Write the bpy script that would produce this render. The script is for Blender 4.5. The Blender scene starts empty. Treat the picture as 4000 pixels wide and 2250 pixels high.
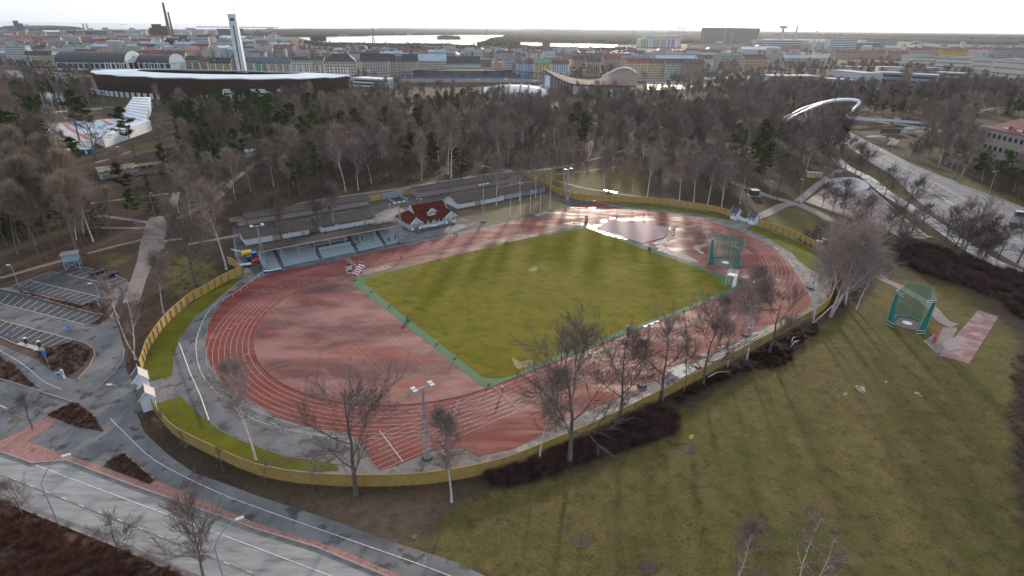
import bpy, bmesh, math, random
import numpy as np
from mathutils import Vector, Matrix, noise as mnoise
from mathutils.geometry import tessellate_polygon
random.seed(7)
SC=bpy.context.scene; COL=SC.collection; PI=math.pi
# ------------------------------------------------------------ camera, sky, sun, exposure
FPX,PIT,ROL,CH=2208.3,0.4319,0.0111,66.665
cp,sp=math.cos(PIT),math.sin(PIT)
COTP=cp/sp; FW=Vector((0,cp,-sp)); R0=Vector((1,0,0)); U0=Vector((0,sp,cp))
RV=R0*math.cos(ROL)+U0*math.sin(ROL); UV=U0*math.cos(ROL)-R0*math.sin(ROL)
cam=bpy.data.cameras.new('camera'); co=bpy.data.objects.new('camera',cam); COL.objects.link(co)
cam.sensor_width=36; cam.lens=FPX/4000*36; cam.clip_start=1; cam.clip_end=400000
m=Matrix.Identity(4)
for i in range(3): m[i][0]=RV[i]; m[i][1]=UV[i]; m[i][2]=-FW[i]
m[2][3]=CH
co.matrix_world=m; SC.camera=co
SUN_AZ=math.radians(10.3); SUN_EL=math.radians(12.5)
W=bpy.data.worlds.new('World'); SC.world=W; W.use_nodes=True
nt=W.node_tree; nt.nodes.clear()
def N(nt,t,**k):
    n=nt.nodes.new(t)
    for a,b in k.items():
        if a.startswith('i_'): n.inputs[int(a[2:]) if a[2:].isdigit() else a[2:].replace('_',' ')].default_value=b
        else: setattr(n,a,b)
    return n
sky=N(nt,'ShaderNodeTexSky',sky_type='NISHITA',sun_disc=False,sun_elevation=SUN_EL,sun_rotation=SUN_AZ,altitude=60,air_density=1.0,dust_density=2.0,ozone_density=1.0)
tc=N(nt,'ShaderNodeTexCoord'); mp=N(nt,'ShaderNodeMapping'); mp.inputs['Scale'].default_value=(1,1,3.5)
no=N(nt,'ShaderNodeTexNoise'); no.inputs['Scale'].default_value=2.2; no.inputs['Detail'].default_value=5; no.inputs['Roughness'].default_value=.55
rp=N(nt,'ShaderNodeValToRGB'); rp.color_ramp.elements[0].position=.30; rp.color_ramp.elements[1].position=.62
rp.color_ramp.elements[0].color=(.55,.55,.55,1); rp.color_ramp.elements[1].color=(.93,.93,.93,1)
mx=N(nt,'ShaderNodeMixRGB'); mx.inputs[2].default_value=(6.3,6.9,7.9,1)
bg=N(nt,'ShaderNodeBackground'); bg.inputs['Strength'].default_value=.094
wo=N(nt,'ShaderNodeOutputWorld'); L=nt.links.new
L(tc.outputs['Generated'],mp.inputs[0]); L(mp.outputs[0],no.inputs['Vector']); L(no.outputs['Fac'],rp.inputs[0]); L(rp.outputs[0],mx.inputs[0]); L(sky.outputs[0],mx.inputs[1]); L(mx.outputs[0],bg.inputs[0]); L(bg.outputs[0],wo.inputs[0])
sl=bpy.data.lights.new('sun','SUN'); sl.energy=2.8; sl.angle=math.radians(3.0); sl.color=(1,.86,.70)
so=bpy.data.objects.new('sun',sl); COL.objects.link(so); so.location=(100,300,200)
sd=Vector((math.sin(SUN_AZ)*math.cos(SUN_EL),math.cos(SUN_AZ)*math.cos(SUN_EL),math.sin(SUN_EL)))
so.rotation_euler=sd.to_track_quat('Z','Y').to_euler()
SC.view_settings.view_transform='Standard'; SC.view_settings.look='None'; SC.view_settings.exposure=.82; SC.view_settings.gamma=1
SC.render.engine='CYCLES'; SC.cycles.max_bounces=4; SC.cycles.diffuse_bounces=2; SC.cycles.glossy_bounces=2; SC.cycles.transparent_max_bounces=12; SC.cycles.transmission_bounces=2; SC.cycles.volume_bounces=0
# ------------------------------------------------------------ survey helpers: picture point (2576 wide) -> point on the ground
def G(x,y,z=0.):
    d=FW+RV*((x/.644-2000)/FPX)-UV*((y/.644-1125)/FPX)
    t=(z-CH)/d.z; return Vector((t*d.x,t*d.y,z))
def PRY(w):
    d=w-Vector((0,0,CH)); return (1125-FPX*d.dot(UV)/d.dot(FW))*.644
def HT(b,ty):
    lo,hi=0.,min(400.,(CH+b.y*COTP)*.97)
    for _ in range(40):
        m_=(lo+hi)/2
        if PRY(b+Vector((0,0,m_)))>ty: lo=m_
        else: hi=m_
    return lo
YAW=.6191; C0=Vector((8.475,150.698,0)); cy,sy=math.cos(YAW),math.sin(YAW)
def K(x,y,z=0.): return Vector((C0.x+cy*x-sy*y,C0.y+sy*x+cy*y,z))   # stadium frame -> world
def inpoly(x,y,P):
    c=False;n=len(P);j=n-1
    for i in range(n):
        if (P[i][1]>y)!=(P[j][1]>y) and x<(P[j][0]-P[i][0])*(y-P[i][1])/(P[j][1]-P[i][1])+P[i][0]: c=not c
        j=i
    return c
# ------------------------------------------------------------ materials
MATS={}
def mat(name,c1,c2=None,sc=1.,rough=.85,r2=None,c3=None,sc3=8.,detail=5,bump=0,bsc=None,rnd=0.,metal=0,spec=.5,coord='O',alpha=1,emit=None,lo=.35,hi=.65,stretch=None,wet=None,lo3=.45,hi3=.7,k3=1.0):
    if name in MATS: return MATS[name]
    M_=bpy.data.materials.new(name); M_.use_nodes=True; t=M_.node_tree; t.nodes.clear(); l=t.links.new
    out=N(t,'ShaderNodeOutputMaterial'); b=N(t,'ShaderNodeBsdfPrincipled'); l(b.outputs[0],out.inputs[0])
    b.inputs['Roughness'].default_value=rough; b.inputs['Metallic'].default_value=metal; b.inputs['Specular IOR Level'].default_value=spec; b.inputs['Alpha'].default_value=alpha
    b.inputs['Base Color'].default_value=(*c1,1)
    col=None
    if coord=='P': v=N(t,'ShaderNodeNewGeometry').outputs['Position']
    else: v=N(t,'ShaderNodeTexCoord').outputs['Object']
    if stretch:
        mp=N(t,'ShaderNodeMapping'); mp.inputs['Rotation'].default_value=(0,0,stretch[1]); mp.inputs['Scale'].default_value=stretch[0]; l(v,mp.inputs[0]); v=mp.outputs[0]
    def nz(s,d=detail,ro=.6):
        n=N(t,'ShaderNodeTexNoise'); n.inputs['Scale'].default_value=s; n.inputs['Detail'].default_value=d; n.inputs['Roughness'].default_value=ro; l(v,n.inputs['Vector']); return n.outputs['Fac']
    def ramp(f,a,bb):
        r=N(t,'ShaderNodeMapRange'); r.inputs[1].default_value=a; r.inputs[2].default_value=bb; l(f,r.inputs[0]); return r.outputs[0]
    if c2:
        f=ramp(nz(sc),lo,hi); x=N(t,'ShaderNodeMixRGB'); x.inputs[1].default_value=(*c1,1); x.inputs[2].default_value=(*c2,1); l(f,x.inputs[0]); col=x.outputs[0]
        if r2 is not None:
            r=N(t,'ShaderNodeMapRange'); r.inputs[3].default_value=rough; r.inputs[4].default_value=r2; l(f,r.inputs[0]); l(r.outputs[0],b.inputs['Roughness'])
    if c3:
        f=ramp(nz(sc3),lo3,hi3)
        if k3<1:
            q=N(t,'ShaderNodeMath',operation='MULTIPLY'); q.inputs[1].default_value=k3; l(f,q.inputs[0]); f=q.outputs[0]
        x=N(t,'ShaderNodeMixRGB'); x.inputs[2].default_value=(*c3,1); l(f,x.inputs[0])
        if col: l(col,x.inputs[1])
        else: x.inputs[1].default_value=(*c1,1)
        col=x.outputs[0]
    if wet: # (scale, lo, hi, wet roughness): damp patches are glossier
        r=N(t,'ShaderNodeMapRange'); r.inputs[1].default_value=wet[1]; r.inputs[2].default_value=wet[2]; r.inputs[3].default_value=rough; r.inputs[4].default_value=wet[3]; l(nz(wet[0],6,.65),r.inputs[0]); l(r.outputs[0],b.inputs['Roughness'])
    if rnd:
        oi=N(t,'ShaderNodeObjectInfo'); r=N(t,'ShaderNodeMapRange'); r.inputs[3].default_value=1-rnd; r.inputs[4].default_value=1+rnd; l(oi.outputs['Random'],r.inputs[0])
        h=N(t,'ShaderNodeHueSaturation'); l(r.outputs[0],h.inputs['Value'])
        if col: l(col,h.inputs['Color'])
        else: h.inputs['Color'].default_value=(*c1,1)
        col=h.outputs[0]
    if col: l(col,b.inputs['Base Color'])
    if bump:
        bp=N(t,'ShaderNodeBump'); bp.inputs['Strength'].default_value=bump; bp.inputs['Distance'].default_value=.1; l(nz(bsc or sc*6,3),bp.inputs['Height']); l(bp.outputs[0],b.inputs['Normal'])
    if emit: b.inputs['Emission Color'].default_value=(*emit,1); b.inputs['Emission Strength'].default_value=1
    MATS[name]=M_; return M_
def flat(name,c,rough=.7,**k): return mat(name,c,tuple(min(1,v*1.18) for v in c),sc=k.pop('sc',1.5),rough=rough,**k)
# ------------------------------------------------------------ mesh builder
class MB:
    def __init__(s): s.v=[];s.f=[]
    def add(s,vs,fs):
        o=len(s.v); s.v+= [tuple(v) for v in vs]; s.f+=[tuple(i+o for i in f) for f in fs]; return s
    def box(s,x0,x1,y0,y1,z0,z1): return s.add([(x0,y0,z0),(x1,y0,z0),(x1,y1,z0),(x0,y1,z0),(x0,y0,z1),(x1,y0,z1),(x1,y1,z1),(x0,y1,z1)],[(0,3,2,1),(4,5,6,7),(0,1,5,4),(1,2,6,5),(2,3,7,6),(3,0,4,7)])
    def bar(s,a,b,w,h,up=(0,0,1)):
        a=Vector(a);b=Vector(b);d=(b-a).normalized();u=Vector(up)
        if abs(d.dot(u))>.95: u=Vector((0,1,0))
        r=d.cross(u).normalized()*w/2; u=r.cross(d).normalized()*h/2
        return s.add([a-r-u,a+r-u,a+r+u,a-r+u,b-r-u,b+r-u,b+r+u,b-r+u],[(3,2,1,0),(4,5,6,7),(0,1,5,4),(1,2,6,5),(2,3,7,6),(3,0,4,7)])
    def tube(s,pts,rs,n=6,cap=True):
        pts=[Vector(p) for p in pts]
        if not hasattr(rs,'__len__'): rs=[rs]*len(pts)
        o=len(s.v); prev=None
        for i,p in enumerate(pts):
            d=(pts[min(i+1,len(pts)-1)]-pts[max(i-1,0)]).normalized()
            if prev is None:
                u=Vector((0,0,1)) if abs(d.z)<.9 else Vector((1,0,0)); r=d.cross(u).normalized()
            else: r=(prev-d*prev.dot(d)).normalized()
            prev=r; q=d.cross(r)
            for k in range(n):
                a=2*PI*k/n; s.v.append(tuple(p+(r*math.cos(a)+q*math.sin(a))*rs[i]))
        for i in range(len(pts)-1):
            for k in range(n): s.f.append((o+i*n+k,o+i*n+(k+1)%n,o+(i+1)*n+(k+1)%n,o+(i+1)*n+k))
        if cap: s.f.append(tuple(o+k for k in range(n-1,-1,-1))); e=o+(len(pts)-1)*n; s.f.append(tuple(e+k for k in range(n)))
        return s
    def cyl(s,x,y,z0,z1,r,n=12,r1=None): return s.tube([(x,y,z0),(x,y,z1)],[r,r if r1 is None else r1],n)
    def prism(s,poly,z0,z1):   # poly CCW xy
        n=len(poly); tri=tessellate_polygon([[Vector((p[0],p[1],0)) for p in poly]])
        a=sum(poly[i][0]*poly[(i+1)%n][1]-poly[(i+1)%n][0]*poly[i][1] for i in range(n))
        if a<0: poly=poly[::-1]; tri=tessellate_polygon([[Vector((p[0],p[1],0)) for p in poly]])
        v=[(p[0],p[1],z0) for p in poly]+[(p[0],p[1],z1) for p in poly]
        f=[]
        for t in tri:
            p=[Vector(poly[i]).to_2d() if hasattr(poly[i],'to_2d') else Vector((poly[i][0],poly[i][1])) for i in t]
            cr=(p[1]-p[0]).cross(p[2]-p[0]); t=tuple(t) if cr>0 else tuple(t)[::-1]
            f.append(tuple(i+n for i in t)); f.append(t[::-1])
        f+=[(i,(i+1)%n,(i+1)%n+n,i+n) for i in range(n)]
        return s.add(v,f)
    def gable(s,x0,x1,y0,y1,z0,zr,over=0,yr=None,t=.15):  # roof slab pair, ridge along x
        yr=(y0+y1)/2 if yr is None else yr
        for ye in (y0,y1):
            k=over/max(.1,abs(yr-ye)); ze=z0-(zr-z0)*k; yo=ye+(ye-yr)*k
            A=[(x0-over,yo,ze),(x1+over,yo,ze),(x1+over,yr,zr),(x0-over,yr,zr)]
            s.add(A+[(a,b,c+t) for a,b,c in A],[(0,1,2,3),(4,5,6,7),(0,1,5,4),(2,3,7,6),(0,3,7,4),(1,2,6,5)])
        return s
    def gwall(s,x,y0,y1,z0,zr,yr=None,t=.2): # triangular gable end
        yr=(y0+y1)/2 if yr is None else yr
        return s.add([(x,y0,z0),(x,y1,z0),(x,yr,zr),(x+t,y0,z0),(x+t,y1,z0),(x+t,yr,zr)],[(0,2,1),(3,4,5),(0,1,4,3),(1,2,5,4),(2,0,3,5)])
    def hip(s,x0,x1,y0,y1,z0,zr,over=.4,inset=None):
        i=(y1-y0)/2 if inset is None else inset; ym=(y0+y1)/2
        return s.add([(x0-over,y0-over,z0),(x1+over,y0-over,z0),(x1+over,y1+over,z0),(x0-over,y1+over,z0),(x0+i,ym,zr),(x1-i,ym,zr)],[(0,3,2,1),(0,1,5,4),(1,2,5),(2,3,4,5),(3,0,4)])
    def build(s,name,m_,parent=None,smooth=False):
        me=bpy.data.meshes.new(name); me.from_pydata(s.v,[],s.f); me.update()
        if m_: me.materials.append(m_)
        if smooth:
            for p in me.polygons: p.use_smooth=True
        o=bpy.data.objects.new(name,me); COL.objects.link(o)
        if parent: o.parent=parent
        return o
def tag(o,label=None,cat=None,group=None,kind=None):
    if label: o['label']=label
    if cat: o['category']=cat
    if group: o['group']=group
    if kind: o['kind']=kind
    return o
def thing(name,label,cat,loc=(0,0,0),rz=0,group=None,scale=1):
    o=bpy.data.objects.new(name,None); COL.objects.link(o); o.location=loc; o.rotation_euler=(0,0,rz); o.scale=(scale,)*3; o.empty_display_size=.5
    return tag(o,label,cat,group)
def copy_tree(o,parent=None,**k):
    c=o.copy(); COL.objects.link(c); c.parent=parent
    for a,b in k.items():
        if a in('label','group','category'): c[a]=b
        else: setattr(c,a,b)
    for ch in o.children: copy_tree(ch,c)
    return c
def mesh_copy(o,name,parent,loc=(0,0,0),rot=(0,0,0),scale=(1,1,1)):
    c=bpy.data.objects.new(name,o.data); COL.objects.link(c); c.parent=parent; c.location=loc; c.rotation_euler=rot; c.scale=scale; return c
# ------------------------------------------------------------ ground sheets
def cr(pts,n=5,closed=True):
    o=[];L_=len(pts)
    for i in range(L_ if closed else L_-1):
        g=(lambda j:Vector(pts[j%L_])) if closed else (lambda j:Vector(pts[max(0,min(L_-1,j))]))
        p0,p1,p2,p3=g(i-1),g(i),g(i+1),g(i+2)
        for k in range(n):
            t=k/n; o.append(.5*((2*p1)+(p2-p0)*t+(2*p0-5*p1+4*p2-p3)*t*t+(3*p1-p0-3*p2+p3)*t**3))
    if not closed: o.append(Vector(pts[-1]))
    return o
def sheet(name,P,z,m_,world=False,smooth=0,kind='structure',label=None,cat=None,group=None):
    if smooth: P=cr([Vector(p[:2]) for p in P],smooth)
    w=[(p[0],p[1]) if world else tuple(G(p[0],p[1])[:2]) for p in P]
    tri=tessellate_polygon([[Vector((a,b,0)) for a,b in w]])
    b=MB(); fs=[]
    for t in tri:
        p=[Vector(w[i]) for i in t]; fs.append(tuple(t) if (p[1]-p[0]).cross(p[2]-p[0])>0 else tuple(t)[::-1])
    b.add([(a,c,z) for a,c in w],fs)
    return tag(b.build(name,m_),label,cat,group,kind)
def strip_mb(b,P,w,z,h=0):
    P=[Vector(p[:2]) for p in P]; n=len(P); Lp=[];Rp=[]
    for i in range(n):
        d=(P[min(i+1,n-1)]-P[max(i-1,0)]).normalized(); q=Vector((-d.y,d.x)); ww=w[i] if hasattr(w,'__len__') else w
        Lp.append(P[i]+q*ww/2); Rp.append(P[i]-q*ww/2)
    for i in range(n-1):
        a,bb,c,d=Rp[i],Rp[i+1],Lp[i+1],Lp[i]
        if h: b.add([(*a,z),(*bb,z),(*c,z),(*d,z),(*a,z+h),(*bb,z+h),(*c,z+h),(*d,z+h)],[(4,5,6,7),(0,1,5,4),(1,2,6,5),(2,3,7,6),(3,0,4,7)])
        else: b.add([(*a,z),(*bb,z),(*c,z),(*d,z)],[(0,1,2,3)])
    return b
def path(name,pts,w,z,m_,sm=5,kind='structure',h=0,**k):
    P=[Vector(G(*p)[:2]) for p in pts]
    if sm and len(P)>2: P=cr(P,sm,False)
    if hasattr(w,'__len__'): w=list(np.interp(np.linspace(0,1,len(P)),np.linspace(0,1,len(w)),w))
    return tag(strip_mb(MB(),P,w,z,h).build(name,m_),kind=kind,**k)
# ------------------------------------------------------------ ground
FIELD=[(1000,1400),(1100,1330),(1220,1215),(1290,1230),(1450,1190),(1600,1130),(1720,1040),(1850,960),(2010,890),(2075,815),(2160,775),(2205,700),(2290,715),(2400,760),(2520,800),(2560,860),(2545,1000),(2540,1150),(2560,1300),(2600,1480),(1240,1480)]
PARKG=[[(1330,436),(1470,420),(1600,430),(1640,505),(1560,520),(1430,500),(1380,478)],[(1940,535),(1990,515),(2080,545),(2060,600),(1995,598),(1930,560)],[(2085,470),(2180,520),(2330,610),(2300,600),(2200,545)],[(2150,395),(2260,470),(2330,560),(2400,620),(2300,570),(2180,450)],[(250,640),(310,625),(325,660),(262,682)],[(410,640),(480,640),(560,680),(520,730),(440,790),(405,700)],[(2200,380),(2420,490),(2576,560),(2576,500),(2400,440)],[(130,285),(250,265),(320,272),(300,300),(160,312)],[(100,330),(170,320),(180,372),(120,372)],[(2240,700),(2400,720),(2500,790),(2440,760)]]
def ground():
    fw=[tuple(G(*p)[:2]) for p in FIELD]; pw=[[tuple(G(*p)[:2]) for p in q] for q in PARKG]
    dw=[tuple(G(*p)[:2]) for p in ((560,1215),(760,1262),(1225,1240),(1300,1300),(1010,1410),(800,1300))]
    x0,x1,y0,y1,st=-300,420,40,620,3.0
    nx,ny=int((x1-x0)/st)+1,int((y1-y0)/st)+1
    vs=[];g=np.zeros((ny,nx)); dr=np.zeros((ny,nx))
    for j in range(ny):
        for i in range(nx):
            x,y=x0+i*st,y0+j*st; vs.append((x,y,0))
            if y<260 and x>-60 and inpoly(x,y,fw): g[j,i]=1
            elif y<420:
                for q in pw:
                    if inpoly(x,y,q): g[j,i]=.85
            if g[j,i]==0 and y<90 and x<25 and inpoly(x,y,dw): g[j,i]=.12; dr[j,i]=1
    def blur(g):
        for _ in range(2): p=np.pad(g,1,'edge'); g=(p[:-2,1:-1]+p[2:,1:-1]+p[1:-1,:-2]+p[1:-1,2:]+2*g)/6
        return g
    g=blur(g); dr=blur(dr)
    fs=[(j*nx+i,j*nx+i+1,(j+1)*nx+i+1,(j+1)*nx+i) for j in range(ny-1) for i in range(nx-1)]
    B=150000; o=len(vs)
    vs+=[(-B,-B,0),(B,-B,0),(B,B,0),(-B,B,0)]; a,b,c,d=0,nx-1,nx*ny-1,(ny-1)*nx
    fs+=[(o,o+1,b,a),(o+1,o+2,c,b),(o+2,o+3,d,c),(o+3,o,a,d)]
    # stitch ring corners only (edges meet along straight borders)
    m_=MB(); m_.v=vs; m_.f=fs
    M_=bpy.data.materials.new('ground_soil_grass'); M_.use_nodes=True; t=M_.node_tree; l=t.links.new; bs=t.nodes['Principled BSDF']; bs.inputs['Roughness'].default_value=.95; bs.inputs['Specular IOR Level'].default_value=.15
    P=N(t,'ShaderNodeNewGeometry').outputs['Position']
    def nz(s,d=6,ro=.65,st=None):
        v=P
        if st: mp=N(t,'ShaderNodeMapping'); mp.inputs['Scale'].default_value=st; mp.inputs['Rotation'].default_value=(0,0,.5); l(P,mp.inputs[0]); v=mp.outputs[0]
        n=N(t,'ShaderNodeTexNoise'); n.inputs['Scale'].default_value=s; n.inputs['Detail'].default_value=d; n.inputs['Roughness'].default_value=ro; l(v,n.inputs['Vector']); return n.outputs['Fac']
    def mr(f,a,b,c=0,d=1):
        r=N(t,'ShaderNodeMapRange'); r.inputs[1].default_value=a; r.inputs[2].default_value=b; r.inputs[3].default_value=c; r.inputs[4].default_value=d; l(f,r.inputs[0]); return r.outputs[0]
    def mix(f,c1,c2):
        x=N(t,'ShaderNodeMixRGB'); l(f,x.inputs[0])
        for i,c in ((1,c1),(2,c2)):
            if isinstance(c,tuple): x.inputs[i].default_value=(*c,1)
            else: l(c,x.inputs[i])
        return x.outputs[0]
    litter=mix(mr(nz(.12),.35,.65),(.040,.023,.016),(.085,.050,.031)); litter=mix(mr(nz(1.3),.48,.7),litter,(.12,.075,.048)); litter=mix(mr(nz(.028),.54,.62,0,.9),litter,(.075,.068,.014)); litter=mix(mr(nz(.9,4,.7),.55,.7),litter,(.022,.014,.014)); litter=mix(mr(nz(.05),.56,.72),litter,(.045,.045,.018)); litter=mix(mr(nz(.013),.42,.5,0,.6),litter,(.034,.030,.020))
    gr=mix(mr(nz(.035,5),.36,.60),(.100,.074,.024),(.082,.080,.014)); gr=mix(mr(nz(.07,8,.7),.50,.60,0,.8),gr,(.135,.098,.036)); gr=mix(mr(nz(.3,7,.7),.5,.6,0,.8),gr,(.145,.10,.038)); gr=mix(mr(nz(.16,8,.7),.54,.66,0,.8),gr,(.060,.082,.006)); gr=mix(mr(nz(.4,9,.8),.50,.60,0,.85),gr,(.045,.034,.012)); gr=mix(mr(nz(1.6,6,.75,(1,3,1)),.45,.62,0,.75),gr,(.045,.038,.014)); gr=mix(mr(nz(2.6,5,.75,(1,4,1)),.52,.64,0,.7),gr,(.20,.155,.075))
    a2=N(t,'ShaderNodeAttribute',attribute_name='dry'); ml=N(t,'ShaderNodeMath',operation='MULTIPLY'); l(a2.outputs['Fac'],ml.inputs[0]); l(mr(nz(.5,6),.3,.62,.25,1),ml.inputs[1]); litter=mix(ml.outputs[0],litter,(.165,.118,.075))
    at=N(t,'ShaderNodeAttribute',attribute_name='grass'); ad=N(t,'ShaderNodeMath',operation='ADD'); l(at.outputs['Fac'],ad.inputs[0]); l(mr(nz(.22,6),.3,.7,-.28,.28),ad.inputs[1])
    l(mix(mr(ad.outputs[0],.35,.65),litter,gr),bs.inputs['Base Color'])
    bp=N(t,'ShaderNodeBump'); bp.inputs['Strength'].default_value=.6; bp.inputs['Distance'].default_value=.25; l(nz(1.6,5,.7),bp.inputs['Height']); l(bp.outputs[0],bs.inputs['Normal'])
    o_=m_.build('ground',M_); tag(o_,kind='structure')
    A=o_.data.attributes.new('grass','FLOAT','POINT'); A.data.foreach_set('value',list(g.ravel())+[0.]*4)
    A=o_.data.attributes.new('dry','FLOAT','POINT'); A.data.foreach_set('value',list(dr.ravel())+[0.]*4)
ground()
ASPH=mat('asphalt_grey',(.082,.080,.084),(.155,.150,.152),sc=.14,detail=8,rough=.82,spec=.35,c3=(.050,.046,.046),sc3=.32,lo3=.55,hi3=.62,coord='P',wet=(.25,.50,.66,.42),bump=.15,bsc=6)
ROADM=mat('asphalt_road_pale',(.185,.180,.175),(.275,.268,.260),sc=.5,rough=.8,c3=(.12,.112,.105),sc3=.35,lo3=.54,hi3=.68,coord='P',stretch=((.35,1.6,1),.36),bump=.1,bsc=6)
HWM=mat('asphalt_highway',(.115,.110,.118),(.185,.178,.185),sc=.5,rough=.7,c3=(.11,.10,.105),sc3=.4,coord='P',stretch=((.3,2,1),.72),wet=(.4,.45,.6,.4))
DARKA=mat('asphalt_dark',(.038,.037,.041),(.062,.060,.064),sc=.3,rough=.85,spec=.3,coord='P',c3=(.10,.098,.10),sc3=.25,lo3=.57,hi3=.72)
YARD=mat('yard_gravel_dark',(.050,.043,.040),(.085,.074,.068),sc=.2,detail=8,rough=.85,spec=.3,coord='P',c3=(.14,.125,.115),sc3=.14,lo3=.55,hi3=.68)
CONC=mat('concrete_apron',(.13,.118,.11),(.20,.18,.168),sc=.22,detail=8,rough=.85,spec=.3,c3=(.085,.076,.07),sc3=.5,lo3=.5,hi3=.62,coord='P',wet=(.2,.5,.66,.35),bump=.1,bsc=5)
PATHM=mat('gravel_path',(.16,.125,.115),(.22,.18,.165),sc=.5,rough=.85,coord='P',c3=(.12,.09,.08),sc3=2)
WHITE=mat('white_line_paint',(.60,.60,.60),(.36,.36,.36),sc=2,rough=.7,coord='P')
GRASS=mat('pitch_grass',(.112,.096,.006),(.156,.124,.012),sc=.09,detail=8,rough=.95,spec=.1,coord='P',c3=(.060,.082,.004),sc3=.28,lo3=.48,hi3=.66,k3=.85,bump=.7,bsc=2.5,stretch=((1,1.6,1),.6))
LAWN=mat('lawn_grass',(.072,.074,.006),(.112,.115,.008),sc=.25,rough=.95,spec=.1,coord='P',c3=(.10,.08,.035),sc3=.6,lo3=.52,hi3=.66,bump=.4,bsc=3)
TURF=mat('green_turf',(.035,.105,.04),(.05,.13,.05),sc=.6,rough=.85,coord='P',c3=(.05,.10,.05),sc3=2)
TRACK=mat('red_track_rubber',(.130,.022,.017),(.182,.037,.027),sc=.10,rough=.8,spec=.22,coord='P',c3=(.215,.082,.068),sc3=.22,lo3=.52,hi3=.75,k3=.6,wet=(.13,.44,.66,.46),stretch=((.35,1.7,1),-YAW),bump=.05,bsc=8)
INFIELD=mat('red_infield_rubber',(.095,.022,.020),(.228,.094,.078),sc=.085,lo=.42,hi=.60,rough=.7,spec=.35,coord='P',c3=(.20,.026,.014),sc3=.05,lo3=.56,hi3=.62,k3=.75,wet=(.11,.52,.66,.34),stretch=((.6,1.4,1),-YAW+.15),bump=.05,bsc=8)
BRICKP=mat('red_block_paving',(.25,.11,.09),(.32,.16,.135),sc=1.2,rough=.8,coord='P',c3=(.17,.085,.075),sc3=3,lo3=.5,hi3=.62)
KERBM=mat('kerb_granite',(.30,.235,.22),(.22,.17,.16),sc=2,rough=.8,coord='P')
PUD=mat('puddle_water',(.12,.065,.055),(.20,.15,.135),sc=.9,rough=.05,r2=.25,coord='P',spec=.8)
SANDM=mat('pit_sand',(.30,.22,.18),(.20,.13,.10),sc=.8,rough=.9,coord='P',c3=(.14,.09,.07),sc3=1.5)
MATG=mat('landing_mat_grey',(.28,.19,.195),(.32,.22,.225),sc=.6,rough=.8,coord='P')
# --- inside the fence
sheet('apron',[(612,690),(560,705),(510,744),(460,778),(417,819),(385,863),(365,911),(356,935),(360,979),(382,1023),(432,1086),(475,1113),(550,1150),(644,1178),(744,1198),(844,1206),(944,1209),(1044,1205),(1144,1190),(1219,1177),(1288,1158),(1388,1118),(1513,1066),(1658,993),(1770,935),(1932,846),(2050,783),(2090,740),(2100,690),(2077,652),(2027,614),(1982,594),(1932,577),(1893,563),(1838,547),(1748,526),(1620,510),(1510,506),(1450,502),(1395,484),(1350,457),(1313,440),(1275,430),(1120,452),(940,480),(760,510),(620,540),(585,570),(590,640)],.02,CONC)
sheet('yard_asphalt',[(655,700),(612,700),(580,730),(490,803),(451,857),(436,900),(436,1000),(452,1000),(540,1075),(644,1120),(719,1145),(800,1155),(880,1135),(870,1095),(700,1050),(600,1000),(550,960),(517,900),(517,840),(555,760),(610,715),(676,692),(1016,615),(1288,560),(1363,543),(1440,520),(1400,500),(1290,548),(1220,560),(1150,520),(1000,500),(900,540),(650,600),(600,640)],.03,ASPH)
sheet('dark_earth_yard',[(585,575),(620,540),(760,510),(940,480),(1120,452),(1275,430),(1313,440),(1350,457),(1395,484),(1450,502),(1500,510),(1475,516),(1425,524),(1363,542),(1290,556),(1150,586),(1016,612),(850,640),(664,682),(640,690),(600,650)],.038,YARD)
sheet('forecourt',[(960,545),(1000,520),(1010,560),(1050,590),(1150,565),(1200,560),(1140,585),(1016,611),(990,600),(950,575)],.043,ASPH)
sheet('forecourt',[(945,560),(985,548),(1020,530),(1000,520),(965,530),(935,545)],.044,PATHM)
TRP=[(956.5,1185.5),(894,1101),(865,1090),(780,1076),(700,1050),(640,1015),(570,975),(530,920),(517,868),(525,815),(560,755),(610,715),(676,690),(744,674),(819,662),(919,639),(1019,617),(1144,592),(1288,559),(1363,541),(1425,524.5),(1475,513),(1508,511.5),(1525,514.5),(1563,526),(1613,528),(1713,539.5),(1788,557),(1863,582),(1932,614.5),(1957,632),(1982,657),(2002,687),(2024,722),(2042,756.5),(2032,774),(1982,799),(1932,818),(1673,946.5),(1613,976.5),(1538,1009),(1463,1039),(1413,1061),(1380,1084),(1330,1112),(1288,1131),(1199,1148.5),(1165,1128),(1101.5,1131)]
sheet('running_track',TRP,.045,TRACK)
def oval(k,n=40,z=0):
    R_=36.95+k; H_=41.3; p=[]
    for i in range(n+1): a=-PI/2+PI*i/n; p.append((H_+R_*math.cos(a),R_*math.sin(a)))
    for i in range(n+1): a=PI/2+PI*i/n; p.append((-H_+R_*math.cos(a),R_*math.sin(a)))
    return [tuple(K(*q)[:2]) for q in p]
sheet('infield_surface',oval(0),.06,INFIELD,world=True)
b=MB(); P=oval(.05); strip_mb(b,P+[P[0]],.16,.06,.05); b.build('track_kerb',mat('kerb_wet_dark',(.16,.09,.08),(.10,.06,.055),sc=1,coord='P')); tag(bpy.data.objects['track_kerb'],kind='structure')
b=MB()
for k in range(1,9):
    P=oval(1.22*k); strip_mb(b,P+[P[0]],.05,.062)
    R_=36.95+1.22*k
    strip_mb(b,[K(-41,-R_)[:2],K(-70.2+max(0,0),-R_)[:2]],.05,.062)
    if R_>42: strip_mb(b,[K(41,R_)[:2],K(41+ (49.2-R_)*2.5+14,R_)[:2]],.075,.062)
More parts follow.
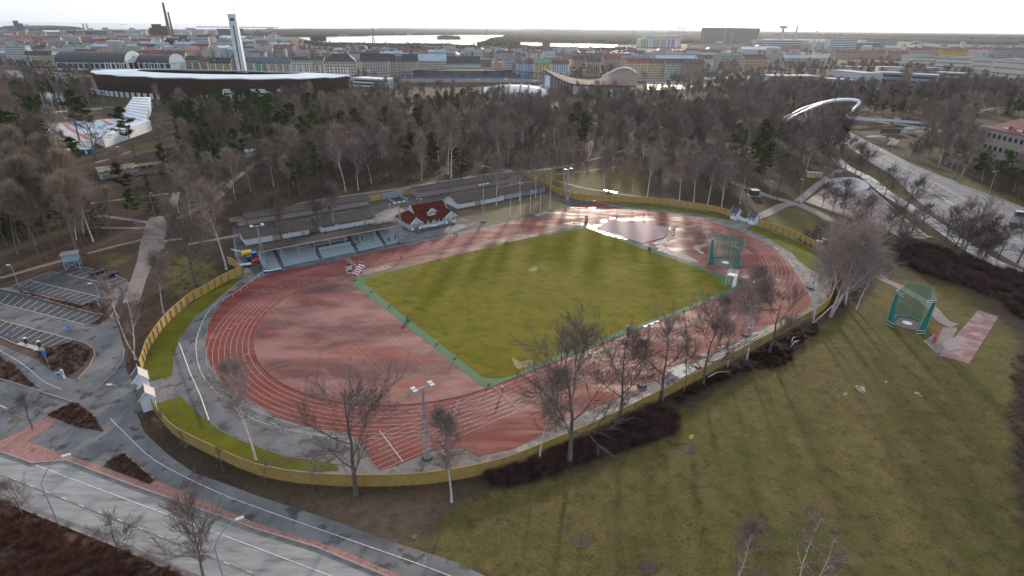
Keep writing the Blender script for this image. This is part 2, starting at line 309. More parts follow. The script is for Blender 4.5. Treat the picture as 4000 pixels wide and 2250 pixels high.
for x,y0,y1 in ((-41.3,-36.95,-46.8),(-66,-37,-46.9),(-22.5,-37,-46.8),(41.3,37,46.8),(-41.3,37,46.8),(-10,37,46.8),(20,-37,-46.8)): strip_mb(b,[K(x,y0)[:2],K(x,y1)[:2]],.12 if x==-66 else .075,.0635)
for k in range(8):
    for j in range(3): a=PI*.62+k*.045+j*.52; r_=36.95+1.22*k; c_,s_=math.cos(a),math.sin(a); strip_mb(b,[K(-41.3+r_*c_,r_*s_)[:2],K(-41.3+(r_+1.2)*c_,(r_+1.2)*s_)[:2]],.07,.0635)
    for j in range(3): a=-PI*.42+k*.04+j*.5; r_=36.95+1.22*k; c_,s_=math.cos(a),math.sin(a); strip_mb(b,[K(41.3+r_*c_,r_*s_)[:2],K(41.3+(r_+1.2)*c_,(r_+1.2)*s_)[:2]],.07,.0635)
    strip_mb(b,[K(-50-k*.9,-37-1.22*k)[:2],K(-50-k*.9,-38.1-1.22*k)[:2]],.07,.0635)
tag(b.build('lane_lines',WHITE),kind='structure')
b=MB()
def ovl(*p,w=.05): strip_mb(b,[G(*q)[:2] for q in p],w,.066)
def t12(x,y): return (644+x/4,724+y/4)
for seg in ([t12(165,215),t12(360,440)],[t12(440,535),t12(497,603)],[t12(553,112),t12(935,478)],[t12(530,130),t12(883,493)],[t12(820,60),t12(1195,402)],[t12(870,70),t12(1245,388)],[t12(1245,388),t12(1255,375),t12(1310,410),t12(1350,460)],[t12(1275,465),t12(1680,830),t12(1730,835),t12(1725,805),t12(1320,450)],[t12(960,567),t12(1240,850),t12(1275,862),t12(1300,855),t12(1295,825),t12(1010,548)],[t12(655,790),t12(950,1137)],[t12(100,825),t12(955,570),t12(1270,465),t12(1560,408)],[t12(40,745),t12(885,493),t12(1195,402),t12(1410,318)],[t12(1625,1190),t12(1640,1230),t12(1850,1448)],[(934,1093),(1000,1164)]): ovl(*seg)
tag(b.build('infield_lines',mat('faded_line',(.40,.28,.26),(.30,.17,.15),sc=2,coord='P')),kind='structure')
sheet('turf_border',[tuple(K(*q)[:2]) for q in ((-46.3,30.7),(-43.2,-37.0),(47.4,-36.6),(46.2,15),(43.6,31.2))],.075,TURF,world=True)
sheet('pitch_grass',[tuple(G(*p)[:2]) for p in ((914,709.5),(939,731),(1029,804),(1101,859),(1146,896),(1206,943),(1225,951),(1244,953),(1262,951),(1288,944.5),(1375,906),(1483,862),(1578,826),(1673,793),(1738,767),(1801,739),(1835,728),(1846,721),(1800,711),(1817,703),(1760,678),(1560,605),(1485,578.5),(1470,575.5),(1455,576),(1288,608),(1100,654),(930,697),(918,703))],.09,GRASS,world=True)
for nm,P in (('thin_grass_patch',[t12(2576,700),(1310,912),(1330,905),(1345,915),(1320,925),(1298,926)]),('thin_grass_patch',[(1328,680),(1345,671),(1352,676),(1348,682),(1335,683)])): sheet(nm,P,.10,mat('dry_grass',(.19,.15,.05),(.15,.13,.035),sc=1,coord='P'),smooth=3)
sheet('grass_strip',[(616,695),(580,724),(490,799),(450,854),(436,899),(434,944),(379,960),(358,935),(366,911),(386,863),(418,819),(461,778),(511,744),(560,709)],.055,LAWN)
sheet('grass_strip',[(385,1022),(397,1015),(450,998),(458,1001),(502,1042),(550,1082),(600,1106),(644,1124),(719,1149),(799,1159),(848,1172),(851,1183),(804,1187),(719,1179),(644,1164),(582,1142),(500,1110),(462,1085),(415,1052)],.055,LAWN)
sheet('grass_strip',[(1149,534),(1180,524),(1370,488),(1392,497),(1440,508),(1425,520),(1288,550),(1219,561),(1175,548)],.055,mat('lawn_worn',(.09,.06,.03),(.085,.08,.02),sc=.2,rough=.95,coord='P',c3=(.13,.085,.05),sc3=.5))
sheet('grass_strip',[(1515,508),(1620,512),(1748,528),(1838,548),(1845,556),(1800,548),(1700,532),(1610,523),(1563,519)],.055,LAWN)
sheet('grass_strip',[(1874,575),(1895,566),(1932,580),(1982,598),(2027,618),(2070,648),(2082,690),(2040,680),(2010,655),(1994,640),(1932,600)],.055,LAWN)
sheet('sand_pit',[t for t in ((904,681),(976,666),(990,674.5),(919,693))],.08,SANDM)
sheet('sand_pit',[(1373,575),(1418,564.5),(1433,570),(1388,580.5)],.08,SANDM)
sheet('landing_zone',[(1523,556),(1600,561),(1682,572),(1670,598),(1615.5,613),(1505.5,577)],.085,MATG)
tag(path('landing_zone_edge',[(1505.5,577),(1615.5,613),(1670,598),(1682,572)],.25,.07,flat('rail_dark',(.16,.12,.12)),sm=0,h=.12),kind='structure')
sheet('red_mat',[(1176,524),(1232,514),(1240,517),(1190,529)],.07,TRACK)
for P in ([(1418,560),(1440,557),(1470,563),(1490,573),(1550,590),(1580,601),(1572,603),(1530,593),(1490,579),(1462,568),(1440,563)],[(1490,568),(1503,566),(1506,571),(1492,573)],[(1511,556),(1523,554),(1527,558),(1515,561)],[(1534,549),(1546,548),(1548,551),(1536,552)],[(1555,550),(1600,553),(1602,556),(1558,553)],[(1640,612),(1668,603),(1685,588),(1690,570),(1706,566),(1712,569),(1700,575),(1697,592),(1680,608),(1655,617)],[(1650,618),(1665,616),(1690,632),(1715,636),(1740,650),(1757,659),(1740,658),(1700,646),(1665,634)],[(1770,592),(1795,587),(1800,596),(1780,600)],[(1745,620),(1775,612),(1782,618),(1760,628),(1772,637),(1765,639),(1748,628)],[(1835,617),(1857,620),(1862,628),(1845,624)],[(1480,522),(1497,520),(1500,524),(1486,527)],[(1865,695),(1880,694),(1883,698),(1872,701)],[(1955,700),(1960,706),(1958,712),(1952,706)],[(1947,620),(1960,628),(1954,630)],[(2372,864),(2400,850),(2420,878),(2410,880),(2390,885),(2377,877)],[(1545,482),(1524,477.5),(1518,478),(1535,483),(1552,486)],[(1845,660),(1815,661),(1822,665),(1838,665)]): sheet('puddle',P,.098,PUD,smooth=3)
# --- roads and yards outside
sheet('street_asphalt',[(-150,755),(-60,735),(27,722),(127,684.5),(147,687),(170,678),(210,673),(280,690),(330,712),(300,745),(285,790),(300,830),(313,880),(318,930),(340,974),(372,1024),(345,1040),(362,1086),(425,1146),(490,1191),(550,1211),(644,1246),(819,1303),(1019,1373),(1144,1413),(1219,1448),(1320,1490),(1050,1490),(969,1448),(794,1376),(644,1331),(337,1222),(167,1158),(82,1165),(0,1136),(-200,1060)],.02,ASPH)
sheet('main_road',[(-200,1066),(0,1137),(82,1166),(167,1159),(337,1223),(644,1332),(794,1377),(969,1449),(1060,1492),(560,1492),(462,1450),(282,1371),(62,1283),(0,1256),(-200,1180)],.035,ROADM)
sheet('block_paving',[(0,1136),(82,1165),(167,1158),(337,1222),(644,1331),(794,1376),(969,1448),(1060,1490),(1090,1488),(1000,1446),(850,1380),(644,1316),(550,1276),(390,1208),(377,1218),(260,1175),(175,1147),(67,1111),(112,1086),(150,1056),(120,1046),(50,1086),(0,1108),(-60,1130)],.05,BRICKP)
path('kerb',[(-60,1118),(0,1136),(82,1165),(167,1158),(337,1222),(644,1331),(794,1376),(969,1448),(1060,1490)],.3,.04,KERBM,sm=0,h=.13)
path('kerb',[(-60,1234),(0,1256),(62,1283),(282,1371),(462,1449),(560,1492)],.3,.04,KERBM,sm=0,h=.13)
SHRUBS=[[(182,1012),(120,1046),(192,1074),(260,1086),(250,1069),(225,1036),(200,1018)],[(310,1138.5),(390,1208),(377,1217),(260,1173)],[(0,848),(0,866),(95,906),(140,940),(195,956),(225,921),(239,894),(237,879),(215,864),(185,855),(128,882),(115,888),(40,868)],[(0,899),(35,919),(72,956),(100,979),(0,951),(-60,930),(-60,880)],[(50,731),(207,768),(250,753),(282,752),(288,782),(277,801),(250,819),(217,816),(262,794),(217,784),(57,739)],[(0,1266),(62,1293),(282,1382),(450,1450),(500,1490),(-120,1490),(-120,1230)]]
SOIL=mat('bed_soil',(.05,.03,.022),(.08,.05,.035),sc=.6,rough=.95,coord='P')
for P in SHRUBS: sheet('planting_bed',P,.055,SOIL)
for P in ([(-60,940),(0,953),(182,1011),(120,1046),(50,1086)],[(310,1138),(390,1208)],[(40,866),(0,848),(-40,835)],[(128,882),(185,855),(215,864),(237,879),(239,894),(225,921),(195,956)],[(-20,722),(57,739),(217,784),(262,794)],[(205,768),(250,752),(282,752),(288,782),(277,801),(250,819),(217,816)],[(207,768),(50,731)],[(312,879),(310,905),(287,940),(239,980)],[(27,722),(127,684.5),(147,687),(170,678),(210,673),(280,690),(318,706)]): path('kerb',P,.22,.04,KERBM,sm=0,h=.12)
for P,w in (([(0,1248),(62,1275),(282,1363),(462,1441),(560,1484)],.9),([(0,1143),(82,1171),(167,1164),(337,1228),(644,1338),(794,1383),(969,1455)],.8),([(0,1196),(100,1234),(252,1293),(405,1353),(570,1420),(640,1448)],.35)): path('gutter_stain',P,w,.039,mat('asphalt_stain',(.105,.10,.095),(.17,.165,.16),sc=.6,rough=.8,coord='P'),sm=0)
b=MB()
def ln(P,w=.15,z=.06,sm=0):
    q=[Vector(G(*p)[:2]) for p in P]
    if sm: q=cr(q,sm,False)
    strip_mb(b,q,w,z)
ln([(91,1171),(250,1231),(430,1298),(644,1378),(829,1448),(930,1490)])
for x,y in ((35,1205.5),(77,1222),(117.5,1238),(162,1255),(205.5,1273),(252,1290),(302,1309),(352.5,1329),(405,1350),(457,1371),(512,1394),(570,1417),(627,1439)): ln([(x-6,y-2.4),(x+6,y+2.4)],.14)
ln([(-30,840),(0,888-7),(40,905),(75,930),(110,960),(155,980)],.12,sm=4)
ln([(277,1053),(310,1086),(390,1158.5),(525,1228.5),(644,1276),(894,1363.5),(1044,1416),(1129,1448),(1240,1490)],.12,sm=4)
ln([(0,1020),(17,1028)],.2)
for P in ([(27,722),(127,684.5),(147,687),(170,678),(210,673),(280,690),(318,706),(262,745),(207,766),(57,737)],[(-60,735),(0,728),(57,740),(262,795),(250,819),(215,818),(0,764),(-60,748)],[(-60,790),(0,805),(185,855),(128,881),(40,864),(0,846),(-60,826)]): sheet('parking_bay_asphalt',P,.026,DARKA)
def stalls(A,Bp,oA,oB,n,both=False):
    ln([A,Bp],.13)
    for i in range(n+1):
        t=i/n; p=(A[0]+(Bp[0]-A[0])*t,A[1]+(Bp[1]-A[1])*t); o=(oA[0]+(oB[0]-oA[0])*t,oA[1]+(oB[1]-oA[1])*t)
        ln([p,(p[0]+o[0],p[1]+o[1])],.12)
stalls((170,691),(275,716),(37,-12),(40,-12),6)
stalls((77,706.5),(250,746.5),(-28,14),(-44,17),11)
stalls((0,763),(215,817),(24,-22),(42,-20),13)
stalls((0,805),(185,855),(-34,27),(-49,24),11)
tag(b.build('road_markings',WHITE),kind='structure')
sheet('concrete_pad',[(40,867),(52,861.5),(128,881),(115,889)],.16,mat('pale_concrete',(.36,.35,.34),(.30,.29,.28),sc=1,coord='P'))
for x,y in ((83,1133),(406,1158),(1010,1377),(1043,1350.5),(323,1034)):
    q=G(x,y); tag(MB().cyl(0,0,.0,.09,.42,14).build('manhole_cover',mat('rusty_iron',(.20,.10,.07),(.14,.08,.06),sc=3)),kind=None,label=None); o=bpy.data.objects['manhole_cover'] if x==83 else COL.objects[-1]; o.location=q
    tag(o,{83:'rusty manhole cover set in the red block paving',406:'rusty manhole cover in the grey bike path near the ochre fence',1010:'ring-shaped manhole cover in the asphalt path at the field edge',1043:'concrete manhole cover in the grass beside the path',323:'reddish manhole cover on the forecourt of the white gatehouses'}[x],'manhole cover')
# --- paths in the park
for P,w in (([(0,700),(62,682),(155,656)],2.2),([(220,638),(300,617),(375,599)],2.2),([(393,545),(392,569),(382,615),(368,655),(350,700),(330,760)],[4,7,7,5,4,4]),([(232,573),(370,574)],2),([(250,542),(390,562)],2.2),([(225,512),(320,500),(425,487)],2.5),([(425,545),(437,507),(445,480)],3),([(450,550),(503,522),(550,497),(600,442),(644,412),(700,380)],3),([(475,615),(600,592)],2.5),([(404,627),(415,607),(460,601)],2),([(600,560),(760,512),(894,490),(1031,472),(1150,452),(1275,432),(1310,434)],3),([(1144,407),(1288,430)],2.4),([(1310,434),(1400,422),(1463,409),(1480,385),(1490,355)],3.2),([(1463,409),(1525,392),(1570,378)],2.2),([(1400,439),(1463,432),(1563,419)],1.8),([(1395,454),(1463,472),(1545,486),(1620,497)],2),([(1838,457),(1908,484),(1935,494),(1970,504),(2007,514)],4),([(2007,508),(2072,454),(2117,427)],3.4),([(2000,512),(1970,517),(1932,536),(1900,548)],4.5),([(2000,510),(2072,545),(2130,580),(2200,685),(2262,722),(2332,764),(2370,806),(2402,821)],[5,4,3,3,3,4]),([(2000,345),(1900,300),(1840,270)],5),([(1380,290),(1450,300),(1500,312)],4),([(110,285),(250,270),(330,273)],4),([(240,410),(300,392),(330,380)],3),([(640,262),(700,270)],4),([(1840,385),(1870,380),(1890,370)],9),([(2450,290),(2475,277),(2530,270),(2576,272)],5),([(2290,330),(2380,330),(2460,318),(2576,322)],6)): _z=globals().get('_z',.030)+.003; path('footpath',P,w,_z,PATHM)
for P,w in (([(2100,395),(2132,422),(2182,447),(2232,487),(2320,542),(2407,602),(2482,650),(2600,700)],5.5),): path('cycle_path',P,w,.05,mat('asphalt_damp',(.13,.125,.13),(.19,.18,.185),sc=.3,rough=.5,coord='P',wet=(.3,.42,.56,.15),c3=(.09,.085,.09),sc3=.5))
sheet('highway',[(1870,268),(1947,285),(2019,300),(2072,308),(2107,322),(2147,337),(2192,360),(2307,418),(2432,468),(2576,522),(2700,570),(2700,740),(2576,675),(2432,590),(2377,556),(2307,504),(2242,439),(2190,409),(2127,364),(2060,332),(1990,305),(1900,282)],.055,HWM)
path('highway_verge',[(2192,375),(2260,418),(2330,450),(2420,500),(2500,545),(2576,585)],1.6,.06,KERBM,sm=4,h=.15)
path('junction_road',[(2040,300),(2150,300),(2300,318),(2420,340),(2500,345)],9,.05,HWM,sm=4)
path('junction_road',[(2180,345),(2215,342),(2250,352),(2240,365)],5,.05,HWM,sm=4)
b=MB()
ln([(2172,352),(2307,426),(2432,478),(2576,533)],.2,.075)
ln([(2150,362),(2260,437),(2400,520),(2576,612)],.2,.075)
for s_,e_,n in (((2170,370),(2576,590),34),((2160,378),(2500,600),26),((2190,365),(2576,560),34)):
    for i in range(n):
        t=i/n; p=(s_[0]+(e_[0]-s_[0])*t,s_[1]+(e_[1]-s_[1])*t-22*math.sin(PI*t)*.2); ln([p,(p[0]+4,p[1]+2.3)],.16,.075)
for i in range(26): x,y=2335+i*3.6,479+i*2.15; ln([(x,y),(x+4.2,y-1.6)],.55,.075)
tag(b.build('highway_markings',WHITE),kind='structure')
# skate park and right-hand field details
sheet('skate_plaza',[(2025,508),(2080,470),(2160,475),(2200,482),(2230,512),(2330,590),(2345,600),(2270,600),(2190,560),(2130,540)],.055,mat('skate_paving',(.27,.19,.17),(.22,.15,.135),sc=.4,rough=.75,coord='P',c3=(.32,.30,.28),sc3=.15,lo3=.52,hi3=.62))
sheet('skate_bowl',[(2073,462),(2090,450),(2130,446),(2160,450),(2180,459),(2187,472),(2165,479),(2110,474)],.10,mat('skate_concrete',(.34,.36,.38),(.27,.29,.31),sc=.3,rough=.5,coord='P'),smooth=4)
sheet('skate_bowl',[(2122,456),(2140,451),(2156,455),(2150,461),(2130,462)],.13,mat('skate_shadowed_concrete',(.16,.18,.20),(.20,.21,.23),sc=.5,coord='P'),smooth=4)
sheet('skate_bowl',[(2080,460),(2100,455),(2112,462),(2098,466)],.13,mat('skate_tone',(.25,.27,.30),(.22,.24,.26),sc=.5,coord='P'),smooth=4)
def t32(x,y): return (1932+x/4,724+y/4)
sheet('throwing_runway',[t32(2110,230),t32(2320,290),t32(2025,765),t32(1720,680)],.05,mat('runway_rubber',(.17,.055,.046),(.13,.045,.04),sc=.3,rough=.5,coord='P',c3=(.33,.20,.19),sc3=.25,wet=(.2,.42,.6,.2)))
sheet('worn_path_patch',[t32(1560,540),t32(1760,400),t32(1900,400),t32(1900,430),t32(1760,660),t32(1700,660)],.045,PATHM)
sheet('red_rubber_patch',[t32(1640,560),t32(1700,410),t32(1760,400),t32(1680,560)],.06,TRACK)
for P in ([(880,990),(930,985),(975,1000),(985,1045),(935,1055),(895,1020)],[(690,1085),(730,1080),(700,1110)],[(755,1060),(795,1045),(800,1075),(765,1085)],[(1165,940),(1195,935),(1200,960),(1175,962)],[(1465,1055),(1510,1050),(1560,1100),(1520,1098)],[(1290,920),(1320,925),(1330,940),(1300,935)],[(650,1020),(690,1015),(680,1030)]): sheet('meadow_puddle',[t32(*p) for p in P],.04,mat('thin_ice_grass',(.095,.075,.022),(.24,.25,.25),sc=1.1,lo=.5,hi=.62,rough=.8,r2=.35,coord='P'),smooth=4)
for x,y in ((1460,1363),(1630,1426),(1734,1132)): q=G(x,y); sheet('mulch_ring',[(q.x+1.3*math.cos(a*.6)*(1+.2*math.sin(a*3)),q.y+1.1*math.sin(a*.6)) for a in range(11)],.04,SOIL,world=True,smooth=2)
# ------------------------------------------------------------ trees
rng=random.Random(11)
BIRCH=mat('birch_bark',(.62,.57,.55),(.42,.38,.36),sc=1.5,rough=.8,c3=(.06,.05,.045),sc3=2.2,lo3=.56,hi3=.62,rnd=.15,stretch=((1,1,2.2),0))
GREYB=mat('grey_bark',(.16,.135,.12),(.09,.075,.065),sc=1.5,rough=.9,rnd=.3)
DARKB=mat('dark_bark',(.13,.11,.098),(.065,.055,.05),sc=1.5,rough=.9,rnd=.25)
PINEB=mat('pine_bark',(.20,.10,.06),(.10,.06,.045),sc=1.2,rough=.9,rnd=.2)
TWIGB=mat('birch_twigs',(.180,.127,.115),(.235,.172,.152),sc=.6,rough=.95,spec=.1,rnd=.25)
TWIGG=mat('grey_twigs',(.20,.158,.122),(.26,.21,.165),sc=.6,rough=.95,spec=.1,rnd=.25)
TWIGD=mat('dark_twigs',(.125,.096,.084),(.17,.13,.115),sc=.6,rough=.95,spec=.1,rnd=.25)
NEED=mat('pine_needles',(.026,.046,.012),(.062,.090,.022),sc=.7,rough=.9,spec=.1,rnd=.25)
SPRN=mat('spruce_needles',(.020,.036,.010),(.044,.064,.016),sc=.7,rough=.9,spec=.1,rnd=.25)
def rv(r,s=1.): return Vector((r.gauss(0,s),r.gauss(0,s),r.gauss(0,s)))
def perp(d,r):
    v=rv(r); v=v-d*v.dot(d); return v.normalized()
def bare_tree(H,r,style='birch',twk=1.0,tw_w=.03,stems=1):
    """tapered trunk and limbs in one mesh, fine twigs in another"""
    T=MB(); C=MB(); limbs=[]
    cfg=dict(birch=dict(c0=.34,n=18,ang=(.32,.6),len=.25,rise=.5,droop=-.12,sp=.011),
             aspen=dict(c0=.45,n=14,ang=(.25,.5),len=.20,rise=.6,droop=.35,sp=.009),
             oak=dict(c0=.20,n=12,ang=(.7,1.15),len=.42,rise=.25,droop=.1,sp=.020),
             lime=dict(c0=.18,n=14,ang=(.45,.8),len=.42,rise=.45,droop=.3,sp=.018),
             thin=dict(c0=.30,n=9,ang=(.4,.7),len=.16,rise=.4,droop=.3,sp=.009))[style]
    for st in range(stems):
        lean=Vector((r.gauss(0,.05),r.gauss(0,.05),1)) if stems==1 else Vector((r.gauss(0,.20),r.gauss(0,.20),1))
        p=Vector((r.gauss(0,.3),r.gauss(0,.3),0)) if stems>1 else Vector((0,0,0)); d=lean.normalized(); pts=[p.copy()]; seg=9; h=H*(1 if st==0 else r.uniform(.75,.95))
        for i in range(seg):
            d=(d+rv(r,.05)+Vector((0,0,.04))).normalized(); p=p+d*h/seg*(1.0); pts.append(p.copy())
        R=H*cfg['sp']*(1 if stems==1 else .75); rs=[R*(1.15-.15*min(i,1))*(1-.93*(i/seg)**1.1) for i in range(seg+1)]; rs[0]=R*1.35
        T.tube(pts,rs,6)
        for k in range(cfg['n']):
            t=cfg['c0']+(1-cfg['c0'])*(k+r.random()*.8)/cfg['n']*.97; f=t*seg; i=min(int(f),seg-1); q=pts[i].lerp(pts[i+1],f-i)
            d0=(pts[i+1]-pts[i]).normalized(); a=r.uniform(*cfg['ang']); pr=perp(d0,r); pr.z=0; pr.normalize()
            dd=(d0*math.cos(a)+pr*math.sin(a)).normalized()
            u=(t-cfg['c0'])/(1-cfg['c0']); shape=(math.sin(PI*min(1,.18+u*.82))**.7)
            ln_=H*cfg['len']*shape*r.uniform(.75,1.2); limbs.append((q,dd,ln_,R*(1-.9*t)*.55,1))
        limbs.append((pts[-2],(pts[-1]-pts[-2]).normalized(),H*.1,.02,1))
    twigs=[]
    while limbs:
        q,d,ln_,rad,lev=limbs.pop()
        n=4 if lev==1 else 3; pts=[q]; dd=d
        for i in range(n):
            dd=(dd+rv(r,.13)+Vector((0,0,cfg['rise']*.22 if lev==1 else .05))).normalized(); pts.append(pts[-1]+dd*ln_/n)
        T.tube(pts,[max(.009,rad*(1-.8*i/n)) for i in range(n+1)],4 if lev==1 else 3,cap=False)
        if lev<3:
            m=(7,5)[lev-1] if style!='thin' else (4,2)[lev-1]
            for k in range(m):
                t=.25+.75*(k+r.random())/m; f=t*n; i=min(int(f),n-1); qq=pts[i].lerp(pts[i+1],f-i)
                a=r.uniform(.35,.8); d0=(pts[i+1]-pts[i]).normalized(); limbs.append((qq,(d0*math.cos(a)+perp(d0,r)*math.sin(a)).normalized(),ln_*r.uniform(.45,.75),rad*.38,lev+1))
        if lev>=2: twigs.append((pts,ln_))
    tl_=sum(q[1] for q in twigs)
    for pts,ln_ in twigs:
        for k in range(int(6500*twk*ln_/tl_+.5)):
            f=r.random()*(len(pts)-1); i=int(f); q=pts[i].lerp(pts[i+1],f-i); d0=(pts[i+1]-pts[i]).normalized()
            a=r.uniform(.15,.8); e=(d0*math.cos(a)+perp(d0,r)*math.sin(a)+Vector((0,0,cfg['droop'])) ).normalized()
            l_=H*r.uniform(.035,.10); w=perp(e,r)*tw_w; C.add([q-w,q+w,q+e*l_],[(0,1,2)])
    return T,C
def needles(C,q,size,n,r,flat_=.5,blade=.34):
    for _ in range(n):
        o=Vector((r.gauss(0,1),r.gauss(0,1),r.gauss(0,flat_)))*size*.55; p=q+o
        a=rv(r).normalized()*blade*r.uniform(.6,1.3); b_=perp(a.normalized(),r)*blade*.42; C.add([p-a,p+a*.6-b_,p+a*.6+b_],[(0,1,2)])
def pine(H,r,kb=1.):
    T=MB();C=MB(); p=Vector((0,0,0)); d=Vector((r.gauss(0,.05),r.gauss(0,.05),1)).normalized(); pts=[p]
    for i in range(8): d=(d+rv(r,.05)).normalized(); pts.append(pts[-1]+d*H/8)
    T.tube(pts,[H*.017*(1-.85*i/8) for i in range(9)],6)
    c0=r.uniform(.38,.5)
    for k in range(20):
        t=c0+(1-c0)*(k+.5)/20; f=t*8; i=min(int(f),7); q=pts[i].lerp(pts[i+1],f-i); a=r.uniform(0,2*PI); u=(t-c0)/(1-c0)
        L_=H*(.20*math.sin(PI*(.25+.72*u)))*r.uniform(.65,1.25); e=Vector((math.cos(a),math.sin(a),.15+.5*u)).normalized()
        q2=q+e*L_; T.tube([q,q+e*L_*.5+Vector((0,0,.1)),q2],[H*.004,.05,.02],3,cap=False)
        for s_ in (.5,.75,1.0): needles(C,q+e*L_*s_+rv(r,.25),H*.05*r.uniform(.8,1.25),int(52*kb),r,.40)
    needles(C,pts[-1],H*.055,int(80*kb),r)
    return T,C
def spruce(H,r,kb=1.):
    T=MB();C=MB(); T.tube([(0,0,0),(0,0,H*.5),(0,0,H)],[H*.016,H*.01,.02],6)
    n=24
    for k in range(n):
        z=H*(.10+.88*k/n); R=H*.19*(1-k/n)**.85*r.uniform(.85,1.1)+.15
        for j in range(max(4,int(10*(1-k/n)))):
            a=r.uniform(0,2*PI)
            for s_ in (.45,.8,1.): needles(C,Vector((math.cos(a)*R*s_,math.sin(a)*R*s_,z-R*s_*.35+.2)),.40+.012*H,int(5*kb),r,.3,.32)
    return T,C
SPEC={'birch':('birch_tree',BIRCH,TWIGB),'aspen':('aspen_tree',GREYB,TWIGG),'oak':('bare_tree',DARKB,TWIGD),'lime':('bare_tree',GREYB,TWIGD),'thin':('young_tree',GREYB,TWIGG),'pine':('pine_tree',PINEB,NEED),'spruce':('spruce_tree',DARKB,SPRN)}
PROTO={}
def mkproto(sp,key,T,C,H):
    nm,bk,tw=SPEC[sp]
    def me(b,n,m_):
        x=bpy.data.meshes.new(n); x.from_pydata(b.v,[],b.f); x.materials.append(m_); x.update(); return x
    PROTO.setdefault(sp+key,[]).append((me(T,'trunk',bk),me(C,'crown',tw),H,nm))
for s_ in range(4): mkproto('birch','',*bare_tree(20,rng,'birch',1.0,.020),20)
for s_ in range(2): mkproto('birch','_near',*bare_tree(18,rng,'birch',1.3,.012),18)
for s_ in range(2): mkproto('birch','_multi',*bare_tree(20,rng,'birch',1.5,.015,stems=3),20)
for s_ in range(2): mkproto('birch','_sparse',*bare_tree(14,rng,'thin',.7,.006,stems=1+s_),14)
for s_ in range(3): mkproto('aspen','',*bare_tree(22,rng,'aspen',.8,.020),22)
for s_ in range(3): mkproto('oak','',*bare_tree(17,rng,'oak',1.3,.017),17)
for s_ in range(2): mkproto('lime','',*bare_tree(14,rng,'lime',1.4,.016),14)
for s_ in range(2): mkproto('thin','',*bare_tree(7,rng,'thin',.35,.007),7)
for s_ in range(3): mkproto('pine','',*pine(17,rng),17)
for s_ in range(2): mkproto('spruce','',*spruce(20,rng),20)
NTREE=0
def tree(sp,loc,H,label,group=None,i=None,rz=None,lean=None,cat='tree'):
    global NTREE
    pr=PROTO[sp]; i=rng.randrange(len(pr)) if i is None else i%len(pr); t,c,h,nm=pr[i]
    o=thing(nm,label,cat,loc,rng.uniform(0,6.28) if rz is None else rz,group,H/h)
    if lean: o.rotation_euler=(lean[1],lean[0],o.rotation_euler[2])
    for n_,me in (('trunk',t),('crown',c)):
        q=bpy.data.objects.new(n_,me); COL.objects.link(q); q.parent=o
    NTREE+=1; return o
def ptree(sp,b,topy,label,group=None,**k):
    w=G(*b); return tree(sp,w,HT(w,topy),label,group,**k)
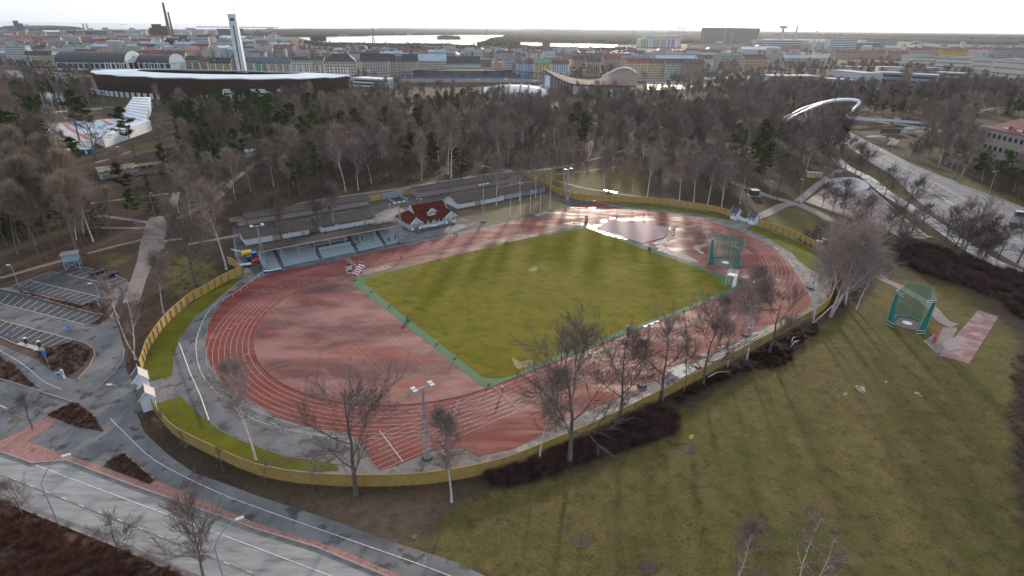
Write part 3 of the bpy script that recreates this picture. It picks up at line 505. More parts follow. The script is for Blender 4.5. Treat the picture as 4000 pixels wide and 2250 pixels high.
# individually placed trees: species, base, top row, label
HERO=[
('oak',(896,1246),1001,'large bare tree at the lower curve of the ochre fence left of the nearest mast'),
('birch_near',(1136,1263),1036,'white-trunked birch outside the ochre fence right of the nearest floodlight mast'),
('birch_near',(644,1158),940,'forked white birch growing inside the ochre fence beside the lower left track bend'),
('birch_near',(1357,1158),949,'slim white birch against the ochre fence just left of the biggest dark tree'),
('oak',(1433,1166),882,'biggest dark spreading tree in front of the near straight, standing in red bushes'),
('oak',(1558,1061),874,'bare tree with pale mottled trunk and crooked crown behind the red-brown thicket'),
('oak',(1665,1008),836,'dark crooked tree left of the dugout roof at the ochre fence'),
('thin',(1720,989),835,'thin bare tree in front of the white dugout roof'),
('oak',(1768,969),806,'dark forked tree right of the white dugout roof'),
('birch_near',(1829,929),756,'white birch by the bench rows, left one of two near the leaning floodlight mast'),
('birch_near',(1878,904),694,'tall white birch rising beside the floodlight mast at the right bend'),
('oak',(1934,890),742,'bare dark tree at the fence near the right end of the bench rows'),
('birch_multi',(2049,812),590,'white many-stemmed birch at the fence corner beside the right track bend'),
('birch_multi',(2092,798),552,'leaning pale birch clump behind the right bend, second from the fence corner'),
('birch',(2125,770),560,'tall leaning birch in the clump between the right bend and the meadow'),
('birch_multi',(2085,742),575,'dense birch clump at the outer edge of the right bend'),
('birch',(2154,780),640,'single white birch leaning right at the edge of the meadow'),
('birch_sparse',(337,904),690,'large spreading birch by the curved service road left of the ochre fence'),
('birch_sparse',(300,800),690,'birch with pale crown behind the middle car park'),
('birch',(412,788),645,'white birch just outside the ochre fence on the upper left bend'),
('thin',(360,1052),976,'thin young birch right in front of the white gatehouses'),
('thin',(327,931),884,'thin young birch on the verge of the curved service road'),
('thin',(410,1105),1030,'young birch outside the ochre fence, first below the gatehouses'),
('thin',(475,1146),1080,'young birch outside the ochre fence, second below the gatehouses'),
('thin',(562,1186),1116,'young birch outside the ochre fence, third below the gatehouses'),
('thin',(668,1218),1158,'young birch outside the ochre fence, fourth below the gatehouses'),
('thin',(788,1237),1173,'young birch outside the ochre fence beside the large dark tree'),
('birch',(235,608),452,'straight white birch at the right edge of the aspen grove'),
('birch_near',(450,537),419,'white birch with swept branches above the path junction'),
('birch_near',(515,542),427,'slender white birch left of the back sheds'),
('birch_near',(570,679),474,'tall birch between the path and the left end of the grandstand'),
('oak',(495,722),540,'dark-stemmed bare tree on the slope above the upper left fence'),
('pine',(327,509),412,'single dark pine between the lodge and the path junction'),
('pine',(80,480),408,'dark round-topped pine at the left in front of the lodge'),
('pine',(200,440),345,'big pine directly in front of the lodge'),
('pine',(200,352),228,'tall dark pine on the lawn beside the flagpoles of the swimming pool'),
('pine',(236,350),250,'narrow pine beside the tall one on the swimming pool lawn'),
('oak',(240,400),300,'bare leafless conifer-like tree in front of the empty pool'),
('pine',(340,395),272,'pine in front of the white terraces of the swimming pool'),
('birch',(841,579),464,'thin birch between the two rows of sheds behind the grandstand'),
('lime',(800,592),474,'small bushy bare tree in front of the long back shed'),
('lime',(711,604),500,'small dark tree at the left shed behind the grandstand roof'),
('thin',(1210,527),412,'slim birch in front of the white shed right of the clubhouse'),
('birch',(1249,518),399,'taller birch in front of the white shed right of the clubhouse'),
('birch',(869,481),326,'big white dead-looking birch standing out at the edge of the wood'),
('birch',(1135,449),285,'white birch trunk at the edge of the wood behind the long right shed'),
('birch',(1127,440),292,'second white birch trunk at the edge of the wood behind the long right shed'),
('spruce',(1163,430),270,'dark tall spruce in the wood above the long right shed'),
('spruce',(805,486),362,'dark green spruce behind the long left shed'),
('spruce',(838,478),395,'shorter spruce leaning on the taller one behind the long left shed'),
('pine',(757,495),395,'pine with reddish trunk in the wood left of the spruces'),
('spruce',(1948,400),306,'lone dark spruce left of the highway bridge'),
('oak',(2224,497),429,'small dark tree between the cycle path and the highway'),
('oak',(2262,582),462,'big dark tree with dense crown beside the skate park'),
('lime',(2320,566),520,'tiny bare tree on the highway verge'),
('oak',(2407,654),524,'large dark tree at the lower highway edge'),
('oak',(2462,637),545,'dark tree right of the large one at the lower highway edge'),
('oak',(2510,650),575,'low dark tree near the right picture edge below the highway'),
('oak',(2559,662),565,'dark tree at the right picture edge below the highway'),
('oak',(2120,445),360,'bare tree left of the highway near the graffiti hut'),
('lime',(2150,440),372,'bushy bare tree between graffiti hut and highway'),
('lime',(2163,448),385,'smaller bushy bare tree beside the cycle path above the skate bowl'),
('lime',(2068,520),468,'bare tree on the skate plaza, left one'),
('lime',(2095,535),480,'bare tree on the skate plaza, middle one'),
('lime',(2120,545),490,'bare tree on the skate plaza, right one'),
('oak',(60,1301),1222,'young crooked tree by the kerb beside the nearest street lamp'),
('oak',(302,1401),1316,'small crooked tree among the red shrubs at the bottom'),
('lime',(513,1458),1300,'wide bare tree at the bottom edge over the main road'),
('oak',(82,1078),1003,'small bare tree on the block paving by the yellow sign'),
('birch_sparse',(1834,1500),1262,'young white birch with one bent side branch at the bottom edge'),
('birch_sparse',(2000,1530),1276,'forked white birch clump at the bottom edge right of the single birch'),
('thin',(2368,1500),1424,'bare twiggy treetop at the bottom right edge'),
('oak',(2640,1010),850,'dark bare tree reaching in at the right edge of the meadow'),
('oak',(2620,1120),960,'lower dark bare tree at the right edge of the meadow'),
]
for sp,b_,ty,lb in HERO: ptree(sp,b_,ty,lb,**(dict(i=1 if b_[0] in(2000,337) else 0) if sp=='birch_sparse' else {}))
for x,y,ty in ((1307,506,399),(1347,498,394),(1374,457,384),(1387,462,380),(1419,472,362),(1439,481,385),(1468,487,387),(1520,491,382),(1558,492,407),(1590,493,399),(1628,497,369),(1709,504,394),(1745,511,389),(1779,517,407),(1815,524,417)):
    n_=dict(zip((1307,1347,1374,1387,1419,1439,1468,1520,1558,1590,1628,1709,1745,1779,1815),('first','second','third','fourth','fifth','sixth','seventh','eighth','ninth','tenth','eleventh','twelfth','thirteenth','fourteenth','last')))[x]
    ptree('birch' if x!=1628 else 'birch_near',(x,y),ty,f'{n_} birch from the left in the row behind the far ochre fence','birches behind the far fence')
for x,y,t_ in ((1460,1363,.9),(1630,1426,.9),(1548,1460,.9)):
    w=G(x,y); o=thing('staked_sapling',{1460:'leafless sapling with stake in the left mulch ring on the meadow',1630:'leafless sapling with stake in the right mulch ring on the meadow',1548:'bare thin sapling between the two mulch rings at the bottom edge'}[x],'tree',w); b=MB(); b.tube([(0,0,0),(.03,0,2),(.1,.02,4.6)],[.035,.025,.01],4); b.build('trunk',GREYB,o); MB().tube([(.15,0,0),(.15,0,1.9)],.03,4).build('stake',DARKB,o)
rh_=random.Random(8)
for i,(P,n_,gl) in enumerate((([(2200,378),(2300,402),(2430,452),(2576,505),(2640,530),(2640,470),(2450,420),(2300,378)],34,'dark leafless roadside tree on the grass right of the highway'),([(2330,600),(2420,640),(2500,675),(2600,715),(2600,690),(2500,652),(2400,608),(2340,575)],16,'dark leafless tree in the strip between cycle path and highway'),([(2080,470),(2230,560),(2330,640),(2250,640),(2150,560),(2050,500)],12,'small leafless tree on the edge of the skate plaza'))):
    c_=0
    while c_<n_:
        x,y=rh_.uniform(2050,2640),rh_.uniform(370,720)
        if inpoly(x,y,P): tree(rh_.choice(('oak','lime','oak')),G(x,y),rh_.uniform(6,11),gl,gl+'s'); c_+=1
# aspen grove on the left
for i in range(26):
    x=rng.uniform(-10,225); y=rng.uniform(470,700) if x<60 else rng.uniform(500,655); w=G(x,y)
    ptree('aspen',(x,y),y-rng.uniform(150,215),'tall grey leafless aspen in the grove above the upper car park','aspens in the grove')
# woods: sampled on the ground, nearest ones single, the rest as one stuff object per kind
WOOD=[(-200,170),(0,205),(230,222),(250,258),(700,266),(890,262),(960,240),(1190,244),(1210,262),(1400,264),(1620,252),(1700,236),(1830,240),(1925,246),(2060,244),(2200,248),(2290,244),(2420,238),(2576,248),(2750,260),(2750,520),(2700,570),(2640,560),(2520,490),(2430,455),(2310,405),(2180,345),(2120,315),(2060,300),(1975,285),(1930,285),(1990,320),(2140,372),(2120,430),(2010,500),(1940,520),(1840,520),(1640,488),(1560,470),(1400,430),(1310,425),(1150,440),(1030,465),(880,482),(740,505),(600,530),(480,600),(430,690),(420,760),(360,800),(340,740),(330,700),(230,640),(150,640),(0,690),(-200,720)]
CLEAR=[[(110,280),(300,255),(390,255),(460,330),(440,380),(330,410),(130,380)],[(60,385),(360,400),(360,455),(60,450)],[(-50,700),(290,665),(330,760),(-50,900)],[(1190,205),(1400,215),(1400,262),(1190,262)],[(1355,180),(1640,175),(1645,250),(1355,255)],[(0,175),(250,180),(250,195),(-10,205)],[(1340,440),(1640,430),(1650,480),(1430,490)],[(2010,440),(2100,430),(2200,540),(2020,560)],[(2440,300),(2640,300),(2640,440),(2440,445)],[(1950,290),(2320,300),(2335,352),(2140,368),(1985,350)],[(1900,520),(2090,520),(2100,640),(1900,600)],[(1700,262),(1800,250),(1860,268),(1720,280)],[(380,560),(440,520),(480,560),(480,640),(350,700)]]
CLW=[[tuple(G(*p)[:2]) for p in q] for q in CLEAR]
WW=[tuple(G(*p)[:2]) for p in WOOD]
PATHC=[]
for o in COL.objects:
    if o.name.startswith(('footpath','cycle_path','highway','junction')) and o.type=='MESH':
        PATHC+= [(v.co.x,v.co.y) for v in o.data.vertices]
PC=np.array(PATHC)
cand=[]; rw=random.Random(5)
xs=[p[0] for p in WW]; ys=[p[1] for p in WW]
cell={}
def try_pt(x,y,md):
    if not inpoly(x,y,WW) or any(inpoly(x,y,q) for q in CLW): return False
    k=(int(x//6),int(y//6))
    for a in (-1,0,1):
        for c in (-1,0,1):
            for q in cell.get((k[0]+a,k[1]+c),()):
                if (q[0]-x)**2+(q[1]-y)**2<md*md: return False
    if ((PC[:,0]-x)**2+(PC[:,1]-y)**2).min()<9: return False
    cell.setdefault(k,[]).append((x,y)); return True
ntry=0
while ntry<30000 and len(cand)<2300:
    ntry+=1
    # sample uniformly over the ground, thinned with distance
    x=rw.uniform(max(-560,min(xs)),min(620,max(xs))); y=rw.uniform(170,min(760,max(ys)))
    dens=mnoise.noise(Vector((x*.018,y*.018,3.1)))
    if dens<-.24: continue
    if try_pt(x,y,4.4): cand.append((x,y))
cand.sort(key=lambda p:p[0]**2+p[1]**2)
def species(x,y):
    n=mnoise.noise(Vector((x*.022,y*.022,9.3)))+rw.uniform(-.25,.25)
    if x<-120: n+=.22 if x>-170 else .40
    if n>.26: return 'pine' if rw.random()<.72 else 'spruce'
    return rw.choice(('birch','birch','lime','oak','aspen','birch','oak','lime'))
HS={'pine':(12,20),'spruce':(12,23),'birch':(13,24),'aspen':(14,22),'oak':(9,16),'lime':(7,12)}
LB={'pine':'pine with bare lower trunk and dark crown','spruce':'dark cone-shaped spruce','birch':'leafless pale-stemmed birch','aspen':'leafless grey-stemmed tall tree','oak':'leafless dark spreading tree','lime':'leafless low bushy tree'}
FAR={}; PH={'bare':(20,14,17,20),'pine':(17,20,17,17)}
nind=0
for x,y in cand:
    sp=species(x,y); H=rw.uniform(*HS[sp]); H*=1 if y<380 else max(.80,1-(y-380)/600)
    if nind<235:
        z_=('wood left of the path junction' if x<-95 and y<330 else 'woods by the swimming pool and lodge' if x<-130 else 'wood right behind the long sheds' if x<20 else 'wood behind the far birch row' if x<140 else 'trees beside the highway')
        tree(sp,(x,y,0),H,f'{LB[sp]} in the {z_}',f'{sp} trees, {z_}'); nind+=1
    else: q=rw.randrange(4); k_='pine' if sp in('pine','spruce') else 'bare'; FAR.setdefault(k_,[]).append((x,y,0,H/PH[k_][q],rw.uniform(0,6.28),q))
def stuff(name,label,cat,pts,protos,m_=None):
    """one object that scatters the given meshes over points"""
    me=bpy.data.meshes.new(name); me.from_pydata([p[:3] for p in pts],[],[]); 
    for an,idx,ty in (('sc',3,'FLOAT'),('rz',4,'FLOAT'),('va',5,'INT')):
        a=me.attributes.new(an,ty,'POINT'); a.data.foreach_set('value',[p[idx] for p in pts])
    o=bpy.data.objects.new(name,me); COL.objects.link(o); tag(o,label,cat,None,'stuff')
    g=bpy.data.node_groups.new(name,'GeometryNodeTree'); g.interface.new_socket('Geometry',in_out='INPUT',socket_type='NodeSocketGeometry'); g.interface.new_socket('Geometry',in_out='OUTPUT',socket_type='NodeSocketGeometry')
    gi=g.nodes.new('NodeGroupInput'); go=g.nodes.new('NodeGroupOutput'); j=g.nodes.new('GeometryNodeJoinGeometry'); l=g.links.new
    def at(n_,ty):
        q=g.nodes.new('GeometryNodeInputNamedAttribute'); q.data_type=ty; q.inputs[0].default_value=n_; return q.outputs[0]
    s=at('sc','FLOAT'); r=at('rz','FLOAT'); v=at('va','INT'); cx=g.nodes.new('ShaderNodeCombineXYZ'); l(r,cx.inputs[2])
    m2p=g.nodes.new('GeometryNodeMeshToPoints'); l(gi.outputs[0],m2p.inputs[0])
    for k,objs in enumerate(protos):
        c=g.nodes.new('FunctionNodeCompare'); c.data_type='INT'; c.operation='EQUAL'; l(v,c.inputs[2]); c.inputs[3].default_value=k
        for ob in objs:
            oi=g.nodes.new('GeometryNodeObjectInfo'); oi.inputs[0].default_value=ob; oi.inputs[1].default_value=True
            ip=g.nodes.new('GeometryNodeInstanceOnPoints'); l(m2p.outputs[0],ip.inputs['Points']); l(c.outputs[0],ip.inputs['Selection']); l(oi.outputs['Geometry'],ip.inputs['Instance']); l(cx.outputs[0],ip.inputs['Rotation']); l(s,ip.inputs['Scale']); l(ip.outputs[0],j.inputs[0])
    l(j.outputs[0],go.inputs[0]); md=o.modifiers.new('scatter','NODES'); md.node_group=g
    return o
def find(me):
    for o in COL.objects:
        if o.type=='MESH' and o.data==me and o.parent: return o
PRB=[[find(PROTO[k][i][0]),find(PROTO[k][i][1])] for k,i in (('birch',0),('lime',0),('oak',0),('birch',1))]
PRP=[[find(PROTO[k][i][0]),find(PROTO[k][i][1])] for k,i in (('pine',0),('spruce',0),('pine',1),('pine',2))]
# city, street and far-shore trees join the distant woods
for P,n,hs in (([(0,170),(235,200),(235,180),(0,158)],60,(8,12)),([(890,205),(1300,205),(1640,205),(1900,232),(2576,225),(2576,212),(2280,205),(1900,215),(1640,200),(1200,200),(900,199)],230,(7,12)),([(1290,196),(1760,190),(1930,175),(2300,180),(2576,195),(2576,178),(1900,165),(1290,188)],300,(9,15)),([(1740,205),(1930,180),(2290,150),(2576,160),(2650,240),(2300,245),(1900,243),(1760,230)],620,(9,15)),([(0,100),(700,100),(760,118),(760,170),(0,170)],130,(10,15)),([(700,108),(900,118),(1200,124),(1400,130),(1560,128),(1640,150),(900,150),(700,140)],330,(11,17)),([(1900,100),(2576,118),(2576,150),(2250,145),(1900,150)],320,(10,17))):
    pw=[tuple(G(*p)[:2]) for p in P]; c=0; q_=0
    while c<n and q_<20000:
        q_+=1; x=rw.uniform(min(p[0] for p in P),max(p[0] for p in P)); y=rw.uniform(min(p[1] for p in P),max(p[1] for p in P))
        if inpoly(x,y,P):
            w=G(x,y); FAR['pine' if rw.random()<.22 else 'bare'].append((w.x,w.y,0,rw.uniform(*hs)/17.,rw.uniform(0,6.28),rw.randrange(4))); c+=1
stuff('distant_bare_trees','mass of leafless grey-brown trees between the stadium and the city','bare woods',FAR['bare'],PRB)
stuff('distant_conifers','mass of dark green conifers between the stadium and the city','conifer woods',FAR['pine'],PRP)
# shrubs
def shrub_proto(H,r,n,w=.014,upright=.5):
    w*=.6; n=int(n*.75)
    C=MB()
    for _ in range(n):
        a=r.uniform(0,6.28); q=Vector((math.cos(a),math.sin(a),0))*r.uniform(0,.35)*H; e=Vector((r.gauss(0,.6),r.gauss(0,.6),1)).normalized(); z=r.uniform(0,.45)*H
        p=q+e*z; e=(e+rv(r,.5)).normalized(); e.z=abs(e.z); l_=H*r.uniform(.3,.65); pp=perp(e,r)*w; C.add([p-pp,p+pp,p+e*l_],[(0,1,2)])
    return C
RSH=mat('red_brown_shrub',(.075,.034,.027),(.135,.065,.048),sc=.6,rough=.95,spec=.1,c3=(.17,.11,.075),sc3=1.1,lo3=.52,hi3=.7)
BSH=mat('straw_shrub',(.14,.085,.05),(.085,.05,.035),sc=.5,rough=.95,spec=.1,rnd=.3)
DSH=mat('dark_thicket',(.042,.022,.022),(.085,.050,.045),sc=.5,rough=.95,spec=.1,rnd=.3)
def shrubset(name,label,P,n,m_,hs,H0=1.1,nb=420,w=.02,first=None):
    r=random.Random(len(name)+n); pw=[tuple(G(*p)[:2]) for p in P]; xa=[p[0] for p in pw]; ya=[p[1] for p in pw]; pts=[]
    q_=0
    while len(pts)<n and q_<90000:
        q_+=1; x,y=r.uniform(min(xa),max(xa)),r.uniform(min(ya),max(ya))
        if inpoly(x,y,pw): pts.append((x,y,0.05,r.uniform(*hs)/H0,r.uniform(0,6.28),0))
    me=bpy.data.meshes.new(name); C=shrub_proto(H0,r,nb,w)
    # the clump mesh itself is real geometry merged for the whole bed
    V=np.array(C.v); T=np.array(C.f); Vs=[];Fs=[];o=0
    for x,y,z,s,a,_ in pts:
        c_,s_=math.cos(a)*s,math.sin(a)*s; X=np.stack([V[:,0]*c_-V[:,1]*s_+x,V[:,0]*s_+V[:,1]*c_+y,V[:,2]*s+z],1); Vs.append(X); Fs.append(T+o); o+=len(V)
    V=np.concatenate(Vs);F=np.concatenate(Fs); me.vertices.add(len(V)); me.vertices.foreach_set('co',V.ravel()); me.loops.add(F.size); me.loops.foreach_set('vertex_index',F.ravel()); me.polygons.add(len(F)); me.polygons.foreach_set('loop_start',np.arange(0,F.size,3)); me.update(calc_edges=True)
    me.materials.append(m_); ob=bpy.data.objects.new(name,me); COL.objects.link(ob); tag(ob,label,'shrubs',None,'stuff')
shrubset('red_shrubs','dense red-brown shrubs filling the bottom left corner below the main road',SHRUBS[5],620,RSH,(.6,1.7))
shrubset('red_shrubs','red-brown shrubs in the triangular bed beside the block paving and service road',SHRUBS[0],260,RSH,(.3,.8),nb=220)
shrubset('straw_shrubs','straw-coloured shrubs in the small triangular bed by the kerb',SHRUBS[1],170,BSH,(.3,.8),nb=220)
shrubset('red_shrubs','red shrubs in the rounded traffic island by the parking signs',[(95,880),(185,862),(228,885),(215,915),(175,945),(140,935),(100,905)],300,RSH,(.3,.9),nb=220)
shrubset('red_shrubs','red shrubs at the left edge below the cycle path',SHRUBS[3],230,RSH,(.3,.9),nb=220)
shrubset('red_shrubs','strip of red shrubs between the two car park halves',SHRUBS[4],320,RSH,(.3,.8),nb=200)
shrubset('dark_thicket','dark red thicket outside the ochre fence below the near straight',[(1222,1197),(1290,1180),(1388,1138),(1428,1122),(1513,1086),(1560,1060),(1640,1025),(1700,1040),(1712,1062),(1690,1095),(1640,1110),(1560,1130),(1450,1168),(1330,1215),(1250,1225)],520,DSH,(1.0,2.0),nb=380)
shrubset('dark_thicket','dark thicket along the ochre fence right of the dugout',[(1690,1010),(1770,960),(1850,915),(1932,872),(2010,830),(2050,815),(2060,840),(1990,875),(1995,905),(1960,925),(1870,935),(1800,965),(1700,1020)],330,DSH,(.7,1.4),nb=300)
shrubset('dark_thicket','dark tangled thicket between the meadow and the highway on the right',[(2230,645),(2330,690),(2430,725),(2520,760),(2560,800),(2600,820),(2600,700),(2480,670),(2350,620),(2260,610)],300,DSH,(1.0,3.6),nb=420)
shrubset('brown_undergrowth','brown leafless undergrowth around the right bend behind the birches',[(2000,600),(2080,560),(2200,610),(2230,650),(2180,720),(2130,770),(2100,790),(2085,700),(2070,640)],420,mat('undergrowth',(.085,.060,.055),(.125,.09,.08),sc=.5,rough=.95,rnd=.3),(1.0,2.4),nb=260)
shrubset('brown_undergrowth','brown undergrowth on the slope above the upper left fence',[(330,760),(400,700),(440,640),(560,640),(580,660),(520,720),(440,780),(380,850),(350,880)],300,MATS['undergrowth'],(.4,1.0),nb=160,w=.012)
shrubset('brown_undergrowth','brown leafless undergrowth in the wood behind the long sheds',[(600,520),(760,490),(1000,460),(1290,420),(1290,395),(1000,415),(760,440),(600,480)],480,MATS['undergrowth'],(.7,1.9),nb=200)
shrubset('right_edge_scrub','grey-brown scrub along the right edge of the meadow',[(2545,900),(2600,880),(2640,1300),(2590,1300),(2535,1050)],140,MATS['undergrowth'],(.6,1.6),nb=300,w=.012)
# ------------------------------------------------------------ fence, stands, sheds, masts and sports gear
OCH=mat('ochre_planks',(.42,.28,.085),(.36,.24,.078),sc=.8,rough=.8,c3=(.34,.22,.07),sc3=3,k3=.6)
WHT=flat('white_painted_wood',(.62,.64,.66)); PALE=flat('pale_grey_green_wall',(.36,.41,.42)); SHEDW=flat('shed_white_wall',(.50,.52,.54)); SHEDG=mat('shed_beige_wall',(.27,.225,.22),(.31,.26,.25),sc=.8)
ROOFB=mat('ribbed_roof_brown',(.075,.056,.050),(.105,.08,.072),sc=.6,rough=.85,spec=.25,c3=(.15,.075,.058),sc3=.35,lo3=.58,hi3=.7)
RIBM=flat('roof_rib_dark',(.055,.045,.042)); GLS=mat('dark_glass',(.03,.035,.045),rough=.08,spec=.8); FRM=flat('white_frame',(.58,.60,.62)); STEEL=mat('galvanised_steel',(.30,.36,.42),(.24,.30,.36),sc=2,rough=.5,metal=.3); BLK=flat('black_rubber',(.02,.02,.02)); TILE=mat('red_roof_tiles',(.068,.017,.012),(.092,.025,.016),sc=1.2,rough=.9,spec=.1,c3=(.04,.014,.010),sc3=.6); DGREY=flat('dark_grey_box',(.06,.06,.065)); BLUE=flat('blue_plastic',(.02,.12,.40),rough=.4); RED=flat('red_paint',(.55,.03,.02),rough=.4); YEL=flat('yellow_paint',(.65,.42,.03),rough=.5); TEAL=flat('teal_box',(.02,.22,.28)); ORG=flat('orange_plastic',(.85,.14,.02),rough=.5); ALU=flat('bright_aluminium',(.62,.64,.66),rough=.35); SEATM=mat('stand_bench_paint',(.27,.36,.40),(.33,.42,.46),sc=.5,rough=.7,coord='O',stretch=((.2,2,2),0)); TIMB=flat('pale_timber',(.36,.30,.28)); GLASSN=None
OCHP=flat('ochre_post',(.24,.15,.045))
def resample(P,step):
    P=[Vector(p[:2]) for p in P]; d=[0]
    for i in range(1,len(P)): d.append(d[-1]+(P[i]-P[i-1]).length)
    n=max(1,round(d[-1]/step)); X=np.interp(np.linspace(0,d[-1],n+1),d,[p.x for p in P]); Y=np.interp(np.linspace(0,d[-1],n+1),d,[p.y for p in P]); return [Vector((a,b)) for a,b in zip(X,Y)]
def fence(pts,label,H=2.5,step=2.7,inner=1,om=None):
    om=om or OCH
    P=[Vector(G(*p)[:2]) for p in pts]; P=cr(P,4,False) if len(P)>2 else P; P=resample(P,step); o=thing('plank_fence',label,'fence',(P[0].x,P[0].y,0),group='ochre fences round the stadium'); q0=P[0]
    left=MB()
    for i in range(len(P)-1):
        a,b=P[i]-q0,P[i+1]-q0; d=(b-a).normalized(); nrm=Vector((-d.y,d.x))*inner
        m_=MB(); m_.bar((a.x,a.y,H/2+.05),(b.x,b.y,H/2+.05),.05,H,(0,0,1))
        for z in (.55,1.15,1.75): m_.bar((a.x+nrm.x*.04,a.y+nrm.y*.04,z),(b.x+nrm.x*.04,b.y+nrm.y*.04,z),.05,.05)
        m_.bar((a.x,a.y,H+.08),(b.x,b.y,H+.08),.14,.05)
        if i<95: m_.build('panel',om,o)
        else: left.v.extend(m_.v) if False else left.add(m_.v,m_.f)
        if i<95: MB().bar((a.x+nrm.x*.13,a.y+nrm.y*.13,0),(a.x+nrm.x*.13,a.y+nrm.y*.13,H-.05),.17,.17,(d.x,d.y,0)).build('post',OCHP,o)
    if left.f: tag(left.build('panel',OCH,o),kind='stuff')
    return o
fence([(612,688),(560,714),(510,744),(482,759),(460,778),(437,798),(417,819),(400,841),(385,863),(372,886),(365,911),(357,932)],'ochre plank fence curving round the upper left bend down to the white gatehouses',inner=1)
fence([(382,1025),(432,1088),(475,1116),(550,1153),(644,1193),(744,1214),(844,1222),(944,1223.5),(1044,1220),(1144,1208),(1219,1192),(1288,1173),(1388,1132),(1513,1079),(1658,1006),(1770,949),(1932,860),(2050,795)],'long ochre plank fence round the lower bend and along the near straight',inner=1,H=2.35,om=mat('shaded_ochre',(.33,.225,.062),(.27,.185,.055),sc=.35,rough=.85,c3=(.22,.15,.06),sc3=1.2,lo3=.5,hi3=.7))  # darker copy of the ochre: shade on the backlit outer face put into the colour
fence([(2050,795),(2085,765),(2098,720),(2090,675),(2077,652),(2057,632),(2027,614),(1982,594),(1932,576),(1905,568)],'ochre plank fence round the right bend up to the far gatehouses',inner=1)
fence([(1838,546),(1798,534),(1748,526),(1688,517),(1620,510),(1553,507),(1510,506),(1463,503),(1450,502),(1425,496),(1395,484),(1373,471),(1350,457),(1313,439)],'ochre plank fence in front of the far birch row',inner=1)
fence([(930,507),(961,502)],'short ochre fence piece left of the underpass gate'); fence([(994,494.5),(1033,488)],'short ochre fence piece right of the underpass gate'); fence([(575,665),(592,672),(610,690)],'short ochre fence piece behind the trailer at the grandstand')
# thin tube railing round the track
def railing(P,label,H=1.05,step=3.2,m_=STEEL,r=.035):
    P=resample([Vector(p[:2]) for p in P],step); o=thing('tube_railing',label,'railing',(P[0].x,P[0].y,0)); q=P[0]
    MB().tube([(p.x-q.x,p.y-q.y,H) for p in P],r,4).build('rail',m_,o); b=MB()
    for p in P[:95]: MB().tube([(p.x-q.x,p.y-q.y,0),(p.x-q.x,p.y-q.y,H)],r,4).build('post',m_,o)
    return o
railing([K(-64,49.4),K(-21,49.4)],'grey tube railing between grandstand and track')
railing([G(*p) for p in ((1600,524),(1700,535),(1790,552),(1865,577),(1932,606),(1985,640),(2020,690))],'grey tube railing outside the far right bend')
railing([G(*p) for p in ((1363,536),(1425,520),(1475,509),(1508,507),(1560,520),(1600,524))],'grey tube railing at the far corner of the track')
railing(cr([Vector(G(*p)[:2]) for p in ((664,690),(600,740),(535,780),(500,850),(497,905),(515,960),(560,1010),(640,1065),(760,1100),(870,1112))],5,False),'white tube railing between asphalt and the left bend',m_=WHT,r=.035)
o=thing('fallen_barrier','long white board barrier lying slanted on the yard asphalt','barrier',G(452,868)); q=o.location; P=[G(*p)-q for p in ((452,868),(478,940),(505,1000),(527,1063))]; MB().tube([p+Vector((0,0,.5)) for p in P],.11,4).build('board',flat('weathered_white',(.42,.40,.39)),o)
for p in P[1:]: MB().tube([p,p+Vector((0,0,.5))],.06,4).build('post',DARKB,o)
# gatehouses
def gatehouse(px,label,rz):
    o=thing('gatehouse',label,'gatehouse',G(*px),rz); w,d,h=2.6,2.2,3.0; loc_left=px[0]<800
    MB().box(-w/2,w/2,-d/2,d/2,0,h).gwall(-w/2+.0,-d/2,d/2,h,h+1.2,t=.1).gwall(w/2-.1,-d/2,d/2,h,h+1.2,t=.1).build('wall',flat('gatehouse_wall',(.55,.61,.68)),o)
    r=MB().gable(-w/2,w/2,-d/2,d/2,h,h+1.3,.35,t=.1).build('roof',mat('slate_dark',(.05,.055,.065),(.08,.085,.095),sc=3),o)
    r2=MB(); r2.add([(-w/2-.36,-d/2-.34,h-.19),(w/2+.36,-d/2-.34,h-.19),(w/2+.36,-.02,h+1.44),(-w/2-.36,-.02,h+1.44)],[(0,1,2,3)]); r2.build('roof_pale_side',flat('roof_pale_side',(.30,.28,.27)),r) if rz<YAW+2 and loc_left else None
    for s in(-1,1):
        b=MB()
        for y0 in(-1,1): b.bar((s*(w/2+.37),y0*(d/2+.35),h-.3),(s*(w/2+.37),0,h+1.32),.06,.26)
        b.tube([(s*(w/2+.37),0,h+1.2),(s*(w/2+.37),0,h+2.1)],[.08,.03],4); b.build('bargeboard',WHT,o)
        b=MB()
        for y in (-d/2-.02,-.36,.36,d/2-.08): b.box(s*w/2-(.04 if s<0 else -.0),s*w/2+(.04 if s>0 else 0),y,y+.1,0,h)
        b.build('trim',WHT,o)
    for sx in(-1,1):
        for s in (-1,1): MB().box(sx*.65-.3,sx*.65+.3,s*(d/2+.003)-.03,s*(d/2+.003)+.03,1.5,2.2).build('window',GLS,o)
    return o
gatehouse((361,978),'white gatehouse with dark steep roof, upper one of the pair on the left',YAW+PI/2); gatehouse((377,1024),'white gatehouse with dark steep roof, lower one of the pair on the left',YAW+PI/2)
gatehouse((1848,551),'white gatehouse with black roof, left one of the far pair',YAW+PI/2); gatehouse((1893,563),'white gatehouse with black roof, right one of the far pair',YAW+PI/2)
def gate(a,c,label):
    A=G(*a);B=G(*c); d=B-A; o=thing('gate',label,'gate',A,math.atan2(d.y,d.x)); Ln=d.length; h=Ln/2
    for k in(0,1):
        b=MB(); n=int(h/.16)
        for i in range(n): x=k*h+h*(i+.5)/n; u=abs(x-h)/h; b.box(x-.06,x+.06,-.03,.03,.1,1.25+.6*u)
        b.box(k*h+.02,k*h+h-.02,-.06,-.03,.4,.52); b.box(k*h+.02,k*h+h-.02,-.06,-.03,1.0,1.12); b.build('gate_leaf',WHT,o)
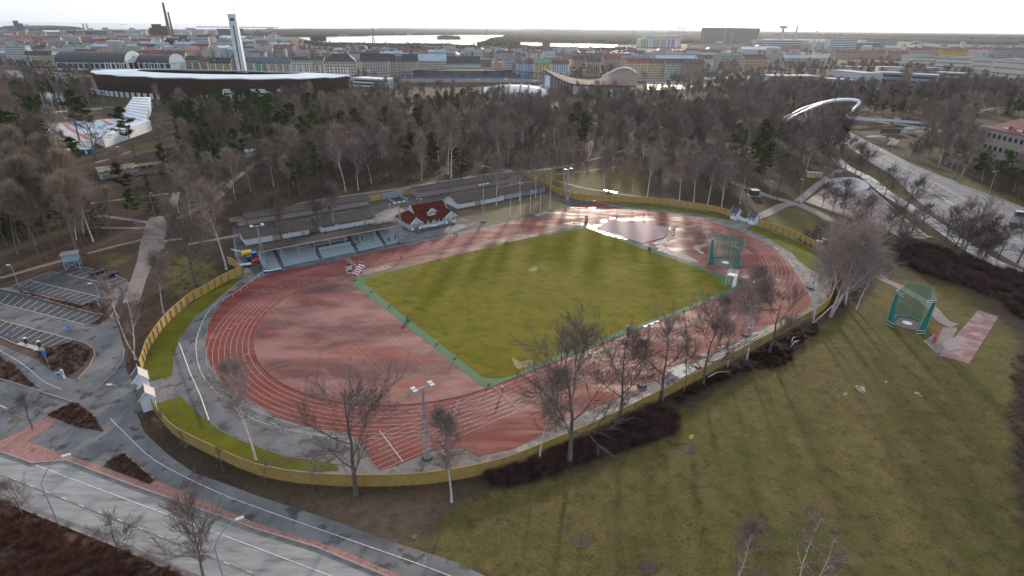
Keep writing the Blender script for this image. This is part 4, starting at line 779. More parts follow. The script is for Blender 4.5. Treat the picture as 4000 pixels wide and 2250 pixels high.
gate((1857,553.5),(1885,561),'white picket double gate between the far gatehouses'); gate((365,987),(374,1016),'white picket double gate between the left gatehouses')
# grandstand, stadium frame
st=thing('grandstand','long roofed grandstand with blue-grey bench rows beside the far straight','grandstand',K(-64,50.5),YAW)
Lg=43.3; rows=9
b=MB()
for k in range(rows): b.box(0,Lg,.3+k*.8,.3+(k+1)*.8+(.0 if k<rows-1 else .5),0,.25+k*.36)
b.build('concrete_tiers',flat('tier_grey',(.16,.16,.17)),st)
segs=[(.2,4.0),(5.2,17.0),(18.3,30.4),(31.7,38.2),(39.2,Lg-.2)]; segs=[(.2,3.9),(5.1,15.6),(16.8,27.4),(28.6,37.2),(38.4,Lg-.2)]
for k in range(rows):
    for i,(a,c) in enumerate(segs):
        if i==2 and k in(4,5,6): continue
        z=.25+k*.36; MB().box(a,c,.42+k*.8,.42+k*.8+.52,z+.003,z+.34).build('bench',SEATM,st)
for i,(a,c) in enumerate(segs[:-1]):
    b=MB(); x0,x1=c+.1,segs[i+1][0]-.1
    for k in range(rows*2): b.box(x0,x1,.3+k*.4+.02,.3+k*.4+.3,.02+k*.18,.10+k*.18+.16)
    b.build('stair',DGREY,st)
MB().box(16.8,27.4,3.7,3.85,1.6,2.7).build('press_box_panel',SEATM,st); MB().box(19.2,24.5,6.5,7.3,2.9,4.1).build('announcer_box',flat('announcer_box_paint',(.30,.35,.34)),st)
b=MB(); b.box(-.15,0,.2,8,0,2.2); b.add([(-.15,.2,2.2),(0,.2,2.2),(0,8,4.4),(-.15,8,4.4),(-.15,8,2.2),(0,8,2.2)],[(0,1,2,3),(0,3,4),(1,5,2),(3,2,5,4)]); b.build('side_wall',flat('stand_side_wall',(.33,.38,.42)),st)
MB().box(0,Lg,7.9,8.1,0,4.4).build('back_wall',flat('stand_back_wall',(.10,.09,.09)),st)
b=MB(); b.add([(-.8,1.3,5.75),(Lg+.9,1.3,5.75),(Lg+.2,8.4,5.2),(-.8,8.4,5.2),(-.8,1.3,5.9),(Lg+.9,1.3,5.9),(Lg+.2,8.4,5.35),(-.8,8.4,5.35)],[(0,3,2,1),(4,5,6,7),(0,1,5,4),(1,2,6,5),(2,3,7,6),(3,0,4,7)]); b.build('roof',mat('roof_felt_dark',(.042,.036,.034),(.060,.052,.048),sc=.5,rough=1,spec=.05),st)
MB().box(-.8,Lg+.9,1.2,1.3,5.7,5.95).build('fascia',TIMB,st)
for i in range(9):
    x=.3+i*(Lg-.5)/8.6; o=MB(); o.box(x-.11,x+.11,2.1,2.32,.4,5.6); o.bar((x,2.2,4.6),(x-.8,2.2,5.55),.12,.12); o.bar((x,2.2,4.6),(x+.8,2.2,5.55),.12,.12); o.bar((x,2.2,4.6),(x,4.4,5.5),.12,.12); o.build('post',TIMB,st)
    if i<9: MB().cyl(x+.6,7.9,5.3,6.5,.13,6).build('vent_pipe',BLK,st)
# sheds
def shed(x0,x1,y0,y1,hw,hr,yr,label,wallm,groups,hi=True,over=.6,rib=.75):
    o=thing('shed',label,'shed',K(x0,y0),YAW); Lx=x1-x0; D=y1-y0; r=yr-y0
    MB().box(0,Lx,0,D,0,hw).gwall(0,0,D,hw,hr,r).gwall(Lx-.2,0,D,hw,hr,r).build('wall',wallm,o)
    MB().box(-.03,Lx+.03,-.03,D+.03,0,.35).build('plinth',flat('plinth_grey',(.14,.145,.13)),o)
    rf=MB().gable(0,Lx,0,D,hw,hr,over,r,t=.12).build('roof',ROOFB,o)
    b=MB(); n=int(Lx/rib); k=over/r; ze=hw-(hr-hw)*k; yo=-over; k2=over/(D-r); ze2=hw-(hr-hw)*k2
    for i in range(n+1):
        x=i*Lx/n; b.bar((x,yo,ze+.15),(x,r,hr+.15),.09,.08); b.bar((x,r,hr+.15),(x,D+over,ze2+.15),.09,.08)
    b.bar((-over,r,hr+.18),(Lx+over,r,hr+.18),.3,.1); b.build('seam',RIBM,rf)
    for g in groups:
        if g[0]=='w':
            a,c,n=g[1:4]; z0,z1=(hw-.95,hw-.35) if hi else (1.0,2.2); w=(c-a)/n
            for i in range(n):
                f=MB().box(a+i*w,a+(i+1)*w,-.08,-.002,z0,z1).build('window',FRM,o); MB().box(a+i*w+.08,a+(i+.5)*w-.03,-.085-.01,-.081,z0+.08,z1-.08).box(a+(i+.5)*w+.03,a+(i+1)*w-.08,-.095,-.081,z0+.08,z1-.08).build('pane',GLS,f)
        elif g[0]=='d': MB().box(g[1],g[1]+(g[2] if len(g)>2 else 1.1),-.07,-.002,.3,hw-.3).build('door',g[3] if len(g)>3 else flat('door_grey',(.20,.20,.21)),o)
        elif g[0]=='v': MB().box(g[1]-.3,g[1]+.3,r+.4,r+1.0,hr-.3,hr+.5).build('vent',BLK,rf)
    return o
shed(-58.9,-12.4,98.6,105.2,2.7,3.7,102.2,'long beige shed with rusty ribbed roof behind the grandstand, at the edge of the wood',SHEDG,[('w',.7,4.2,3),('d',4.6),('w',6.0,13,6),('w',15,21.5,6),('d',22),('w',23.3,29.5,5),('d',29.9,.9,DGREY),('w',31,37,5),('d',37.4),('w',38.8,44.6,5),('v',4.5),('v',17),('v',31)])
shed(9.2,56.5,97.7,104,2.9,4.0,101,'long beige shed with ribbed roof and window strips behind the white shed',SHEDG,[('w',.8,4.5,3),('d',4.9),('w',6.3,14.5,6),('d',15),('w',16.3,24,6),('w',25.5,29,2),('w',29.3,33,3),('w',34.4,40,4),('d',40.5),('w',41.8,46,4),('v',12),('v',24),('v',36)])
shed(-64.4,-43.6,76,84,2.8,4.1,80.3,'left shed with ribbed roof right behind the grandstand roof',SHEDW,[('d',8.6,3,SHEDG),('w',11.7,14,2),('w',14.4,18,3),('d',18.2,1.2,TIMB),('w',19.4,20.7,1)])
shed(-43.4,-40,77.6,83,2.7,3.4,80.3,'low recessed link roof between the two sheds behind the grandstand',flat('link_wall',(.2,.2,.21)),[('w',.3,3.1,3)],over=.3)
shed(-39.8,-19.9,75.2,83.6,2.8,4.2,80.2,'right shed with ribbed roof behind the grandstand, nearest the clubhouse',SHEDW,[('w',1,5.2,3),('w',6.6,15.6,9),('d',15.9,1,TIMB),('w',17,19.6,2)])
shed(14.8,37.5,73.8,83.8,2.9,4.5,79,'white shed with ribbed roof and white gable right of the clubhouse',SHEDW,[('w',.6,7.8,5),('d',8.2,2.6,SHEDG),('w',11.2,20,6)])
shed(38.6,60.3,75,84,2.9,4.3,79.5,'shed with graffiti front under a ribbed roof near the far flagpoles',flat('shed_cream',(.36,.33,.31)),[('w',.6,8,5),('d',8.6,5.2,flat('graffiti_blue',(.16,.19,.30))),('w',14.2,17,2),('d',17.6,3.4,flat('graffiti_slate',(.13,.16,.20)))])
o=thing('carport','low flat-roofed carport at the left end of the long back shed','carport',K(-64.5,98.8),YAW); MB().box(0,5.4,0,4.5,2.2,2.45).build('roof',ROOFB,o); MB().box(0,5.4,-.08,0,2.15,2.5).build('fascia',OCH,o); MB().box(2.2,5.4,.3,.5,0,2.15).build('wall',SHEDG,o)
for x in (.1,2.1): MB().box(x,x+.15,.2,.35,0,2.15).build('post',DARKB,o)
# clubhouse
cb=thing('clubhouse','old wooden clubhouse with red tiled roof, white gables and veranda','house',K(-12.8,59.6),YAW)
CW=flat('clubhouse_wall',(.40,.47,.49)); MB().box(.3,18.2,1.6,11,.5,2.9).build('wall',CW,cb); MB().box(.2,18.3,.1,11.1,0,.5).build('plinth',flat('stone_plinth',(.22,.21,.21)),cb)
rf=MB(); X0,X1,Y0,Y1=-.6,18.9,-.2,11.6; x0,x1,y0,y1=4.0,17.0,4.4,8.9; zl,zu,zr=2.85,5.1,7.35
rf.add([(X0,Y0,zl),(X1,Y0,zl),(X1,Y1,zl),(X0,Y1,zl),(x0,y0,zu),(x1,y0,zu),(x1,y1,zu),(x0,y1,zu)],[(0,1,5,4),(1,2,6,5),(2,3,7,6),(3,0,4,7),(0,3,2,1)])
ym=(y0+y1)/2; rf.add([(x0-.3,y0,zu),(x1+.3,y0,zu),(x1+.3,ym,zr),(x0-.3,ym,zr),(x0-.3,y1,zu),(x1+.3,y1,zu)],[(0,1,2,3),(3,2,5,4),(0,3,4),(1,5,2)])
rf=rf.build('roof',TILE,cb)
b=MB()
for x in (x0-.34,x1+.34):
    for y in (y0-.3,y1+.3): b.bar((x,y,zu-.25),(x,ym,zr+.1),.08,.3)
b.build('bargeboard',WHT,rf); MB().add([(x0-.33,y0+.4,zu),(x0-.33,y1-.4,zu),(x0-.33,ym,zr-.4)],[(0,2,1)]).build('gable_board',CW,cb)
MB().box(7.0,7.8,8.2,9.0,5.5,9.0).build('chimney',mat('red_brick',(.22,.07,.05),(.28,.10,.075),sc=3),rf)
def porch(xa,xb,yf,yb,label):
    w=xb-xa; xm=(xa+xb)/2
    b=MB(); 
    for s,xe in ((-1,xa-.45),(1,xb+.45)): b.add([(xe,yf-.35,2.95),(xm,yf-.35,4.75),(xm,yb+3.4,4.75),(xe,yb,2.95),(xe,yf-.35,3.07),(xm,yf-.35,4.87),(xm,yb+3.4,4.87),(xe,yb,3.07)],[(0,1,2,3),(7,6,5,4),(0,4,5,1),(1,5,6,2),(2,6,7,3),(3,7,4,0)] if s<0 else [(3,2,1,0),(4,5,6,7),(1,5,4,0),(2,6,5,1),(3,7,6,2),(0,4,7,3)])
    p=b.build('porch_roof',TILE,cb); g=MB(); g.add([(xa,yf,3.0),(xb,yf,3.0),(xm,yf,4.6),(xa,yf+.1,3.0),(xb,yf+.1,3.0),(xm,yf+.1,4.6)],[(0,1,2),(3,5,4)]); g.build('gable_board',CW,p)
    b=MB(); b.bar((xa-.5,yf-.4,2.9),(xm,yf-.4,4.85),.08,.32); b.bar((xb+.5,yf-.4,2.9),(xm,yf-.4,4.85),.08,.32); b.tube([(xm,yf-.4,4.7),(xm,yf-.4,5.5)],[.1,.03],4); b.box(xa,xb,yf-.05,yf,2.75,2.95); b.build('bargeboard',WHT,p)
    for x in (xa,xb-.15): MB().box(x,x+.15,yf,yf+.15,.5,2.9).build('post',WHT,cb)
    for x in (xa,xb-.9): MB().box(x,x+.9,yf+.02,yf+.1,.5,1.35).build('railing_panel',WHT,cb)
    b=MB()
    for k in range(4): b.box(xa+.6+(0 if k else 0),xb-.5,yf-.3*(k+1),yf-.3*k,0,.5-.12*k)
    b.build('steps',flat('step_brown',(.12,.09,.08)),cb); f=MB().box(xm-.9,xm+.9,1.52,1.597,1.7,2.3).build('window',FRM,cb); MB().box(xm-.8,xm-.3,1.5,1.519,1.78,2.22).box(xm-.24,xm+.24,1.5,1.519,1.78,2.22).box(xm+.3,xm+.8,1.5,1.519,1.78,2.22).build('pane',GLS,f)
porch(.2,3.9,-.7,.9,''); porch(14.0,18.2,-.7,.9,'')
for i in range(5): x=4.6+i*2.3; MB().box(x,x+.14,.05,.2,.5,2.85).build('post',WHT,cb)
for a,c in ((4.0,8.0),(10.8,13.9)):
    b=MB(); b.box(a,c,.05,.12,1.25,1.35); b.box(a,c,.05,.12,.5,.62); n=int((c-a)/.16)
    for i in range(n): b.box(a+i*.16+.03,a+i*.16+.14,.05,.12,.62,1.25)
    b.build('railing_panel',WHT,cb)
b=MB(); pts=[(9.4+1.5*math.cos(t),.1-.9*math.sin(t)) for t in np.linspace(0,PI,9)]
for i in range(8): b.bar((*pts[i],.95),(*pts[i+1],.95),.08,.85)
b.build('balcony',WHT,cb)
for x in (4.4,6.2,11.2,12.7,8.4): f=MB().box(x,x+1.2,1.5,1.597,1.2,2.5).build('window',FRM,cb); MB().box(x+.1,x+1.1,1.48,1.499,1.3,2.4).build('pane',GLS,f)
for y in (4.,6.5): f=MB().box(.2,.297,y,y+.9,1.3,2.3).build('window',FRM,cb); MB().box(.18,.199,y+.1,y+.8,1.4,2.2).build('pane',GLS,f)
dm=MB().box(8.3,11.4,1.9,5,3.3,5.4).build('dormer',CW,rf); b=MB()
for xe in (7.9,11.8): b.add([(xe,1.5,5.25),(9.85,1.5,6.6),(9.85,6,6.6),(xe,4.8,5.25),(xe,1.5,5.35),(9.85,1.5,6.7),(9.85,6,6.7),(xe,4.8,5.35)],[(0,1,2,3),(4,5,6,7),(0,1,5,4),(3,2,6,7),(0,3,7,4)])
b.build('dormer_roof',TILE,rf); b=MB(); b.bar((7.9,1.46,5.2),(9.85,1.46,6.65),.08,.26); b.bar((11.8,1.46,5.2),(9.85,1.46,6.65),.08,.26); b.box(8.3,11.4,1.82,1.9,4.2,4.3); b.build('dormer_bargeboard',WHT,rf)
for i in range(4): MB().box(8.5+i*.72,9.1+i*.72,1.84,1.897,4.45,5.15).build('dormer_window',FRM,rf); MB().box(8.58+i*.72,9.02+i*.72,1.82,1.839,4.53,5.07).build('dormer_pane',GLS,rf)
MB().add([(8.5,1.89,5.4),(11.2,1.89,5.4),(9.85,1.89,6.4)],[(0,1,2)]).build('dormer_gable',CW,rf)
# underpass gate
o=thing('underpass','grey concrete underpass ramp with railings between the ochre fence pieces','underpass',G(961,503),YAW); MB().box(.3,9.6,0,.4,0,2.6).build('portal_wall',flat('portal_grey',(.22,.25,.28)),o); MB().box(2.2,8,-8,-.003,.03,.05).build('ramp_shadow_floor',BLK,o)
for x in (2,8): MB().box(x,x+.15,-8,0,0,1.1).build('parapet',flat('parapet_blue_grey',(.20,.26,.32)),o)
# floodlight masts
LAMPW=flat('lamp_glass_pale',(.42,.44,.46),rough=.4)
def mast(px,label,n=4,H=14.3,rz=YAW,loc=None):
    o=thing('floodlight_mast',label,'floodlight mast',loc if loc else G(*px),rz,'floodlight masts'); b=MB(); w0,w1=.55,.22; hb=H*.55; hb=H*.62
    c=[(-1,-1),(1,-1),(1,1),(-1,1)]
    W_=lambda z:w0+(w1-w0)*z/H
    for x,y in c: b.tube([(x*w0,y*w0,0),(x*W_(hb),y*W_(hb),hb)],.05,4)
    k=12
    for i in range(k):
        z0,z1=hb*i/k,hb*(i+1)/k
        for j in range(4):
            p,q=c[j],c[(j+1)%4]; 
            if i%2: p,q=q,p
            b.tube([(p[0]*W_(z0),p[1]*W_(z0),z0),(q[0]*W_(z1),q[1]*W_(z1),z1)],.03,3,cap=False)
    b.build('lattice',STEEL,o); MB().tube([(0,0,hb-.5),(0,0,H)],[.26,.14],8).build('pole',STEEL,o); MB().box(-.7,.7,-.7,.7,0,.35).build('base',DGREY,o); MB().box(-1.9,1.9,-.1,.1,H-.1,H+.1).build('crossbar',STEEL,o)
    xs_=(-1.7,0,1.7) if n==3 else (-1.5,1.5)
    for x in xs_:
        for s in ((-1,) if n==3 else (-1,1)): MB().box(x-.38,x+.38,s*.42-.3,s*.42+.3,H+.1,H+.34).build('floodlight',LAMPW,o)
    MB().box(-.25,.25,-.75,-.45,1.6,2.4).build('switch_box',STEEL,o)
    return o
mast((668,684),'floodlight mast at the left end of the grandstand'); mast((1011,613),'floodlight mast at the right end of the grandstand',3); mast((1216.5,558),'floodlight mast on the lawn right of the clubhouse',3); mast((1425.5,512),'floodlight mast by the far corner of the ochre fence'); mast(None,'leaning-looking floodlight mast at the outer right bend',4,loc=K(60,-47.6)); mast(None,'floodlight mast among the birches at the right end of the near straight',3,loc=K(20.5,-53.6)); mast((1615,970),'floodlight mast by the dugout on the near straight',3); mast((1075,1152),'nearest floodlight mast, at the lower edge of the track')
# flagpoles
for i,(x,y) in enumerate(((1283.5,548),(1309,542),(1334,537),(1359,532),(1383,526.5))):
    o=thing('flagpole',f'{("leftmost","second","middle","fourth","rightmost")[i]} white flagpole of five by the far straight','flagpole',G(x,y),group='white flagpoles by the far straight'); MB().tube([(0,0,0),(0,0,9.5)],[.10,.05],8).build('pole',WHT,o); MB().cyl(0,0,9.5,9.62,.09,8).build('finial',WHT,o)
# hammer cages
NETM=bpy.data.materials.new('green_net'); NETM.use_nodes=True; t=NETM.node_tree; b_=t.nodes['Principled BSDF']; b_.inputs['Base Color'].default_value=(.02,.20,.16,1); b_.inputs['Roughness'].default_value=.8; b_.inputs['Alpha'].default_value=.5
NETD=flat('green_net_bunched',(.015,.17,.14))
def cage(loc,rz,label,H=7.5,poly=None,bunch=(0,-1)):
    o=thing('throwing_cage',label,'hammer cage',loc,rz); P=poly; n=len(P)
    for i,(x,y) in enumerate(P):
        MB().tube([(x*1.1,y*1.1,0),(x*1.1,y*1.1,H),(x*.98,y*.98,H+.6)],.07,5).build('post',STEEL,o)
        if i<n-1:
            x2,y2=P[i+1]; b=MB(); m_=5
            for k in range(m_):
                f0,f1=k/m_,(k+1)/m_; s0=1-.10*math.sin(PI*f0); s1=1-.10*math.sin(PI*f1)
                b.add([(x*s0,y*s0,H*f0+.05),(x2*s0,y2*s0,H*f0+.05),(x2*s1,y2*s1,H*f1+.05),(x*s1,y*s1,H*f1+.05)],[(0,1,2,3)])
            b.build('net',NETM,o); MB().bar((x,y,.12),(x2,y2,.12),.5,.22).build('net_hem',NETD,o)
    for k in bunch:
        x,y=P[k]; MB().tube([(x*1.02,y*1.02,H),(x*.97,y*.97,H*.5),(x*.9,y*.9,.2)],[.3,.5,.8],6).build('bunched_net',NETD,o)
        for z in (.3,1.1,H-.5,H): MB().tube([(x*1.1,y*1.1,z),(x*.62,y*1.45,z)],.05,4).build('gate_arm',ALU,o)
    MB().cyl(0,0,.0,.05,max(abs(p[0]) for p in P)*.97,24).build('floor_disc',flat('cage_floor',(.10,.085,.08)),o); MB().cyl(0,0,.05,.09,1.1,24).build('throwing_circle',flat('white_concrete',(.66,.66,.66),rough=.4),o)
cage(K(56.2,-22.1,.09),YAW,'green netted hammer cage inside the right bend of the track',8.0,[(-4.7,2.5),(-2.2,4.4),(1.5,4.6),(4.2,2.2),(4.6,-2.0),(1.2,-4.4),(-3.2,-4.2)],bunch=(0,))
q=G(*t32(1400,355)); A_,B_=G(*t32(1180,465)),G(*t32(1540,565))
o=cage(q,math.atan2((B_-A_).y,(B_-A_).x),'tall green netted discus cage standing on the meadow',9.2,[(-3.7,-3.9),(-3.1,-.5),(-2.6,3),(0,4.3),(2.6,3),(3.2,-.5),(3.7,-3.9)],bunch=(0,-1)); MB().box(-.3,1.0,-5.2,-1.8,.02,.06).build('concrete_slab',MATS['pale_concrete'],o)
# cones, boxes, orange posts round the pitch
cones=[t12(1163,40),t12(1343,186),t12(1541,342),t12(1821,566),t12(2005,710),t12(2343,972)]+[(1288+x/4,724+y/4) for x,y in ((60,858),(345,737),(777,567),(1155,427),(1535,282),(1792,180),(2032,80))]+[(1288+x/4,362+y/4) for x,y in ((178,960),(422,899),(896,904),(1128,984),(1637,1172),(1930,1284))]
cn=None
wd=('first','second','third','fourth','fifth','sixth','seventh','eighth','ninth','tenth','eleventh','twelfth','thirteenth','fourteenth','fifteenth','sixteenth','seventeenth','eighteenth','nineteenth')
for i,p in enumerate(cones):
    side='left edge' if i<6 else 'near edge' if i<13 else 'far left edge' if i<15 else 'far right edge'; k=i if i<6 else i-6 if i<13 else i-13 if i<15 else i-15
    lb=f'orange marker post, {wd[k]} from the {"far corner" if i<6 else "left"} on the {side} of the pitch'
    if cn is None:
        cn=thing('marker_post',lb,'marker post',G(*p)+Vector((0,0,.09)),group='orange marker posts round the pitch'); MB().cyl(0,0,0,.1,.3,10).build('base',BLK,cn); MB().tube([(0,0,.1),(0,0,.95),(0,0,.97),(0,0,1.15)],[.10,.08,.13,.11],8).build('post',ORG,cn); MB().cyl(0,0,.62,.78,.105,8).build('reflector',YEL,cn)
    else: copy_tree(cn,None,label=lb,location=G(*p)+Vector((0,0,.09)))
def gbox(px,w,d,h,m_,name,label,cat,z=.09,lid=None,rz=YAW):
    o=thing(name,label,cat,G(*px)+Vector((0,0,z)),rz); MB().box(-w/2,w/2,-d/2,d/2,0,h).box(-w/2-.04,w/2+.04,-d/2-.04,d/2+.04,h*.86,h).build('body',m_,o); MB().box(-w/2+.1,w/2-.1,-d/2-.06,-d/2-.02,h*.2,h*.5).build('front_panel',lid or DGREY,o)
    for s in(-1,1): MB().cyl(s*w*.35,0,-.02,.1,.1,6).build('foot',BLK,o)
    return o
gbox((1633,629.5),.9,.7,.95,TEAL,'equipment_box','teal box on the turf at the far right edge of the pitch','box'); gbox((1027,806.5),.8,.6,.9,TEAL,'equipment_box','teal box beside an orange post on the left pitch edge','box'); gbox((1273,615),.8,.6,.8,TEAL,'equipment_box','teal box on the far left edge of the pitch','box'); gbox((1580,828),.7,.5,.8,BLUE,'equipment_box','blue box beside an orange post on the near pitch edge','box'); gbox((1861,714),.9,.6,1.1,RED,'equipment_box','red and black box at the right corner of the pitch','box')
for p,l_ in (((893,706),'left'),((1106,655),'middle'),((1199,635),'right')): o=thing('starting_weight',f'small dark weight on the turf border, {l_} one at the far edge of the pitch','weight',G(*p)+Vector((0,0,.08)),YAW); MB().box(-.5,.5,-.15,.15,0,.15).cyl(0,0,.15,.45,.12,6).build('block',DGREY,o)
gbox((1475,556),.9,.9,1.9,flat('grey_cabinet',(.35,.35,.36)),'cabinet','white-topped grey cabinet at the far corner of the pitch','cabinet'); gbox((879.5,688),1.4,1.1,2.6,flat('finish_cabinet',(.40,.37,.36)),'cabinet','tall grey finish cabinet at the left bend','cabinet')
def frame_stair(px,label,n,w,run,H,rz,name='judge_stand'):
    o=thing(name,label,'judges stand',G(*px)+Vector((0,0,.09)),rz); b=MB()
    for s in(-w/2,w/2): b.tube([(s,-run/2,0),(s,run/2,H),(s,run/2,0),(s,-run/2,0)],.05,4); b.tube([(s,run/2,H),(s,run/2,H+1),(s,0,H*.5+1.1)],.04,4)
    b.tube([(-w/2,run/2,H+1),(w/2,run/2,H+1)],.04,4); b.build('frame',ALU,o)
    for i in range(n): z=H*(i+1)/n; y=-run/2+run*(i+1)/n; MB().box(-w/2,w/2,y-.3,y+.02,z-.05,z).build('step',ALU,o)
    return o
frame_stair((902,689),'grey metal tiered judges stairs beside the finish cabinet',5,2.2,3.2,2.2,YAW-1.2)
o=thing('judge_tower','white metal judges tower of stacked bars at the right corner of the pitch','judges stand',G(1837,721)+Vector((0,0,.09)),YAW+.2); b=MB(); w=1.1
for x in(-w,w):
    for y in(-w,w): b.tube([(x,y,0),(x,y,4.9)],.06,4)
b.build('frame',ALU,o)
for i in range(9): z=.3+i*.37; MB().box(-w,w,-w-.05+.0,-w+.3,z,z+.07).build('step',ALU,o)
MB().box(-w,w,-w,w,3.6,3.7).build('platform',ALU,o)
for z in (4.2,4.55,4.9):
    for s in(-1,1): MB().tube([(-w,s*w,z),(w,s*w,z)],.045,4).build('rail',ALU,o); MB().tube([(s*w,-w,z),(s*w,w,z)],.045,4).build('rail',ALU,o)
# hurdles
def hurdle(loc,rz,label,w=1.2,h=1.0,group=None,bm=WHT):
    o=thing('hurdle',label,'hurdle',loc,rz,group); MB().box(-w/2,w/2,-.03,.03,h-.08,h+.02).build('bar',bm,o)
    b=MB()
    for s in(-1,1): b.tube([(s*w*.45,0,h),(s*w*.45,0,.05),(s*w*.45,-.6,.05)],.03,4)
    b.build('frame',STEEL,o); return o
q0,q1=G(1351,549),G(1379,541)
for i in range(9):
    for j in range(2): hurdle(q0.lerp(q1,i/8)+Vector((sy*-1.3*j,cy*1.3*j,.05)),YAW+PI/2,'white hurdle in the double row parked at the edge of the far straight',1.2,1.05,'hurdles parked by the far straight')
h=hurdle(G(1735,576)+Vector((0,0,.06)),YAW-.4,'wide white steeplechase barrier inside the far right bend',4.0,.95); h.children[0].scale=(1,3,1.6); h.children[0].location=(0,0,-.55)
for i in range(12): p=K(-30+i*5.2,37.4,.05); o=thing('short_post','small grey post along the inner kerb of the far straight','post',p,0,'posts along the inner kerb'); MB().tube([(0,0,0),(0,0,1.0)],.04,5).cyl(0,0,0,.05,.1,6).build('stem',STEEL,o)
# dugout, benches on near straight
o=thing('dugout','white flat-roofed dugout built against the ochre fence on the near straight','dugout',G(1690,960),0); q=o.location; D=[G(1690,945,2.4),G(1678,931,2.4),G(1726,913.5,2.4),G(1755,929,2.4),G(1712,952,2.4)]
P=[(v.x-q.x,v.y-q.y) for v in (G(1677,932,2.5),G(1722,913,2.5),G(1754,930.5,2.5),G(1710,953,2.5))]
MB().prism(P,2.4,2.55).build('roof',mat('roof_white_dirty',(.52,.50,.46),(.36,.35,.32),sc=.7,c3=(.18,.15,.12),sc3=.5,lo3=.55),o); c=Vector((sum(p[0] for p in P)/4,sum(p[1] for p in P)/4)); PP=[(c+(Vector(p)-c)*.94)[:] for p in P]; b=MB()
for i in (0,2,3): a_,b2=PP[i],PP[(i+1)%4]; b.bar((*a_,1.2),(*b2,1.2),.12,2.39)
b.build('wall',flat('dugout_wall',(.45,.42,.45)),o)
for k in range(3):
    A,B=K(-1.5,-57.4+k*.9),K(35,-57.0+k*.9); d=B-A; o=thing('bench_row',f'long weathered plank bench by the near straight, {("row nearest the fence","middle row","row nearest the track")[k]}','bench',A,math.atan2(d.y,d.x),'plank benches by the near straight'); Ln=d.length
    for j in range(2): MB().box(0,Ln,j*.22-.1,j*.22+.08,.85-.25*k,.91-.25*k).build('plank',flat('weathered_plank',(.34,.29,.25)),o)
    for i in range(9): x=Ln*i/8; MB().box(x-.05,x+.05,-.1,.3,0,.85-.25*k).build('leg',DARKB,o)
for px,l_ in (((2108/4+1288-0,724+618/4),'middle'),((1288+1925/4,724+705/4),'left'),((1288+2440/4,724+480/4),'right')):
    o=thing('hurdle_stack',f'stack of white hurdles beside the bench rows, {l_} stack','hurdles',G(*px),YAW)
    for i in range(3): MB().box(-1,1,-.3+i*.3,-.22+i*.3,.5,.6).box(-.9,-.85,-.3+i*.3,-.22+i*.3,0,.5).box(.85,.9,-.3+i*.3,-.22+i*.3,0,.5).build('hurdle_frame',WHT,o)
# tractor, tank, trailer by the grandstand
c_=lambda x,y:((900+x/4.83)*.644,(780+y/4.83)*.644)
def wheel(p,x,y,r,w,name='wheel'): return MB().tube([(x,y-w/2,r),(x,y+w/2,r)],r,12).build(name,BLK,p)
o=thing('tractor','blue tractor parked at the left end of the grandstand','tractor',G(*c_(450,1130)),YAW); MB().box(-.6,.6,-.7,.7,.7,1.6).build('body',DGREY,o); MB().box(-.7,.9,-.75,.75,2.2,2.5).build('cab_roof',BLUE,o); MB().box(-.5,.8,-.65,.65,1.5,2.2).build('cab',GLS,o); MB().box(-2,-.6,-.4,.4,.8,1.5).build('bonnet',BLUE,o); [wheel(o,x,y,r,.35) for x,y,r in ((.6,.9,.75),(.6,-.9,.75),(-1.6,.8,.5),(-1.6,-.8,.5))]
o=thing('tank_trailer','yellow ribbed tank on wheels behind the blue tractor','tank',G(*c_(320,1085)),YAW); MB().tube([(-1.5,0,1.5),(-1.4,0,1.5),(1.4,0,1.5),(1.5,0,1.5)],[.5,.85,.85,.5],10).build('tank',YEL,o); wheel(o,.4,.8,.4,.3); wheel(o,.4,-.8,.4,.3)
for i in range(4): MB().tube([(-1.6,-.4+i*.3,2.3),(-4.0,.2+i*.3,3.3)],.04,4).build('pipe',ALU,o)
o=thing('car_trailer','low blue and white trailer beside the end of the ochre fence','trailer',G(*c_(290,1255)),YAW-.25); MB().box(-1.6,1.6,-.8,.8,.5,.75).build('bed',flat('trailer_bed',(.30,.42,.52)),o); wheel(o,.1,.85,.33,.2); wheel(o,.1,-.85,.33,.2); MB().bar((1.6,0,.5),(2.9,0,.45),.08,.08).build('drawbar',STEEL,o)
o=thing('red_mower','small red machine beside the grandstand side wall','mower',G(*c_(490,1195)),YAW); MB().box(-1,.8,-.5,.5,.4,1.1).box(-.2,.5,-.3,.3,1.1,1.6).build('body',RED,o); [wheel(o,x,y,.35,.25) for x,y in ((.6,.55),(.6,-.55),(-.7,.55),(-.7,-.55))]
for x,y,w,l_ in ((670,1390,.9,'blue starting block table left of the white bench'),(888,1355,.9,'blue starting block table right of the white bench'),(948,1345,.7,'small blue table at the end of the row by the track')):
    o=thing('blue_stand',l_,'table',G(*c_(x,y)),YAW); MB().box(-w/2,w/2,-.35,.35,.75,.9).build('top',WHT,o); [MB().box(sx*w*.35-.06,sx*w*.35+.06,-.25,.25,0,.75).build('leg',BLUE,o) for sx in(-1,1)]
o=thing('white_bench','low white bench in front of the left end of the grandstand','bench',G(*c_(780,1360)),YAW); MB().box(-1.3,1.3,-.3,.3,.45,.6).build('seat',WHT,o); [MB().box(x-.06,x+.06,-.25,.25,0,.45).build('leg',STEEL,o) for x in(-1,1)]
